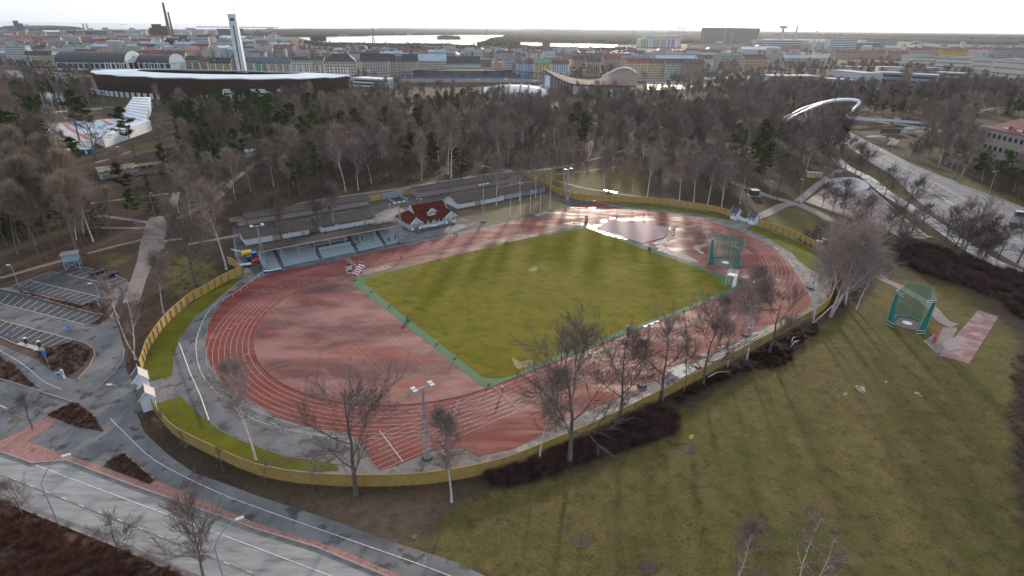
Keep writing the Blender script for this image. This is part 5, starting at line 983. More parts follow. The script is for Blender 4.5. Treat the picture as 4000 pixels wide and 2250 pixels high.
# lamps
def lamp_ball(px,ty,label): w=G(*px); H=HT(w,ty); o=thing('park_lamp',label,'lamp',w); MB().tube([(0,0,0),(0,0,H-.5)],.06,6).build('pole',STEEL,o); g=MB(); g.tube([(0,0,H-.55),(0,0,H-.4),(0,0,H-.15),(0,0,H+.1),(0,0,H+.18)],[.1,.3,.38,.25,.05],10); g.build('globe',LAMPW,o)
lamp_ball((981,526),514,'white globe lamp left of the clubhouse chimney'); lamp_ball((1059,511),500,'white globe lamp behind the clubhouse roof')
def street_lamp(px,ty,label,rz=0,arm=2.2,m_=STEEL,neck=.8,group=None,H=None):
    w=G(*px); H=H or HT(w,ty); o=thing('street_lamp',label,'street lamp',w,rz,group); P=[(0,0,0),(0,0,H*neck)]+[(arm*s,0,H*neck+H*(1-neck)*(1-(1-s)**2)) for s in ((.15,.35,.6,1) if arm else (.5,1))]
    MB().tube(P,[.11+.002*H]+[.07]*(len(P)-1),6).build('pole',m_,o); x=P[-1][0]; MB().box(x-.15,x+.85,-.2,.2,P[-1][2]-.08,P[-1][2]+.12).build('lamp_head',LAMPW,o); return o
street_lamp((151,1326),1170,'grey street lamp with curved neck at the kerb, lower left',.55,3.4,neck=.70); street_lamp((562,1455),1333,'grey street lamp with curved neck at the bottom edge',.55,3.2,neck=.66)
street_lamp((311,1025),968,'white-headed lamp on the forecourt of the left gatehouses',PI,.9,neck=.97); street_lamp((49,723),667,'pale lamp at the corner of the upper car park',PI,.4,neck=.97); street_lamp((256,765),714,'pale lamp post between the car park rows',PI,1.0,neck=.97); street_lamp((125,925),880,'lamp post with round blue sign on the traffic island',PI,1.0,neck=.97); street_lamp((390,542),486,'grey lamp at the dark path junction',0,.3,neck=.97)
for px,ty,l_ in (((2211,448),397,'highway lamp nearest the bridge'),((2271,476),413,'highway lamp above the skate bowl'),((2333,535),469,'highway lamp beside the hatched lane'),((2436,598),515,'highway lamp at the lower right'),((2398,452),390,'tall lamp with blue sign on the far side of the highway'),((2482,499),432,'slanting pale lamp post right of the highway')): street_lamp(px,ty,l_,YAW+2.2,.5,neck=.98)
for px,ty,l_ in (((2009,509),451,'lamp on the path left of the skate plaza'),((2072,450),421,'lamp beside the graffiti hut'),((1936,494),456,'lamp by the path left of the skate park'),((1660,376),320,'small lamp in the wood above the far birch row'),((1527,400),375,'small lamp by the pale path in the wood'),((2168,545),497,'small lamp in the middle of the skate plaza')): street_lamp(px,ty,l_,PI,.3,neck=.98)
# signs and machines on the left
def text(s,size,m_,parent,loc,rot,name='lettering',ex=.01):
    cu=bpy.data.curves.new(name,'FONT'); cu.body=s; cu.size=size; cu.extrude=ex; cu.align_x='CENTER'; cu.align_y='CENTER'; t_=bpy.data.objects.new(name,cu); COL.objects.link(t_); cu.materials.append(m_); t_.parent=parent; t_.location=loc; t_.rotation_euler=rot
    dg=bpy.context.evaluated_depsgraph_get(); me=bpy.data.meshes.new_from_object(t_.evaluated_get(dg)); bpy.data.objects.remove(t_); o=bpy.data.objects.new(name,me); COL.objects.link(o); o.parent=parent; o.location=loc; o.rotation_euler=rot; return o
def sign(px,plates,H,label,rz=0):
    o=thing('road_sign',label,'sign',G(*px),rz); MB().tube([(0,.05,0),(0,.05,H)],.045,5).build('post',STEEL,o)
    for z,w,h,m_,tx,rd in plates:
        b=MB()
        if rd: b.tube([(0,-.03,z),(0,.01,z)],w/2,16)
        else: b.box(-w/2,w/2,-.03,.0,z-h/2,z+h/2)
        p=b.build('plate',m_,o)
        if tx: text(tx,h*.85,WHT,p,(0,-.045,z),(PI/2,0,0))
    return o
SB=flat('sign_blue',(.01,.16,.55),rough=.35)
sign((182,855),[(3.6,.8,.8,SB,'P',0),(2.6,.8,.8,SB,'P',0)],4,'blue double parking sign at the tip of the middle car park row'); sign((255,785),[(3.2,.65,.75,SB,'P',0),(2.2,.65,.75,SB,'P',0)],3.7,'blue double parking sign in the shrub strip'); sign((36,865),[(2.9,.5,.8,SB,'',0)],3.3,'narrow blue parking sign at the left concrete pad')
sign((125,925.5),[(3.6,.95,.95,SB,'',1),(1.0,.45,.7,DGREY,'',0)],3.8,'round blue cycle path sign on the lamp post of the traffic island'); sign((53,1084),[(2.6,.55,.6,flat('sign_yellow_orange',(.75,.35,.02)),'',0)],2.9,'small yellow square sign by the bottom left block paving'); sign((1734,1128),[(2.6,.75,.85,YEL,'',0)],3,'small yellow square sign standing alone on the meadow'); sign((2400,455),[(1.2,1.6,1.3,SB,'',0)],2,'blue sign at the foot of the tall highway lamp'); sign((2332,395),[(2.2,1,.9,YEL,'',0)],2.7,'yellow warning sign beyond the highway')
for (x,y),l_ in (((69,869.5),'left'),((103,878),'right')):
    o=thing('parking_machine',f'black and yellow parking machine on the concrete pad, {l_} one','parking machine',G(x,y)+Vector((0,0,.14))); MB().box(-.22,.22,-.2,.2,.4,1.75).build('body',BLK,o); MB().box(-.27,.27,-.25,.25,1.75,1.95).build('cap',flat('machine_cap',(.6,.62,.6)),o); MB().box(-.26,.26,-.24,.24,0,.4).build('base',YEL,o)
gbox((149,946),.8,.6,1.3,flat('cabinet_blue_grey',(.33,.40,.45)),'utility_cabinet','grey utility cabinet at the tip of the traffic island','cabinet',.05); 
o=thing('info_pillar','white and blue info pillar next to the grey utility cabinet','info pillar',G(163,952),-.3); MB().box(-.2,.2,-.12,.12,0,2.2).build('body',flat('pillar_white',(.60,.68,.74)),o); MB().box(-.16,.16,-.13,-.121,1.0,1.9).build('panel',SB,o)
o=thing('utility_hut','white-roofed dark green hut on a concrete slab beyond the far gate','hut',G(1897,492),YAW-.6); MB().box(-2.6,2.2,-2.2,2.0,0,.2).build('slab',MATS['pale_concrete'],o); MB().box(-1.9,1.5,-1.7,1.5,.2,2.6).build('wall',flat('dark_green_wall',(.035,.05,.045)),o); MB().box(-2,1.6,-1.8,1.6,2.6,2.72).build('roof',flat('hut_roof_white',(.55,.57,.58),rough=.3),o)
o=thing('graffiti_hut','low hut covered in colourful graffiti beside the path above the skate park','hut',G(2048,446),-.25); MB().box(-3.6,3.6,-1.2,1.2,0,2.3).build('wall',mat('graffiti_paint',(.65,.55,.05),(.10,.30,.08),sc=.9,c3=(.45,.08,.25),sc3=1.1,lo=.47,hi=.53,lo3=.5,hi3=.55),o); MB().box(-3.8,3.8,-1.5,1.5,2.3,2.5).build('roof',flat('hut_roof_grey',(.25,.29,.34)),o); MB().box(3.603,3.66,-.9,.9,.2,2.0).build('door',flat('graffiti_pink',(.35,.2,.42)),o)
o=thing('bus_shelter','glass bus shelter at the right picture edge of the highway','bus shelter',G(2570,548),-.45); MB().box(-2.5,2.5,-.9,.9,2.4,2.55).build('roof',flat('shelter_roof',(.5,.52,.54)),o); MB().box(-2.4,2.4,.8,.85,.2,2.4).build('glass_wall',GLS,o); [MB().box(x-.05,x+.05,-.8,-.7,0,2.4).build('post',STEEL,o) for x in(-2.4,2.4)]
o=thing('lookout_hut','blue-grey boarded hut on tall crossed legs above the upper car park','hut on stilts',G(187,675),.5); LW=flat('hut_pale_blue',(.20,.31,.38)); b=MB(); H=HT(G(187,675),633); MB().box(-1.9,1.9,-1.6,1.6,H*.52,H*.92).build('wall',LW,o); MB().add([(-2.3,-2,H*.92),(2.3,-2,H*.92),(2.3,2,H*.92),(-2.3,2,H*.92),(0,0,H*1.05)],[(0,1,4),(1,2,4),(2,3,4),(3,0,4),(0,3,2,1)]).build('roof',flat('hut_roof_brown',(.20,.16,.16)),o)
for x in(-1.8,1.8):
    for y in(-1.5,1.5): MB().tube([(x,y,0),(x,y,H*.52)],.11,5).build('leg',LW,o)
for s in(-1,1): MB().bar((-1.8,s*1.5,H*.1),(1.8,s*1.5,H*.5),.1,.1).bar((1.8,s*1.5,H*.1),(-1.8,s*1.5,H*.5),.1,.1).build('brace',LW,o)
# lane numbers by the finish
nb=MB(); o=None
for k in range(8):
    t_=text(str(k+1),1.05,WHT,None,K(-40.6,37.6+1.22*k,.066),(0,0,YAW-PI/2),'lane_number',.002); tag(t_,None,None,None,'structure')
# skate obstacles
for i,(x,y,w,d,h) in enumerate(((672,472,.0,0,0),(634,508,0,0,0),(834,530,0,0,0),(985,520,0,0,0),(880,600,0,0,0),(740,600,0,0,0),(1230,680,0,0,0),(1350,825,0,0,0))):
    p=(1932+x/4,362+y/4); o=thing('skate_ramp',f'concrete skate ramp on the plaza, {wd[i]} counted from the bowl','skate ramp',G(*p)+Vector((0,0,.05)),.6+i*.5,'skate ramps on the plaza'); s=1.5+.3*(i%3)
    MB().add([(-s,-1,0),(s,-1,0),(s,1,0),(-s,1,0),(-s*.2,-1,.8),(s*.2,-1,.8),(s*.2,1,.8),(-s*.2,1,.8)],[(0,3,2,1),(4,5,6,7),(0,1,5,4),(1,2,6,5),(2,3,7,6),(3,0,4,7)]).build('ramp',MATS['skate_concrete'],o); MB().box(-s*.2,s*.2,-1.02,-.98,.76,.84).build('coping',STEEL,o)
def wall_run(name,label,P,h,w,m_,cat='wall'):
    P=[Vector(G(*p)[:2]) for p in P]; q=P[0]; o=thing(name,label,cat,(q.x,q.y,0)); strip_mb(MB(),[p-q for p in P],w,0.02,h).build('body',m_,o)
wall_run('low_wall','pale low concrete wall along the lower edge of the skate plaza',[(2025,509),(2090,533),(2150,552)],.6,.4,flat('wall_pale',(.33,.29,.28))); wall_run('low_wall','stepped concrete bench wall at the right end of the skate plaza',[(2190,478),(2228,510),(2280,560),(2335,600)],.5,.6,flat('wall_pale',(.33,.29,.28))); wall_run('low_wall','curved low wall below the skate plaza',[(2280,598),(2300,592),(2325,594),(2345,600)],.5,.5,flat('wall_pale',(.33,.29,.28)))
wall_run('low_wall','straight concrete kerb wall in the lower skate plaza',[(2245,567),(2292,568)],.5,.6,flat('wall_pale',(.33,.29,.28)))
# fallen branches and debris
for p,q_,l_ in (((2010,862),(1985,880),'pale fallen branch in the thicket at the fence corner'),((1990,868),(2000,850),'broken pale branch stump near the meadow corner'),((1780,955),(1838,938),'pale fallen branch right of the dugout')):
    A,B=G(*p),G(*q_); o=thing('fallen_branch',l_,'branch',A); d=B-A; MB().tube([(0,0,.6),tuple(d*.4+Vector((0,.4,.9))),tuple(d+Vector((0,0,.5)))],[.14,.1,.04],5).build('limb',BIRCH,o); MB().tube([tuple(d*.4+Vector((0,.4,.9))),tuple(d*.7+Vector((.8,-.6,1.3)))],[.07,.02],4).build('twig',BIRCH,o)
# ------------------------------------------------------------ people
def person(loc,rz,label,top,legs,pose='stand',hair=(.05,.03,.02),z=0,long_coat=False,h=1.78):
    s=h/1.78; o=thing('person',label,'person',loc+Vector((0,0,z)),rz,scale=s)
    st_={'stand':(.06,-.04,.25,-.2),'walk':(.28,-.30,.30,-.28),'run':(.42,-.55,.5,-.5),'sit':(.45,.45,.3,.3)}[pose]
    pel=Vector((0,0,.95)) if pose!='sit' else Vector((0,0,.55)); up=.0 if pose!='run' else .1
    V=[];E=[];Rr=[]
    def add(p,r,pa=None):
        V.append(tuple(p));Rr.append(r)
        if pa is not None:E.append((pa,len(V)-1))
        return len(V)-1
    p0=add(pel,.15); ch=add(pel+Vector((up,0,.34)),.165,p0); nk=add(pel+Vector((up*1.3,0,.54)),.065,ch); hd=add(pel+Vector((up*1.5+.01,0,.68)),.10,nk); add(pel+Vector((up*1.5+.01,0,.79)),.085,hd)
    hands=[]
    for sd_,f in ((1,st_[0]),(-1,st_[1])):
        hp=add(pel+Vector((0,.10*sd_,-.06)),.10,p0)
        if pose=='sit': kn=add(pel+Vector((.45,.13*sd_,0)),.07,hp); an=add(pel+Vector((.45,.13*sd_,-.45)),.045,kn); add(pel+Vector((.62,.13*sd_,-.5)),.04,an)
        else:
            kn=add(Vector((f*.55+(.12 if pose=='run' else .03),.11*sd_,.50)),.07,hp); az=.09 if f>=0 or pose=='stand' else (.14 if pose=='walk' else .35); an=add(Vector((f,.11*sd_,az)),.045,kn); add(Vector((f+.17,.12*sd_,az-.05)),.04,an)
    for sd_,f in ((1,st_[3]),(-1,st_[2])):
        sh=add(pel+Vector((up,.19*sd_,.46)),.065,ch); el=add(pel+Vector((up+f*.35,.26*sd_,.20)),.048,sh); wr=add(pel+Vector((up+f*.9+.06,.24*sd_,-.02 if pose!='run' else .22)),.035,el); add(pel+Vector((up+f*1.0+.10,.24*sd_,-.12 if pose!='run' else .28)),.035,wr)
    def skin(name,V,E,Rr,m_,root=0):
        me=bpy.data.meshes.new(name); me.from_pydata(V,E,[]); me.skin_vertices.new(name='s') if False else None
        ob=bpy.data.objects.new(name,me); COL.objects.link(ob); ob.parent=o; md=ob.modifiers.new('skin','SKIN')
        if not me.skin_vertices: 
            bm=bmesh.new(); bm.from_mesh(me); bm.verts.layers.skin.verify(); bm.to_mesh(me); bm.free()
        sv=me.skin_vertices[0].data
        for i,r in enumerate(Rr): sv[i].radius=(r,r); sv[i].use_root=(i==root)
        ob.modifiers.new('sub','SUBSURF').levels=1; ob.modifiers['sub'].render_levels=1; me.materials.append(m_); return ob
    zc=pel.z
    M_=bpy.data.materials.new('body_skin_and_trousers'); M_.use_nodes=True; t=M_.node_tree; l=t.links.new; bs=t.nodes['Principled BSDF']; sx=N(t,'ShaderNodeSeparateXYZ'); tx=N(t,'ShaderNodeTexCoord'); l(tx.outputs['Object'],sx.inputs[0]); r=N(t,'ShaderNodeValToRGB'); r.color_ramp.interpolation='CONSTANT'; mr=N(t,'ShaderNodeMath',operation='DIVIDE'); mr.inputs[1].default_value=2.; l(sx.outputs[2],mr.inputs[0]); l(mr.outputs[0],r.inputs[0])
    e=r.color_ramp.elements; e[0].position=0; e[0].color=(.02,.02,.02,1); e[1].position=.06; e[1].color=(*legs,1); x=e.new((zc+.02)/2); x.color=(*top,1); x=e.new((zc+.52)/2); x.color=(.55,.33,.25,1); l(r.outputs[0],bs.inputs[0])
    skin('body',V,E,Rr,M_)
    jm=bpy.data.materials.new('jacket'); jm.use_nodes=True; jm.node_tree.nodes['Principled BSDF'].inputs[0].default_value=(*top,1)
    low=-.35 if long_coat else -.08
    a=pel; jv=[tuple(a+Vector((0,0,low))),tuple(a+Vector((0,0,.1))),tuple(a+Vector((up,0,.34))),tuple(a+Vector((up,0,.46))),tuple(a+Vector((up,.19,.45))),tuple(a+Vector((up,-.19,.45)))]; skin('jacket',jv,[(0,1),(1,2),(2,3),(3,4),(3,5)],[.19,.175,.185,.11,.085,.085],jm,1)
    hm=bpy.data.materials.new('hair'); hm.use_nodes=True; hm.node_tree.nodes['Principled BSDF'].inputs[0].default_value=(*hair,1)
    MB().tube([tuple(a+Vector((up*1.5-.015,0,.68))),tuple(a+Vector((up*1.5-.02,0,.76))),tuple(a+Vector((up*1.5-.01,0,.85)))],[.105,.112,.05],8).build('hair',hm,o,True)
    return o
DK=(.015,.015,.02)
c11=lambda x,y:(644+x/4,362+y/4); c21=lambda x,y:(1288+x/4,362+y/4); c31=lambda x,y:(1932+x/4,362+y/4); c22=lambda x,y:(1288+x/4,724+y/4)
person(G(*c11(1998,933)),YAW+PI,'person in a red jacket walking on the far straight',(.60,.02,.03),DK,'walk',z=.05); person(G(*c11(2023,938)),YAW+PI,'person in dark clothes and pale cap walking beside the red jacket',(.03,.04,.07),DK,'walk',(.45,.45,.45),z=.05)
person(G(*c11(1463,1170)),YAW+PI*.9,'person in red and white top walking near the long jump pit',(.45,.05,.06),DK,'walk',z=.05); person(G(*c21(1322,743)),YAW,'runner in dark red on the far right bend',(.16,.02,.05),DK,'run',z=.05); person(G(*c21(1972,1238)),YAW+2,'person in black standing beside the hammer cage',DK,DK,'stand',z=.06)
person(G(*c22(500,757)),YAW+.2,'person in a pink jacket walking on the near straight beside the turf',(.42,.02,.12),(.03,.02,.05),'walk',z=.05); person(G(*c22(1726,283)),YAW+PI,'person in black walking on the near straight',DK,DK,'walk',z=.05); person(G(*t12(2479,1043)),YAW+.1,'person in a white shirt and black leggings walking on the near straight',(.68,.68,.72),DK,'walk',z=.05)
person(G(*c31(85,572)),PI,'person in dark red walking on the path beyond the far gate',(.10,.015,.03),DK,'walk'); person(G(*c31(597,415)),0,'person in dark clothes standing at the left rim of the skate bowl',DK,(.03,.04,.06),'stand',z=.1); person(G(*c31(818,423)),1.,'person in dark red skating in the middle of the bowl',(.14,.02,.04),DK,'walk',z=.1); person(G(*c31(308,612)),2.,'person in red near the lamp left of the skate plaza',(.3,.03,.03),DK,'stand')
S=lambda x,y,z:st.matrix_world@Vector((x,y,z)) if False else K(-64+x,50.5+y,z)
for x,k,ps,lb,tp,lc in ((28.3,2,'sit','person with orange hat sitting on the grandstand bench beside the middle stair',(.03,.03,.04),0),(29.6,4,'stand','person with orange bag standing high on the grandstand stair',(.05,.04,.06),0),(30.3,2.6,'stand','person in a long black coat standing on the grandstand stair',DK,1),(31.4,4.4,'stand','person in a dark top at the post high on the grandstand',(.04,.04,.06),0),(39.7,.9,'stand','person in navy on the lowest bench at the right end of the stand',(.02,.03,.08),0),(42.1,1.0,'stand','person in black on the lowest tier beside the end of the stand',DK,0)):
    person(S(x,.7+k*.8 if ps!='sit' else .75+k*.8,.25+.36*int(k)+.34),YAW-PI/2,lb,tp,DK,ps,long_coat=bool(lc))
person(K(-23.2,50.0),YAW-PI/2,'person in light grey standing in front of the right end of the stand',(.45,.47,.52),(.3,.32,.36),'stand'); person(K(-22,49.8),YAW-1.,'person in black bending beside the railing at the stand',DK,DK,'run')
# ------------------------------------------------------------ cars
def make_car(label,m_,group=None):
    o=thing('car',label,'car'); Pf=[(-2.2,.35),(-2.2,.85),(-2.0,1.0),(-1.75,1.0),(-1.35,1.45),(.55,1.47),(1.15,1.0),(2.05,.88),(2.2,.7),(2.2,.35)]
    def prof(P,w,name,mm,ins=0):
        b=MB(); n=len(P); v=[(x,-w,z) for x,z in P]+[(x,w,z) for x,z in P]; v=[(x,y*(.82 if z>1.3 else 1),z) for x,y,z in v]; f=[tuple(range(n)),tuple(range(2*n-1,n-1,-1))]+[(i,i+n,(i+1)%n+n,(i+1)%n) for i in range(n)]; b.add(v,f); ob=b.build(name,mm,o); bv=ob.modifiers.new('bevel','BEVEL'); bv.width=.06; bv.segments=2; return ob
    prof(Pf,.88,'body',m_); MB().add([(-1.72,-.895,1.02),(1.08,-.895,1.02),(.52,-.76,1.42),(-1.3,-.76,1.42),(-1.72,.895,1.02),(1.08,.895,1.02),(.52,.76,1.42),(-1.3,.76,1.42)],[(0,1,2,3),(7,6,5,4)]).build('side_window',GLS,o)
    MB().add([(1.12,-.78,1.05),(1.12,.78,1.05),(.60,.66,1.44),(.60,-.66,1.44),(-1.74,-.75,1.05),(-1.74,.75,1.05),(-1.40,.66,1.44),(-1.40,-.66,1.44)],[(0,1,2,3),(4,7,6,5)]).build('windscreen',GLS,o)
    for x in(-1.35,1.35):
        for y in(-.85,.85): w_=MB().tube([(x,y-.1,.33),(x,y+.1,.33)],.33,14).build('wheel',BLK,o); MB().tube([(x,y-.11,.33),(x,y+.11,.33)],.18,8).build('rim',ALU,w_)
    for y in(-.6,.6): MB().box(2.17,2.22,y-.2,y+.2,.62,.78).build('headlight',LAMPW,o); MB().box(-2.22,-2.17,y-.18,y+.18,.7,.88).build('tail_light',RED,o)
    return o
CN=flat('car_navy_paint',(.012,.018,.045),rough=.25); CWH=flat('car_white_paint',(.62,.64,.67),rough=.25); CDK=flat('car_black_paint',(.015,.015,.018),rough=.25); CRE=flat('car_dark_red_paint',(.12,.012,.012),rough=.3)
def put(c,px,rz,z=.06): c.location=G(*px)+Vector((0,0,z)); c.rotation_euler=(0,0,rz)
dA=(G(282,676)-G(245,690)); ra=math.atan2(dA.y,dA.x)
c=make_car('dark navy estate car with open tailgate in the upper car park, left one',CDK); put(c,(247,690),ra); c=make_car('dark blue estate car in the upper car park, right one',CN); put(c,(276,697),ra)
hd=lambda a,b:math.atan2((G(*b)-G(*a)).y,(G(*b)-G(*a)).x)
for px,mm,lb,q in (((2214,385),CWH,'white car on the highway coming from the bridge',(2260,410)),((2553,570),CDK,'black car on the highway at the right picture edge',(2520,555)),((2412,391),CWH,'white car on the side road by the red-roofed building',(2440,391)),((2152,353),CRE,'dark red car on the highway under the bridge, front of the queue',(2180,368)),((2132,346),CDK,'dark car second in the queue on the highway under the bridge',(2160,360)),((2121,341),CWH,'white car third in the queue on the highway under the bridge',(2150,354)),((2112,342),CDK,'dark car at the end of the queue on the highway under the bridge',(2140,356)),((2257,301),CWH,'white car parked beyond the footbridge',(2290,303)),((2272,302),CDK,'dark car parked beyond the footbridge',(2300,304)),((2309,304),CDK,'dark car on the far road right of the footbridge',(2330,305)),((2278,308),CWH,'white car half hidden behind the footbridge deck',(2310,310))): c=make_car(lb,mm); put(c,px,hd(px,q),.08)
# ------------------------------------------------------------ background buildings
WALLC={}
def wm(c,n=None):
    k=tuple(round(v,3) for v in c)
    if k not in WALLC: WALLC[k]=mat('facade_%02d'%len(WALLC),k,tuple(v*.85 for v in k),sc=.15,rough=.85)
    return WALLC[k]
def rm(c):
    k=('r',)+tuple(round(v,3) for v in c)
    if k not in WALLC: WALLC[k]=mat('roofing_%02d'%len(WALLC),k[1:],tuple(v*.7 for v in k[1:]),sc=.25,rough=.7)
    return WALLC[k]
DKR=(.035,.032,.038); RDR=(.20,.032,.024); BRR=(.10,.038,.032); LBR=(.34,.42,.52); GYR=(.16,.17,.19); GNR=(.14,.21,.17)
WIN=MB().box(-.78,.78,-.09,0,-.95,.95); 
def mk(b,n,m_):
    me=bpy.data.meshes.new(n); me.from_pydata(b.v,[],b.f); me.materials.append(m_); return me
WINM=mk(WIN,'window',flat('window_dark',(.03,.036,.045),rough=.25)); WINB=mk(MB().box(-.5,.5,-.09,0,-.5,.5),'window_band',WINM.materials[0])
def block(xl,xr,yt,yb,wall,roof,label,floors=5,depth=14,kind='gable',rh=5,ybr=None,bay=3.4,maxw=100,cat='apartment building',win=True,bands=False,name='apartment_building',group=None,ws=1.0,side=True,extra=None):
    A=G(xl,yb); B=G(xr,ybr or yb); d=B-A; Lx=d.length; rz=math.atan2(d.y,d.x); H=HT((A+B)/2,yt)
    o=thing(name,label,cat,A,rz,group); wmt=wm(wall)
    MB().box(0,Lx,0,depth,0,H).build('wall',wmt,o)
    if kind=='gable':
        r=MB().gable(0,Lx,0,depth,H,H+rh,.5,t=.2).build('roof',rm(roof),o); MB().gwall(0,0,depth,H,H+rh).gwall(Lx-.2,0,depth,H,H+rh).build('gable_wall',wmt,o)
    elif kind=='hip': r=MB().hip(0,Lx,0,depth,H,H+rh).build('roof',rm(roof),o)
    else: r=MB().box(-.3,Lx+.3,-.3,depth+.3,H,H+.7).build('roof',rm(roof),o)
    if kind!='flat':
        rr=random.Random(int(xl*7+yt))
        for i in range(int(Lx/5)):
            x=rr.uniform(1,Lx-1); MB().box(x-.4,x+.4,depth*.22-.4,depth*.22+.4,H+rh*.3,H+rh*.3+rr.uniform(1,1.8)).build('roof_vent',rm(rr.choice([(.5,.52,.55),(.3,.3,.3),(.4,.42,.45)])),r)
        for i in range(max(1,int(Lx/16))): x=rr.uniform(2,Lx-2) if Lx>5 else Lx/2; MB().box(x-.6,x+.6,depth/2-.5,depth/2+.5,H+rh*.6,H+rh+1.2).build('chimney',rm(rr.choice([BRR,(.3,.28,.27),DKR])),r)
    if win:
        nc=max(1,int((Lx-1)/bay)); fh=H/(floors+.3); w0=(Lx-nc*bay)/2; n=0; rest=MB()
        if bands:
            for k in range(floors): MB().box(.8,Lx-.8,-.08,0,fh*(k+.55),fh*(k+1.0)).build('window_band',WINM.materials[0],o)
        else:
            for k in range(floors):
                for i in range(nc):
                    x,z=w0+bay*(i+.5),fh*(k+.75); 
                    if n<maxw: mesh_copy(type('q',(),{'data':WINM})(),'window',o,(x,0,z),scale=(ws,1,ws))
                    else: rest.box(x-.65*ws,x+.65*ws,-.09,0,z-.85*ws,z+.85*ws)
                    n+=1
            if rest.f: tag(rest.build('window',WINM.materials[0],o),kind='stuff')
        if side and depth>8:
            sm=MB(); ns=int(depth/4)
            for xs in ((Lx,Lx+.09),(-.09,0)):
                for k in range(floors):
                    for i in range(ns): y=depth*(i+.5)/ns; sm.box(xs[0],xs[1],y-.6,y+.6,fh*(k+.75)-.8,fh*(k+.75)+.8)
            tag(sm.build('side_window',WINM.materials[0],o),kind='stuff')
    if extra: extra(o,Lx,H,depth)
    return o
CRM=(.46,.40,.29); PWH=(.50,.52,.50); PIN=(.44,.36,.33); BEI=(.36,.31,.26); WHB=(.54,.58,.62)
block(22,76,116,160,(.40,.46,.45),GNR,'tall pale grey-green apartment tower at the far left of the street row',7,16,'flat')
block(0,24,134,156,(.36,.36,.33),LBR,'grey apartment building at the left picture edge beside the pale tower',4,14,'gable',4)
block(70,84,137,166,PWH,DKR,'narrow white apartment building right of the pale tower',5,12)
block(84,138,137,166,CRM,DKR,'cream apartment building under a black roof behind the long hall',5,13)
block(138,197,138,167,(.42,.38,.40),LBR,'lilac apartment building with light blue metal roof behind the long hall',5,13)
block(197,254,138,164,(.44,.40,.40),DKR,'pinkish apartment building with black roof behind the hall ridge',5,13)
block(254,311,138,162,PWH,DKR,'white apartment building with black roof right above the hall gable',5,13)
block(311,360,138,164,(.24,.22,.21),BRR,'grey-brown apartment building with dark red roof beside the hall gable',5,14)
block(360,416,134,160,(.40,.35,.31),RDR,'beige apartment building with bright red roof strip left of the grey one',5,14)
block(416,471,137,168,(.30,.32,.34),BRR,'grey apartment building with red-brown roof and balconies',6,14,rh=5)
block(471,501,149,170,(.38,.33,.25),DKR,'cream and tan apartment building with dark roof left of the stadium tower',4,13)
block(501,530,152,172,(.30,.28,.27),BRR,'grey apartment building with red roof second left of the stadium tower',4,13)
block(530,584,158,180,(.42,.36,.24),DKR,'yellow-beige apartment building with mansard roof left of the stadium tower',4,14,rh=7)
block(584,644,155,178,(.40,.39,.36),(.07,.09,.13),'pale apartment building with dark blue roof directly behind the stadium tower',4,14,rh=6)
block(644,674,156,181,(.20,.36,.25),(.07,.09,.13),'bright green apartment building right of the stadium tower',4,14,rh=6)
block(673,736,157,184,(.40,.37,.30),(.08,.10,.13),'beige apartment building with teal window bands and dark blue roof',4,15,rh=7)
block(736,788,152,188,(.52,.52,.46),DKR,'white corner apartment building with dark hip roof',5,14,'hip',5)
block(788,818,150,187,(.48,.42,.34),DKR,'cream side wing of the white corner apartment building',5,14,'gable',4)
block(818,900,155,203,(.50,.44,.36),DKR,'large cream apartment building with black hip roof, left end of the long dark-roofed row',6,22,'hip',9)
block(911,981,153,198,(.42,.37,.35),DKR,'pink-grey apartment building in the long black-roofed row, second section',6,16,rh=9)
block(981,1053,153,194,(.44,.38,.30),DKR,'tan apartment building in the long black-roofed row, third section',6,16,rh=9)
block(1053,1124,153,190,(.46,.42,.33),LBR,'cream apartment building with light blue roof in the long row',6,16,rh=9)
block(1122,1209,159,190,(.46,.46,.44),DKR,'white arcaded apartment building with black roof at the end of the long row',4,18,rh=9)
block(1209,1238,150,168,(.17,.14,.14),DKR,'dark brick building between the long row and the small yellow house',3,14,'flat')
block(1239,1266,163,180,(.50,.40,.18),(.28,.10,.08),'small yellow house with pink-red hip roof',3,14,'hip',5,maxw=30)
block(1266,1299,148,190,(.38,.38,.36),(.14,.13,.15),'grey-white apartment building right of the small yellow house',6,14)
block(1300,1341,160,201,(.30,.40,.54),BRR,'light blue apartment building with dark red roof behind the saddle-roofed arena',6,14)
block(1341,1385,159,197,(.48,.37,.17),(.12,.22,.13),'yellow apartment building with green roof',6,14,bay=5)
block(1385,1431,160,195,(.50,.55,.62),BRR,'white-blue apartment building with dark red roof right of the yellow one',6,14)
block(1440,1473,150,188,(.42,.28,.23),DKR,'dusky pink apartment building in front of the purple-roofed block',7,14); block(1473,1509,154,192,(.50,.36,.24),DKR,'peach apartment building with many balconies above the saddle roof',7,14)
block(1517,1560,146,184,(.36,.28,.27),RDR,'pinkish apartment building with bright red roof above the arena',7,14)
block(1560,1630,148,178,(.44,.33,.19),GYR,'ochre apartment building behind the front row, grey roof',6,14)
block(1574,1626,156,196,(.52,.42,.30),RDR,'cream apartment building with bright red roof at the left of the signboard row',6,14)
block(1626,1672,157,196,(.50,.39,.24),BRR,'ochre-cream apartment building second in the signboard row',6,14)
block(1672,1719,158,197,(.42,.40,.35),DKR,'grey-white apartment building third in the signboard row',6,14)
block(1719,1768,159,198,(.30,.21,.15),BRR,'brown brick apartment building at the right end of the signboard row',6,14)
block(1752,1789,147,182,(.52,.54,.54),BRR,'white apartment building behind the brown brick one',6,14); block(1789,1804,148,182,(.40,.38,.33),GYR,'narrow grey apartment building at the bend of the row',6,14)
block(1455,1520,140,160,(.30,.20,.19),BRR,'dark pink apartment building on the second line above the peach block',4,14)
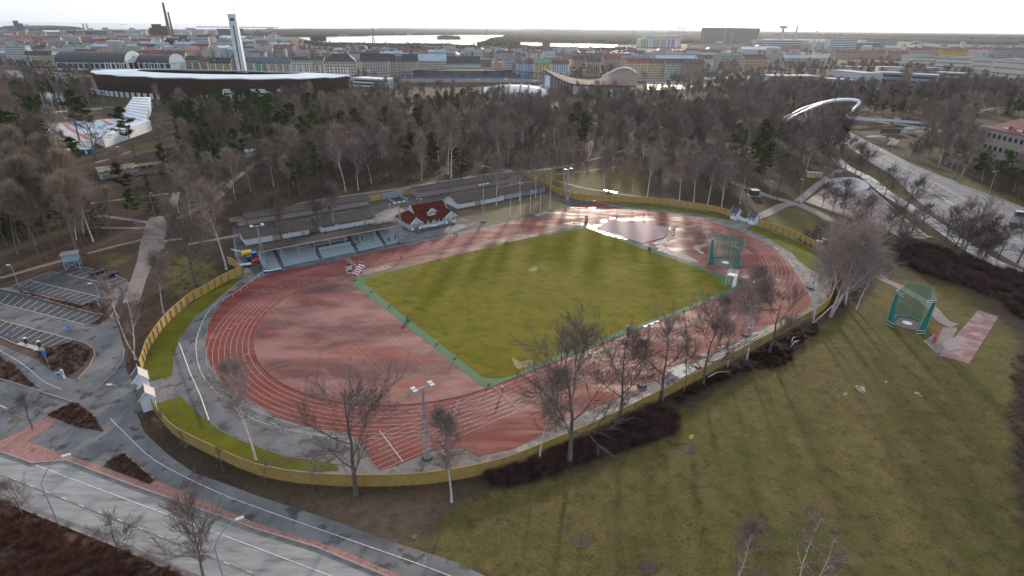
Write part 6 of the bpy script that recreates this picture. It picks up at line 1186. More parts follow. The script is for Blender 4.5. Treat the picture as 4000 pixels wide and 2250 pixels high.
block(1650,1750,147,170,(.42,.40,.40),LBR,'long apartment building with bright metal roof on the second line',4,14)
block(1808,1866,140,172,(.36,.33,.32),GNR,'grey apartment building with greenish roof left of the orange one',5,14)
block(1868,1922,146,182,(.44,.30,.19),BRR,'orange brick apartment building with many windows',5,16); block(1922,1968,145,170,(.40,.40,.40),GYR,'grey apartment building right of the orange brick one',4,14); block(1968,2075,146,166,(.46,.44,.38),LBR,'long pale apartment building with light metal roof',4,14)
# mid and far landmarks
def slab_fins(o,Lx,H,D): 
    for x in (Lx*.37,Lx*.51): MB().box(x,x+2.2,-.5,D+.3,0,H+2).build('lift_shaft',wm((.36,.40,.46)),o)
    MB().box(Lx,Lx+2.5,-.3,D,0,H+.5).build('end_wall',wm((.42,.47,.50)),o)
block(1767,1905,70.5,111,(.13,.125,.13),DKR,'huge dark slab hospital tower rising above the horizon',14,22,'flat',bands=True,extra=slab_fins,cat='hospital',name='hospital_slab')
def colour_fins(o,Lx,H,D):
    r=random.Random(3); cs=[(.55,.58,.62),(.40,.12,.16),(.50,.36,.12),(.16,.28,.40),(.22,.33,.18),(.58,.60,.62),(.30,.14,.30)]
    for i in range(40): x=Lx*i/40; MB().box(x+.1,x+Lx/40-.5,-.35,-.01,.5,H-.3).build('facade_fin',wm(r.choice(cs)),o)
    MB().box(Lx*.12,Lx,2,D-2,H+.7,H+14).build('upper_storeys',wm((.36,.42,.42)),o)
    for i,c in enumerate([(.30,.38,.36),(.42,.42,.24),(.28,.36,.44),(.42,.30,.36)]): MB().box(Lx*(.14+.2*i),Lx*(.33+.2*i),1.9,1.99,H+1.2,H+13.5).build('colour_panel',wm(c),o)
block(1612,1712,99,119,(.40,.42,.45),(.4,.42,.44),'white modern hospital with multicoloured facade stripes',4,40,'flat',win=False,extra=colour_fins,cat='hospital',name='hospital')
block(1367,1383,100,135,(.15,.13,.12),DKR,'slim dark residential tower beside the glittering bay',9,14,'flat',maxw=40,bay=4,name='residential_tower',cat='tower block')
block(1735,1900,112,124,(.40,.34,.31),BRR,'long beige building in front of the dark slab hospital',3,18,'gable',4,maxw=60); block(1740,1775,116,128,(.42,.38,.34),GYR,'beige building below the slab hospital, left wing',3,14,'flat',maxw=30)
block(1900,2010,101,124,(.42,.45,.48),(.4,.42,.45),'white-grey modern hospital block right of the dark slab',4,30,'flat',bands=True); block(1865,1925,124,140,(.46,.48,.50),(.58,.60,.62),'building with white corrugated vault roof right of the slab hospital',3,20,'gable',6,maxw=40)
block(1950,2048,112,128,(.30,.25,.23),BRR,'long brown building left of the white office',4,20,'flat',maxw=60); block(2047,2084,106,130,(.50,.52,.55),GYR,'white office with narrow vertical windows',4,20,'flat',bay=2.4)
block(2083,2150,99,131,(.50,.55,.60),GYR,'white office building with stepped top and blue window bands',7,24,'flat',bands=True,cat='office building',name='office_building'); block(2093,2147,96,99.5,(.5,.55,.6),GYR,'setback top storey of the banded office',1,10,'flat',bands=True) if False else None
block(2150,2212,108,130,(.22,.24,.27),(.36,.40,.44),'grey office with coloured panel right of the banded office',4,24,'flat',bands=True); block(2182,2252,98,124,(.27,.24,.22),DKR,'long grey-brown slab building at the edge of the far wood',6,16,'flat',maxw=100)
block(2100,2230,133,147,(.36,.29,.24),RDR,'long low building with deep red roof below the offices',3,14,rh=6,maxw=60); block(2232,2284,134,150,(.40,.32,.20),RDR,'tan building with red roof in the middle of the right-hand rows',3,14,rh=5,maxw=40)
block(2283,2365,125,146,(.38,.36,.34),RDR,'grey-beige terrace with red roof at the left of the long red-roofed row',4,14,rh=5); block(2365,2430,126,148,(.46,.36,.10),RDR,'mustard yellow terrace with red roof',4,14,rh=5); block(2430,2492,124,147,(.56,.56,.52),RDR,'white terrace with bright red roof',4,14,rh=4); block(2492,2552,125,150,(.34,.36,.38),BRR,'blue-grey terrace at the right of the red-roofed row',4,14,rh=4); block(2552,2640,125,152,(.30,.26,.25),BRR,'dark red-roofed terrace at the right picture edge',4,14,rh=4)
block(2286,2345,140,176,(.50,.48,.44),GYR,'left wing of the large white institute with arched windows',4,26,'flat',bay=2.8); block(2345,2432,143,184,(.50,.48,.44),GYR,'main front of the large white institute with arched windows',4,26,'flat',bay=2.8,ybr=189); block(2432,2486,149,196,(.50,.48,.44),GYR,'left wing of the nearest white institute',4,24,'flat',bay=2.8,ybr=199); block(2484,2660,153,205,(.50,.48,.44),GYR,'long front of the nearest white institute at the right picture edge',4,28,'flat',bay=2.8,ybr=226)
# modern museum-like group right
for a in ((1937,2055,192,217,(.48,.54,.60),'long white low building behind the trees left of the arch bridge',True,217),(2081,2165,181,214,(.42,.42,.43),'white modern building with dark vertical slots and flag masts',False,226),(2124,2180,169,181,(.40,.40,.38),'flat pale box on top of the modern white building',False,182),(2063,2150,201,222,(.33,.34,.37),'low blank forebuilding of the modern white building',False,228),(2206,2270,170,190,(.42,.40,.37),'flat pale rooftop box in the middle of the modern group',False,192),(2203,2262,184,222,(.22,.26,.33),'glazed dark blue office wing in the modern group',True,224),(2282,2345,189,228,(.26,.30,.36),'glazed office wing with concrete frame in the modern group',True,232),(2347,2415,184,210,(.33,.32,.31),'pale horizontal building right of the glazed wings',True,214),(2227,2284,158,168,(.34,.36,.40),'low grey-blue roofed hall behind the modern group',True,169),(2318,2418,172,184,(.38,.42,.48),'long light metal roofed hall in front of the white institute',True,186)):
    block(a[0],a[1],a[2],a[3],a[4],(.30,.31,.33),a[5],3,26,'flat',bands=a[6],ybr=a[7],win=a[6],cat='modern building',name='modern_building')
def slots(xl,xr,yt,yb,ybr): pass
o=[x for x in COL.objects if x.get('label')=='white modern building with dark vertical slots and flag masts'][0]
for i in range(9): x=3+i*4.6; MB().box(x,x+2.0,-.12,0,1.5,10).build('window_slot',WINM.materials[0],o)
for i in range(3): f=thing('flag_mast',f'white flag mast left of the modern building, {("left","middle","right")[i]} of three','flagpole',G(2067+i*4,205)); MB().tube([(0,0,0),(0,0,17)],.15,5).build('pole',WHT,f); MB().add([(.1,0,9),(2.2,.3,8.5),(.1,0,16.5)],[(0,1,2)]).build('flag',WHT,f)
# red-roofed building at the right
def dorm(o,Lx,H,D):
    for i in range(6):
        x=8+i*9; dd=MB().box(x,x+4.5,1.2,5,H+.6,H+2.4).build('dormer',rm(RDR),o); MB().box(x+.4,x+4.1,1.13,1.199,H+1.1,H+2.1).build('dormer_window',FRM,dd)
    for x in (10,24,36): MB().box(x,x+2,D/2-1,D/2+1,H+5,H+8.5).build('chimney',rm((.30,.06,.05)),o)
    MB().box(-.5,Lx+.5,-.5,0,H-.2,H+.1).build('cornice',rm((.34,.06,.05)),o)
A=G(2452,414); B=G(2640,470)
block(2452,2640,341,414,(.33,.28,.24),(.20,.065,.055),'large beige institute with red hip roof and dormers at the right edge',3,19,'hip',7,ybr=470,bay=3.6,extra=dorm,cat='institute',name='institute_building',ws=1.15)
# filler city blocks, each a building of its own
fr=random.Random(21); used=[]; wl=[(.40,.38,.34),(.34,.33,.32),(.46,.42,.34),(.42,.44,.46),(.28,.26,.25),(.40,.34,.30),(.48,.50,.50),(.30,.20,.17),(.36,.40,.40)]; rl=[('dark',DKR),('red',RDR),('brown-red',BRR),('light metal',LBR),('grey',GYR),('black',(.035,.035,.04)),('green',GNR),('grey',(.22,.23,.25)),('dull red',(.16,.06,.05))]
def filler(n,x0,x1,ya,yb_,hh,ll,kinds,place,wcap=0,white=.1):
    c=0;q=0
    while c<n and q<n*30:
        q+=1; t=fr.random(); y=yb_+(ya-yb_)*(t**1.3); x=fr.uniform(x0,x1)
        if 700<x<1560 and y<122+(0 if x<1200 else 6): continue
        if any(abs(x-u)<9 and abs(y-v)<2.0 for u,v in used): continue
        used.append((x,y)); w=G(x,y); rn,rc=fr.choice(rl); wc=fr.choice(wl); Lx=fr.uniform(*ll); D=fr.uniform(12,18); H=fr.uniform(*hh); rz=fr.choice([0,.06,-.1,1.45,-.35,.3])+fr.uniform(-.08,.08)
        tn='pale' if sum(wc)>1.1 else 'dark'; o=thing('city_building',f'{tn} city building with {rn} roof among the rooftops {place}','building',w,rz,f'{tn} {rn}-roofed buildings {place}')
        MB().box(-Lx/2,Lx/2,-D/2,D/2,0,H).build('wall',wm(wc),o); k=fr.random(); rh=fr.uniform(3,6)
        if k<.72: rf=MB().gable(-Lx/2,Lx/2,-D/2,D/2,H,H+rh,.4,t=.2).build('roof',rm(rc),o); MB().gwall(-Lx/2,-D/2,D/2,H,H+rh).gwall(Lx/2-.2,-D/2,D/2,H,H+rh).build('gable_wall',wm(wc),o)
        elif k<.85: rf=MB().hip(-Lx/2,Lx/2,-D/2,D/2,H,H+rh).build('roof',rm(rc),o)
        else: rf=MB().box(-Lx/2-.3,Lx/2+.3,-D/2-.3,D/2+.3,H,H+.8).build('roof',rm(rc),o); rh=0
        for i in range(fr.randint(1,3)): xx=fr.uniform(-Lx*.4,Lx*.4); MB().box(xx-.8,xx+.8,-1,1,H+rh*.5,H+rh+1.5).build('chimney',rm(fr.choice([(.4,.4,.4),BRR,DKR,(.5,.52,.55)])),rf)
        fh=3.4; nf=int(H/fh); wb=MB()
        for kf in range(nf): 
            for i in range(int(Lx/3.6)): xx=-Lx/2+3.6*(i+.5); wb.box(xx-.6,xx+.6,-D/2-.1,-D/2,fh*(kf+.45),fh*(kf+.9))
        tag(wb.build('window',WINM.materials[0],o),kind='stuff')
        c+=1
filler(120,-30,720,88,150,(14,22),(22,55),0,'left of the stadium tower')
filler(62,640,1290,130,152,(10,15),(22,50),0,'behind the long black-roofed row')
filler(50,1290,1800,134,147,(9,13),(22,50),0,'above the signboard row')
filler(40,1800,2640,106,138,(12,20),(22,55),0,'in the right-hand rows')
filler(34,-30,700,76,88,(12,26),(40,110),0,'near the far left shore')
# left landmarks
def tube_thing(name,label,cat,px,ty,r0,r1,c,n=10,group=None,bandc=None):
    w=G(*px); H=HT(w,ty); o=thing(name,label,cat,w,0,group); MB().tube([(0,0,0),(0,0,H)],[r0,r1],n).build('shaft',wm(c),o); MB().tube([(0,0,H),(0,0,H+1.5)],[r1*1.15,r1*1.1],n).build('rim',wm((.08,.07,.07)),o); return o
tube_thing('chimney_stack','tall dark factory chimney, the higher of the two','chimney',(430,100),7,7.5,4.5,(.10,.075,.065)); tube_thing('chimney_stack','tall dark factory chimney, the lower of the two','chimney',(437.5,98),31,5.5,3.6,(.10,.075,.065))
tube_thing('chimney_stack','small pale chimney far out by the sea, left one of the pair','chimney',(212.5,76),59.5,8,7,(.36,.40,.42)); tube_thing('chimney_stack','small pale chimney far out by the sea, right one of the pair','chimney',(221.5,76),59.5,8,7,(.36,.40,.42))
block(389,413,61,101,(.075,.05,.045),(.05,.04,.04),'dark brown power station block at the foot of the tall chimneys',1,60,'flat',win=False,cat='power station',name='power_station'); block(413,428,66,102,(.085,.055,.05),(.05,.04,.04),'lower dark brown power station block behind the chimneys',1,50,'flat',win=False,cat='power station',name='power_station'); block(381,396,70,100,(.16,.08,.07),(.1,.06,.05),'reddish low power station wing',1,40,'flat',win=False,cat='power station',name='power_station')
block(43,55,52,84,(.13,.16,.19),(.1,.12,.14),'tall dark glass high-rise at the far left',16,22,'flat',bands=True,cat='high-rise',name='high_rise'); block(56,65,59,84,(.17,.21,.24),(.1,.12,.14),'lower grey part beside the tall high-rise at the far left',12,22,'flat',bands=True,cat='high-rise',name='high_rise')
block(79,103,67,76,(.38,.32,.14),GYR,'yellow office block near the sea at the far left',4,20,'flat',bands=True); block(112,160,80,85,(.20,.22,.24),(.62,.64,.66),'exhibition hall with bright white roof at the far left',1,70,'gable',9,win=False,cat='hall',name='hall')
block(172,205,78,90,(.16,.06,.05),(.12,.05,.045),'dark red brick office block, left of the far row',4,30,'flat',bands=True); block(205,235,79,90,(.18,.07,.055),(.12,.05,.045),'dark red brick office block, right of the far row',4,30,'flat',bands=True); block(233,270,77,88,(.10,.20,.22),GYR,'teal glass office block near the sea',4,30,'flat',bands=True)
block(474,528,94,117,(.50,.55,.57),(.12,.30,.27),'white banded hospital block with green rooftop',6,20,'flat',bands=True,cat='office building',name='office_building'); block(479,522,88,93,(.12,.28,.26),(.12,.28,.26),'green',1,10,'flat') if False else None
block(555,640,95,103,(.48,.50,.52),(.66,.68,.70),'long white-roofed hall with orange gable left of the stadium tower',1,36,'gable',7,win=False,cat='hall',name='hall'); block(367,392,96,114,(.56,.62,.68),DKR,'bright white building with blank wall in the left city',5,14,'flat',bay=4,maxw=20); block(391,406,98,115,(.56,.58,.60),DKR,'bright white building with small windows beside the blank one',4,14,'flat',maxw=40); block(290,328,84,98,(.44,.48,.50),BRR,'pale block with red-brown top in the middle of the left city',4,16,'flat',maxw=40)
block(240,300,104,116,(.46,.44,.36),RDR,'long cream school building with big red roof in the left city',3,18,rh=8,maxw=60); block(600,616,72,92,(.14,.07,.065),(.1,.06,.06),'dark red tall block seen behind the stadium tower',8,20,'flat',win=False); block(551,605,73,95,(.10,.08,.08),(.08,.07,.07),'dark brown wide block left of the stadium tower top',8,20,'flat',win=False)
block(640,722,97,108,(.44,.50,.54),LBR,'cluster of pale modern housing by the bay',4,18,'flat',maxw=60); block(650,732,112,120,(.32,.34,.36),(.5,.54,.58),'building wrapped in silvery sheeting right of the stadium tower',1,20,'gable',5,win=False)
block(1000,1050,82,88,(.36,.38,.40),GYR,'pale modern building on the far shore of the bay',3,30,'flat',bands=True)
block(1708,1726,63,81,(.28,.27,.26),GYR,'hazy high-rise on the horizon left of the slab hospital',12,60,'flat',win=False,cat='high-rise',name='high_rise'); block(1642,1658,67,80,(.33,.31,.29),GYR,'small hazy tower on the horizon above the bay',12,50,'flat',win=False,cat='high-rise',name='high_rise'); block(1650,1700,73,80,(.33,.31,.29),GYR,'low hazy town on the horizon',4,80,'flat',win=False)
tube_thing('chimney_stack','pale slim chimney right of the slab hospital','chimney',(1997,112),64,6,4,(.34,.38,.40)); block(1958,1974,70,78,(.40,.41,.42),GYR,'grey top box of the hospital shaft',2,12,'flat',win=False) if False else None
tube_thing('water_tower','slim pale shaft with wide flat head right of the slab hospital','tower',(1963,112),72,6,6,(.34,.36,.38)); o=COL.objects[-1].parent; H=HT(G(1963,112),72); MB().box(-14,14,-14,14,H,H+14).build('head',wm((.36,.38,.40)),o)
def pylon(px,ty,label,c=(.10,.13,.15)):
    w=G(*px); H=HT(w,ty); o=thing('lattice_mast',label,'mast',w); b=MB(); s=H*.09
    for x in(-1,1):
        for y in(-1,1): b.tube([(x*s,y*s,0),(x*s*.12,y*s*.12,H*.55),(x*s*.1,y*s*.1,H)],H*.012,4)
    for k in range(7):
        z=H*.07*k; q=s*(1-.88*z/(H*.55)); q=max(q,s*.12); b.tube([(-q,-q,z),(q,-q,z)],H*.008,3); b.tube([(-q,q,z),(q,q,z)],H*.008,3)
    b.build('frame',wm(c),o)
pylon((738,90),66,'blue lattice mast on the far shore left of the bay'); pylon((940,110),70,'lattice mast on the spit in the bay'); pylon((1224,108),73,'dark lattice mast at the right end of the bay'); pylon((1591,116),77,'grey lattice mast left of the multicoloured hospital')
def crane(px,ty,label,arm,c):
    w=G(*px); H=HT(w,ty); o=thing('tower_crane',label,'crane',w,.1); MB().tube([(0,0,0),(0,0,H)],H*.02,4).build('mast',wm((.30,.32,.33)),o); MB().box(-arm*.4,arm,-H*.015,H*.015,H*.93,H*.97).build('jib',wm(c),o); MB().box(-H*.03,H*.03,-H*.03,H*.03,H*.84,H*1.03).build('cab',wm(c),o)
crane((308,76),61,'thin tower crane against the sea at the far left',60,(.16,.18,.2)); crane((2049,104),77,'red and white tower crane beside the offices',28,(.42,.10,.08)); 
crane((72,80),60,'small crane behind the glass high-rise',24,(.15,.17,.18))
# halls with barrel roofs
def barrel(xl,xr,yt,yb,R,label,letters=None,D=46):
    A=G(xl,yb); B=G(xr,yb+1.5); d=B-A; Lx=d.length; rz=math.atan2(d.y,d.x); Hs=HT(A,yt); o=thing('barrel_hall',label,'hall',A,rz); n=14
    MB().box(0,Lx,0,D,0,Hs).build('wall',wm((.44,.50,.54)),o); b=MB(); P=[(D/2-D/2*math.cos(PI*i/n),Hs+R*math.sin(PI*i/n)) for i in range(n+1)]
    b.v=[(x,y,z) for x in(-1,Lx-1.2) for y,z in P]; b.f=[(i,i+n+1,i+n+2,i+1) for i in range(n)]; b.build('roof',rm((.05,.05,.055)),o)
    g=MB(); P2=[(D/2-(D/2+1)*math.cos(PI*i/n),Hs+(R+1.2)*math.sin(PI*i/n)) for i in range(n+1)]; g.v=[(Lx-1.2,y,z) for y,z in P2]+[(Lx+.6,y,z) for y,z in P2]; g.f=[tuple(range(n+1)),tuple(range(2*n+1,n,-1))]+[(i,i+n+1,i+n+2,i+1) for i in range(n)]; g.build('gable',wm((.56,.60,.62)),o)
    k=int(Lx/8)
    for i in range(k): MB().box(Lx*i/k+1,Lx*(i+1)/k-1,-.15,0,Hs*.25,Hs*.9).build('window_bay',WINM.materials[0],o)
    return o,Lx,Hs,D
o,Lx,Hs,D=barrel(146,322,157,176,15,'long hall with dark barrel roof and white arched gable at the left'); text('KISA',4.5,wm((.05,.05,.05)),o,(Lx+.75,D/2,Hs+8),(PI/2,0,PI/2)); MB().box(Lx+.6,Lx+.75,D*.15,D*.85,2,Hs).build('gable_window',WINM.materials[0],o)
barrel(349,432,158,175,12,'shorter hall with dark barrel roof and white arched gable beside the stadium roof',D=36)
# big stadium
sA=G(239,171,21); sB=G(888,186,21); d=(sB-sA); a=d.length/2*.955; c=(sA+sB)/2+d*.018; rz=math.atan2(d.y,d.x)
o=thing('stadium','huge oval stadium with dark brown wooden outer wall and white canopy roof','stadium',(c.x,c.y,0),rz); bq=68; n=72
E_=lambda t,k,z:(a*k*math.cos(t),(bq if math.sin(t)<0 else 26)*(k if k==1 else k-.06)*math.sin(t)-6,z)
b=MB(); b.v=[E_(2*PI*i/n,.985,0) for i in range(n)]+[E_(2*PI*i/n,1,18.5) for i in range(n)]; b.f=[(i,(i+1)%n,(i+1)%n+n,i+n) for i in range(n)]; b.build('outer_wall',mat('stadium_brown_wood',(.040,.018,.015),(.055,.026,.02),sc=.5,rough=.8),o)
b=MB(); b.v=[E_(2*PI*i/n,1,18.6+(i%4)*.25) for i in range(n)]+[E_(2*PI*i/n,.66,20.5) for i in range(n)]+[E_(2*PI*i/n,1,19.4+(i%4)*.25) for i in range(n)]+[E_(2*PI*i/n,.66,21.3) for i in range(n)]
b.f=[(i+n,(i+1)%n+n,(i+1)%n,i) for i in range(n)]+[(i+2*n,(i+1)%n+2*n,(i+1)%n+3*n,i+3*n) for i in range(n)]+[(i,(i+1)%n,(i+1)%n+2*n,i+2*n) for i in range(n)]+[(i+3*n,(i+1)%n+3*n,(i+1)%n+n,i+n) for i in range(n)]; b.build('canopy_roof',mat('canopy_white',(.60,.63,.66),(.52,.55,.58),sc=.05,rough=.5),o)
b=MB(); b.v=[E_(2*PI*i/n,.95,14) for i in range(n)]+[E_(2*PI*i/n,.55,1) for i in range(n)]; b.f=[(i+n,(i+1)%n+n,(i+1)%n,i) for i in range(n)]; b.build('seating_bowl',wm((.10,.13,.17)),o)
for i in range(44):
    t=PI*.06+i*PI*.88/43; x,y,z=E_(t,1.0,19); MB().tube([(x,y,z),(x,y,z+8.5)],.25,4).build('roof_mast',WHT,o)
for px,py in ((652,217),(716,217),(751,214),(796,213),(821,210)):
    w=G(px,py,8); l_=Matrix.Rotation(-rz,3,'Z')@(w-Vector((c.x,c.y,0))); t=math.acos(max(-1,min(1,l_.x/a))); y=-bq*math.sin(t)-6; pp=MB().box(l_.x-4.5,l_.x+4.5,y-3,y+3,4,8).build('white_box_bay',wm((.55,.58,.60)),o); MB().box(l_.x-4,l_.x+.5,y-2.6,y+3,8,10).build('white_box_top',wm((.50,.54,.56)),pp)
    MB().box(l_.x-3,l_.x+3,y-3.1,y-3.003,5,7).build('bay_window',WINM.materials[0],pp)
for i in range(26): x=-a*.88+i*7.5; y=-bq*math.sin(math.acos(x/a))-14; MB().box(x,x+3.5,y,y+.6,0,5).build('entrance_post',wm((.50,.54,.56)),o)
# tower
w=G(613,200); H=HT(w,37); o=thing('stadium_tower','tall slim white tower with dark vertical slot behind the stadium','tower',w,.12); 
for s in(-1,1): MB().add([(s*.8,-4,0),(s*5.4,-4,0),(s*5.4,4,0),(s*.8,4,0),(s*.8,-3.6,H-12),(s*4.7,-3.6,H-12),(s*4.7,3.6,H-12),(s*.8,3.6,H-12)],[(0,3,2,1),(4,5,6,7),(0,1,5,4),(1,2,6,5),(2,3,7,6),(3,0,4,7)] if s>0 else [(1,2,3,0),(7,6,5,4),(4,5,1,0),(5,6,2,1),(6,7,3,2),(7,4,0,3)]).build('slab',mat('tower_white',(.56,.60,.64),(.50,.54,.58),sc=.1,rough=.6),o)
MB().box(-.8,.8,-2.5,2.5,0,H-12).build('slot',wm((.05,.07,.09)),o); MB().box(-4.7,4.7,-3.6,3.6,H-12,H).build('tower_top',MATS['tower_white'],o); MB().box(-2.4,2.4,-3.7,-3.603,H-7,H-4).build('top_window',WINM.materials[0],o); MB().box(-5,5,-3.9,3.9,H,H+.8).build('parapet',WHT,o); MB().tube([(3,0,H),(3,0,H+12)],.3,4).build('antenna',STEEL,o)
block(889,972,199,217,(.46,.52,.57),(.62,.66,.70),'low white annex right of the brown stadium',2,22,'flat',bands=True,ybr=222,cat='annex',name='annex_building')
# football ground with long arched canopy
A=G(965,205); B=G(1370,205); d=B-A; Lx=d.length; o=thing('football_stadium','football stadium with long shallow arched canopy on slanting masts','stadium',A,math.atan2(d.y,d.x)); n=24
b=MB(); P=[(Lx*i/n,HT(A,184)+ (HT(A,170)-HT(A,184))*math.sin(PI*i/n)) for i in range(n+1)]
b.v=[(x,-4,z) for x,z in P]+[(x,18,z-2) for x,z in P]+[(x,-4,z+1.2) for x,z in P]+[(x,18,z-1) for x,z in P]; m_=n+1
b.f=[(i,i+1,i+1+m_,i+m_)[::-1] for i in range(n)]+[(i+2*m_,i+1+2*m_,i+1+3*m_,i+3*m_) for i in range(n)]+[(i,i+1,i+1+2*m_,i+2*m_) for i in range(n)]; b.build('canopy',rm((.34,.35,.38)),o)
MB().box(Lx*.18,Lx*.80,8,20,0,13).build('back_wall',wm((.22,.20,.19)),o); MB().add([(Lx*.1,-8,1),(Lx*.9,-8,1),(Lx*.85,8,8),(Lx*.15,8,8)],[(0,1,2,3)]).build('seating',wm((.16,.18,.23)),o); MB().box(Lx*.08,Lx*1.02,-14,-13,0,4).build('front_wall',wm((.33,.31,.29)),o)
for i in range(8): x=Lx*(.2+.08*i); MB().box(x,x+.8,7.9,8,2,12.5).build('column',wm((.36,.35,.34)),o)
for x in (Lx*.13,Lx*.17,Lx*.95,Lx*.98): MB().tube([(x,-4,0),(x+2,0,P[2][1]+3)],.6,5).build('strut',STEEL,o)
for px,ty in (((1000,196),140),((1008,196),140),((1312,205),150),((1316,205),152)): w=G(*px); q=thing('stadium_light_mast',f'tall slanting floodlight mast of the football stadium at {("left outer","left inner","right outer","right inner")[[1000,1008,1312,1316].index(px[0])]} position','floodlight mast',w); hh=HT(w,ty); MB().tube([(0,0,0),(1,0,hh)],[.8,.4],5).build('pole',STEEL,q); MB().box(-1.5,3.5,-.5,.5,hh,hh+4).build('lamp_panel',wm((.3,.32,.34)),q)
for px,ty in (((929,205),180),((1202,218),202),((1272,218),201),((1345,225),205),((1443,192),177),((1468,195),178),((955,195),168)): w=G(*px); q=thing('small_light_mast','small lamp mast on the sports grounds behind the wood','floodlight mast',w,0,'small lamp masts behind the wood'); hh=HT(w,ty); MB().tube([(0,0,0),(0,0,hh)],.25,5).build('pole',STEEL,q); MB().box(-2.5,2.5,-.3,.3,hh,hh+1.8).build('lamp_panel',LAMPW,q)
# bubble hall
A=G(1200,238); B=G(1382,240); d=B-A; a=d.length/2; o=thing('bubble_hall','white inflated dome hall with beige stripes behind the wood','bubble hall',(A+B)/2,math.atan2(d.y,d.x)); hh=HT(G(1290,238),212); b=MB(); nu,nv=28,10
for j in range(nv+1):
    for i in range(nu+1): u=PI*i/nu; v=PI*j/nv; b.v.append((-a*math.cos(u),-22*math.cos(v)*math.sin(u)**.6,hh*math.sin(v)*math.sin(u)**.7))
for j in range(nv):
    for i in range(nu): b.f.append((j*(nu+1)+i,j*(nu+1)+i+1,(j+1)*(nu+1)+i+1,(j+1)*(nu+1)+i))
ob=b.build('shell',mat('dome_white_membrane',(.66,.68,.70),(.60,.61,.62),sc=.08,rough=.45),o,True)
for u in (.36,.45,.55,.62): x=-a*math.cos(PI*u); P=[(x+.5*j,-22.3*math.cos(PI*j/10)*math.sin(PI*u)**.6,(hh+.25)*math.sin(PI*j/10)*math.sin(PI*u)**.7) for j in range(11)]; MB().tube(P,[1.1]*11,4).build('stripe',wm((.30,.25,.20)),o)
# saddle roof arena
A=G(1362,234); B=G(1600,244); o=thing('ice_arena','arena with brown saddle-shaped roof, glass end and white corner walls','arena',A,math.atan2((B-A).y,(B-A).x)); Lx=(B-A).length; D=62; nu,nv=28,12
hgt=lambda s,t: 11+ (12*(1-2*s)**2*(1.0 if s<.5 else 1.15) if True else 0)-4*(2*t-1)**2*0+ (6*t)
def Pt(s,t): 
    z=9.5+ (16*((.38-s)/.38)**1.6*(1-.8*t) if s<.38 else (15*math.sin(PI/2*min(1,(s-.38)/.45))**1.6-(6*((s-.83)/.17)**2 if s>.83 else 0))*(.05+.95*t))
    return (s*Lx+(1-s)*t*14-(s**2)*t*6,t*D*(1-.18*s*t),z)
b=MB(); 
for t in range(nv+1):
    for s in range(nu+1): b.v.append(Pt(s/nu,t/nv))
for t in range(nv):
    for s in range(nu): q=t*(nu+1)+s; b.f.append((q,q+1,q+nu+2,q+nu+1))
n0=len(b.v); b.v+=[(x,y,z+1) for x,y,z in b.v]; b.f+=[tuple(i+n0 for i in f) for f in b.f]; b.build('saddle_roof',mat('arena_roof_brown',(.17,.12,.105),(.21,.15,.13),sc=.1,rough=.95,spec=.1),o,True)
def wl_(P,Q,name,m_,th=.6,n=14,inset=0):
    b=MB(); 
    for i in range(n+1):
        f=i/n; s=P[0]+(Q[0]-P[0])*f; t=P[1]+(Q[1]-P[1])*f; x,y,z=Pt(s,t); b.v+=[(x,y+inset,0),(x,y+inset,z-.1)]
    b.f=[(2*i,2*i+2,2*i+3,2*i+1) for i in range(n)]; return b.build(name,m_,o)
wl_((.0,.02),(.34,.02),'glass_front',mat('arena_glass',(.07,.08,.10),(.12,.13,.15),sc=.3,rough=.15)); wl_((.34,.02),(.50,.02),'white_corner_wall',wm((.52,.56,.62))); wl_((.50,.03),(.90,.03),'front_wall',wm((.17,.13,.12))); wl_((.90,.02),(.99,.02),'white_corner_wall',wm((.52,.54,.58))); wl_((.99,.02),(.99,.98),'side_wall',wm((.48,.50,.54))); wl_((.01,.02),(.01,.98),'side_wall',wm((.33,.35,.38))); wl_((.99,.98),(.01,.98),'rear_wall',wm((.2,.2,.2)))
for i in range(9): s=.035*i+.02; x,y,z=Pt(s,.02); MB().box(x-.3,x+.3,y-.35,y-.02,0,z-.3).build('mullion',wm((.36,.38,.42)),o)
x,y,z=Pt(.04,.02); MB().box(x-.5,x+5,y-2.5,y-.5,0,z-4).build('white_pylon',wm((.55,.58,.62)),o)
for i in range(20): s=.52+.46*i/19; x,y,z=Pt(s,.985); MB().box(x-.7,x+.9,y-2.5,y+2,z+.8,z+2.6).build('roof_fin',wm((.58,.60,.64)),o)
for i in range(6): x=Lx*(.55+.06*i); MB().box(x,x+3,-.5,1.2,0,8).build('white_pier',wm((.50,.52,.56)),o) if i in(0,3,5) else None
# arch bridge
o=thing('arch_footbridge','white leaning twin-arch footbridge across the highway','bridge',G(2110,322)); q=o.location; WHM=flat('bridge_white',(.62,.66,.72),rough=.4)
F=G(2110,322)-q; r0=G(1965,302)-q; r1=G(1978,308)-q
hz=lambda px,ty:HT(G(*px),ty)
def arch(Pp): MB().tube(cr([Vector(p) for p in Pp],6,False),1.0,6).build('arch',WHM,o)
FT=F+Vector((0,0,0)); T=[(2110,322,0),(2122,312,None)]
def AP(px,base_y): # point seen at px standing above the ground point under base_y row
    w=G(px[0],base_y); return w+Vector((0,0,HT(w,px[1])))-q
arch([AP((2110,322),322),AP((2117,303),322),AP((2130,284),321),AP((2143,265),320),AP((2146,257),319.5),AP((2138,253),319),AP((2110,251),317),AP((2075,256),313),AP((2046,266),309),AP((2018,280),304),AP((1990,296),300),AP((1978,306),306)])
arch([AP((2143,265),320),AP((2144,255),319),AP((2130,250.5),316),AP((2100,250),312),AP((2070,255),307),AP((2040,264),302),AP((2015,273),299),AP((1985,291),296),AP((1962,301),301)])
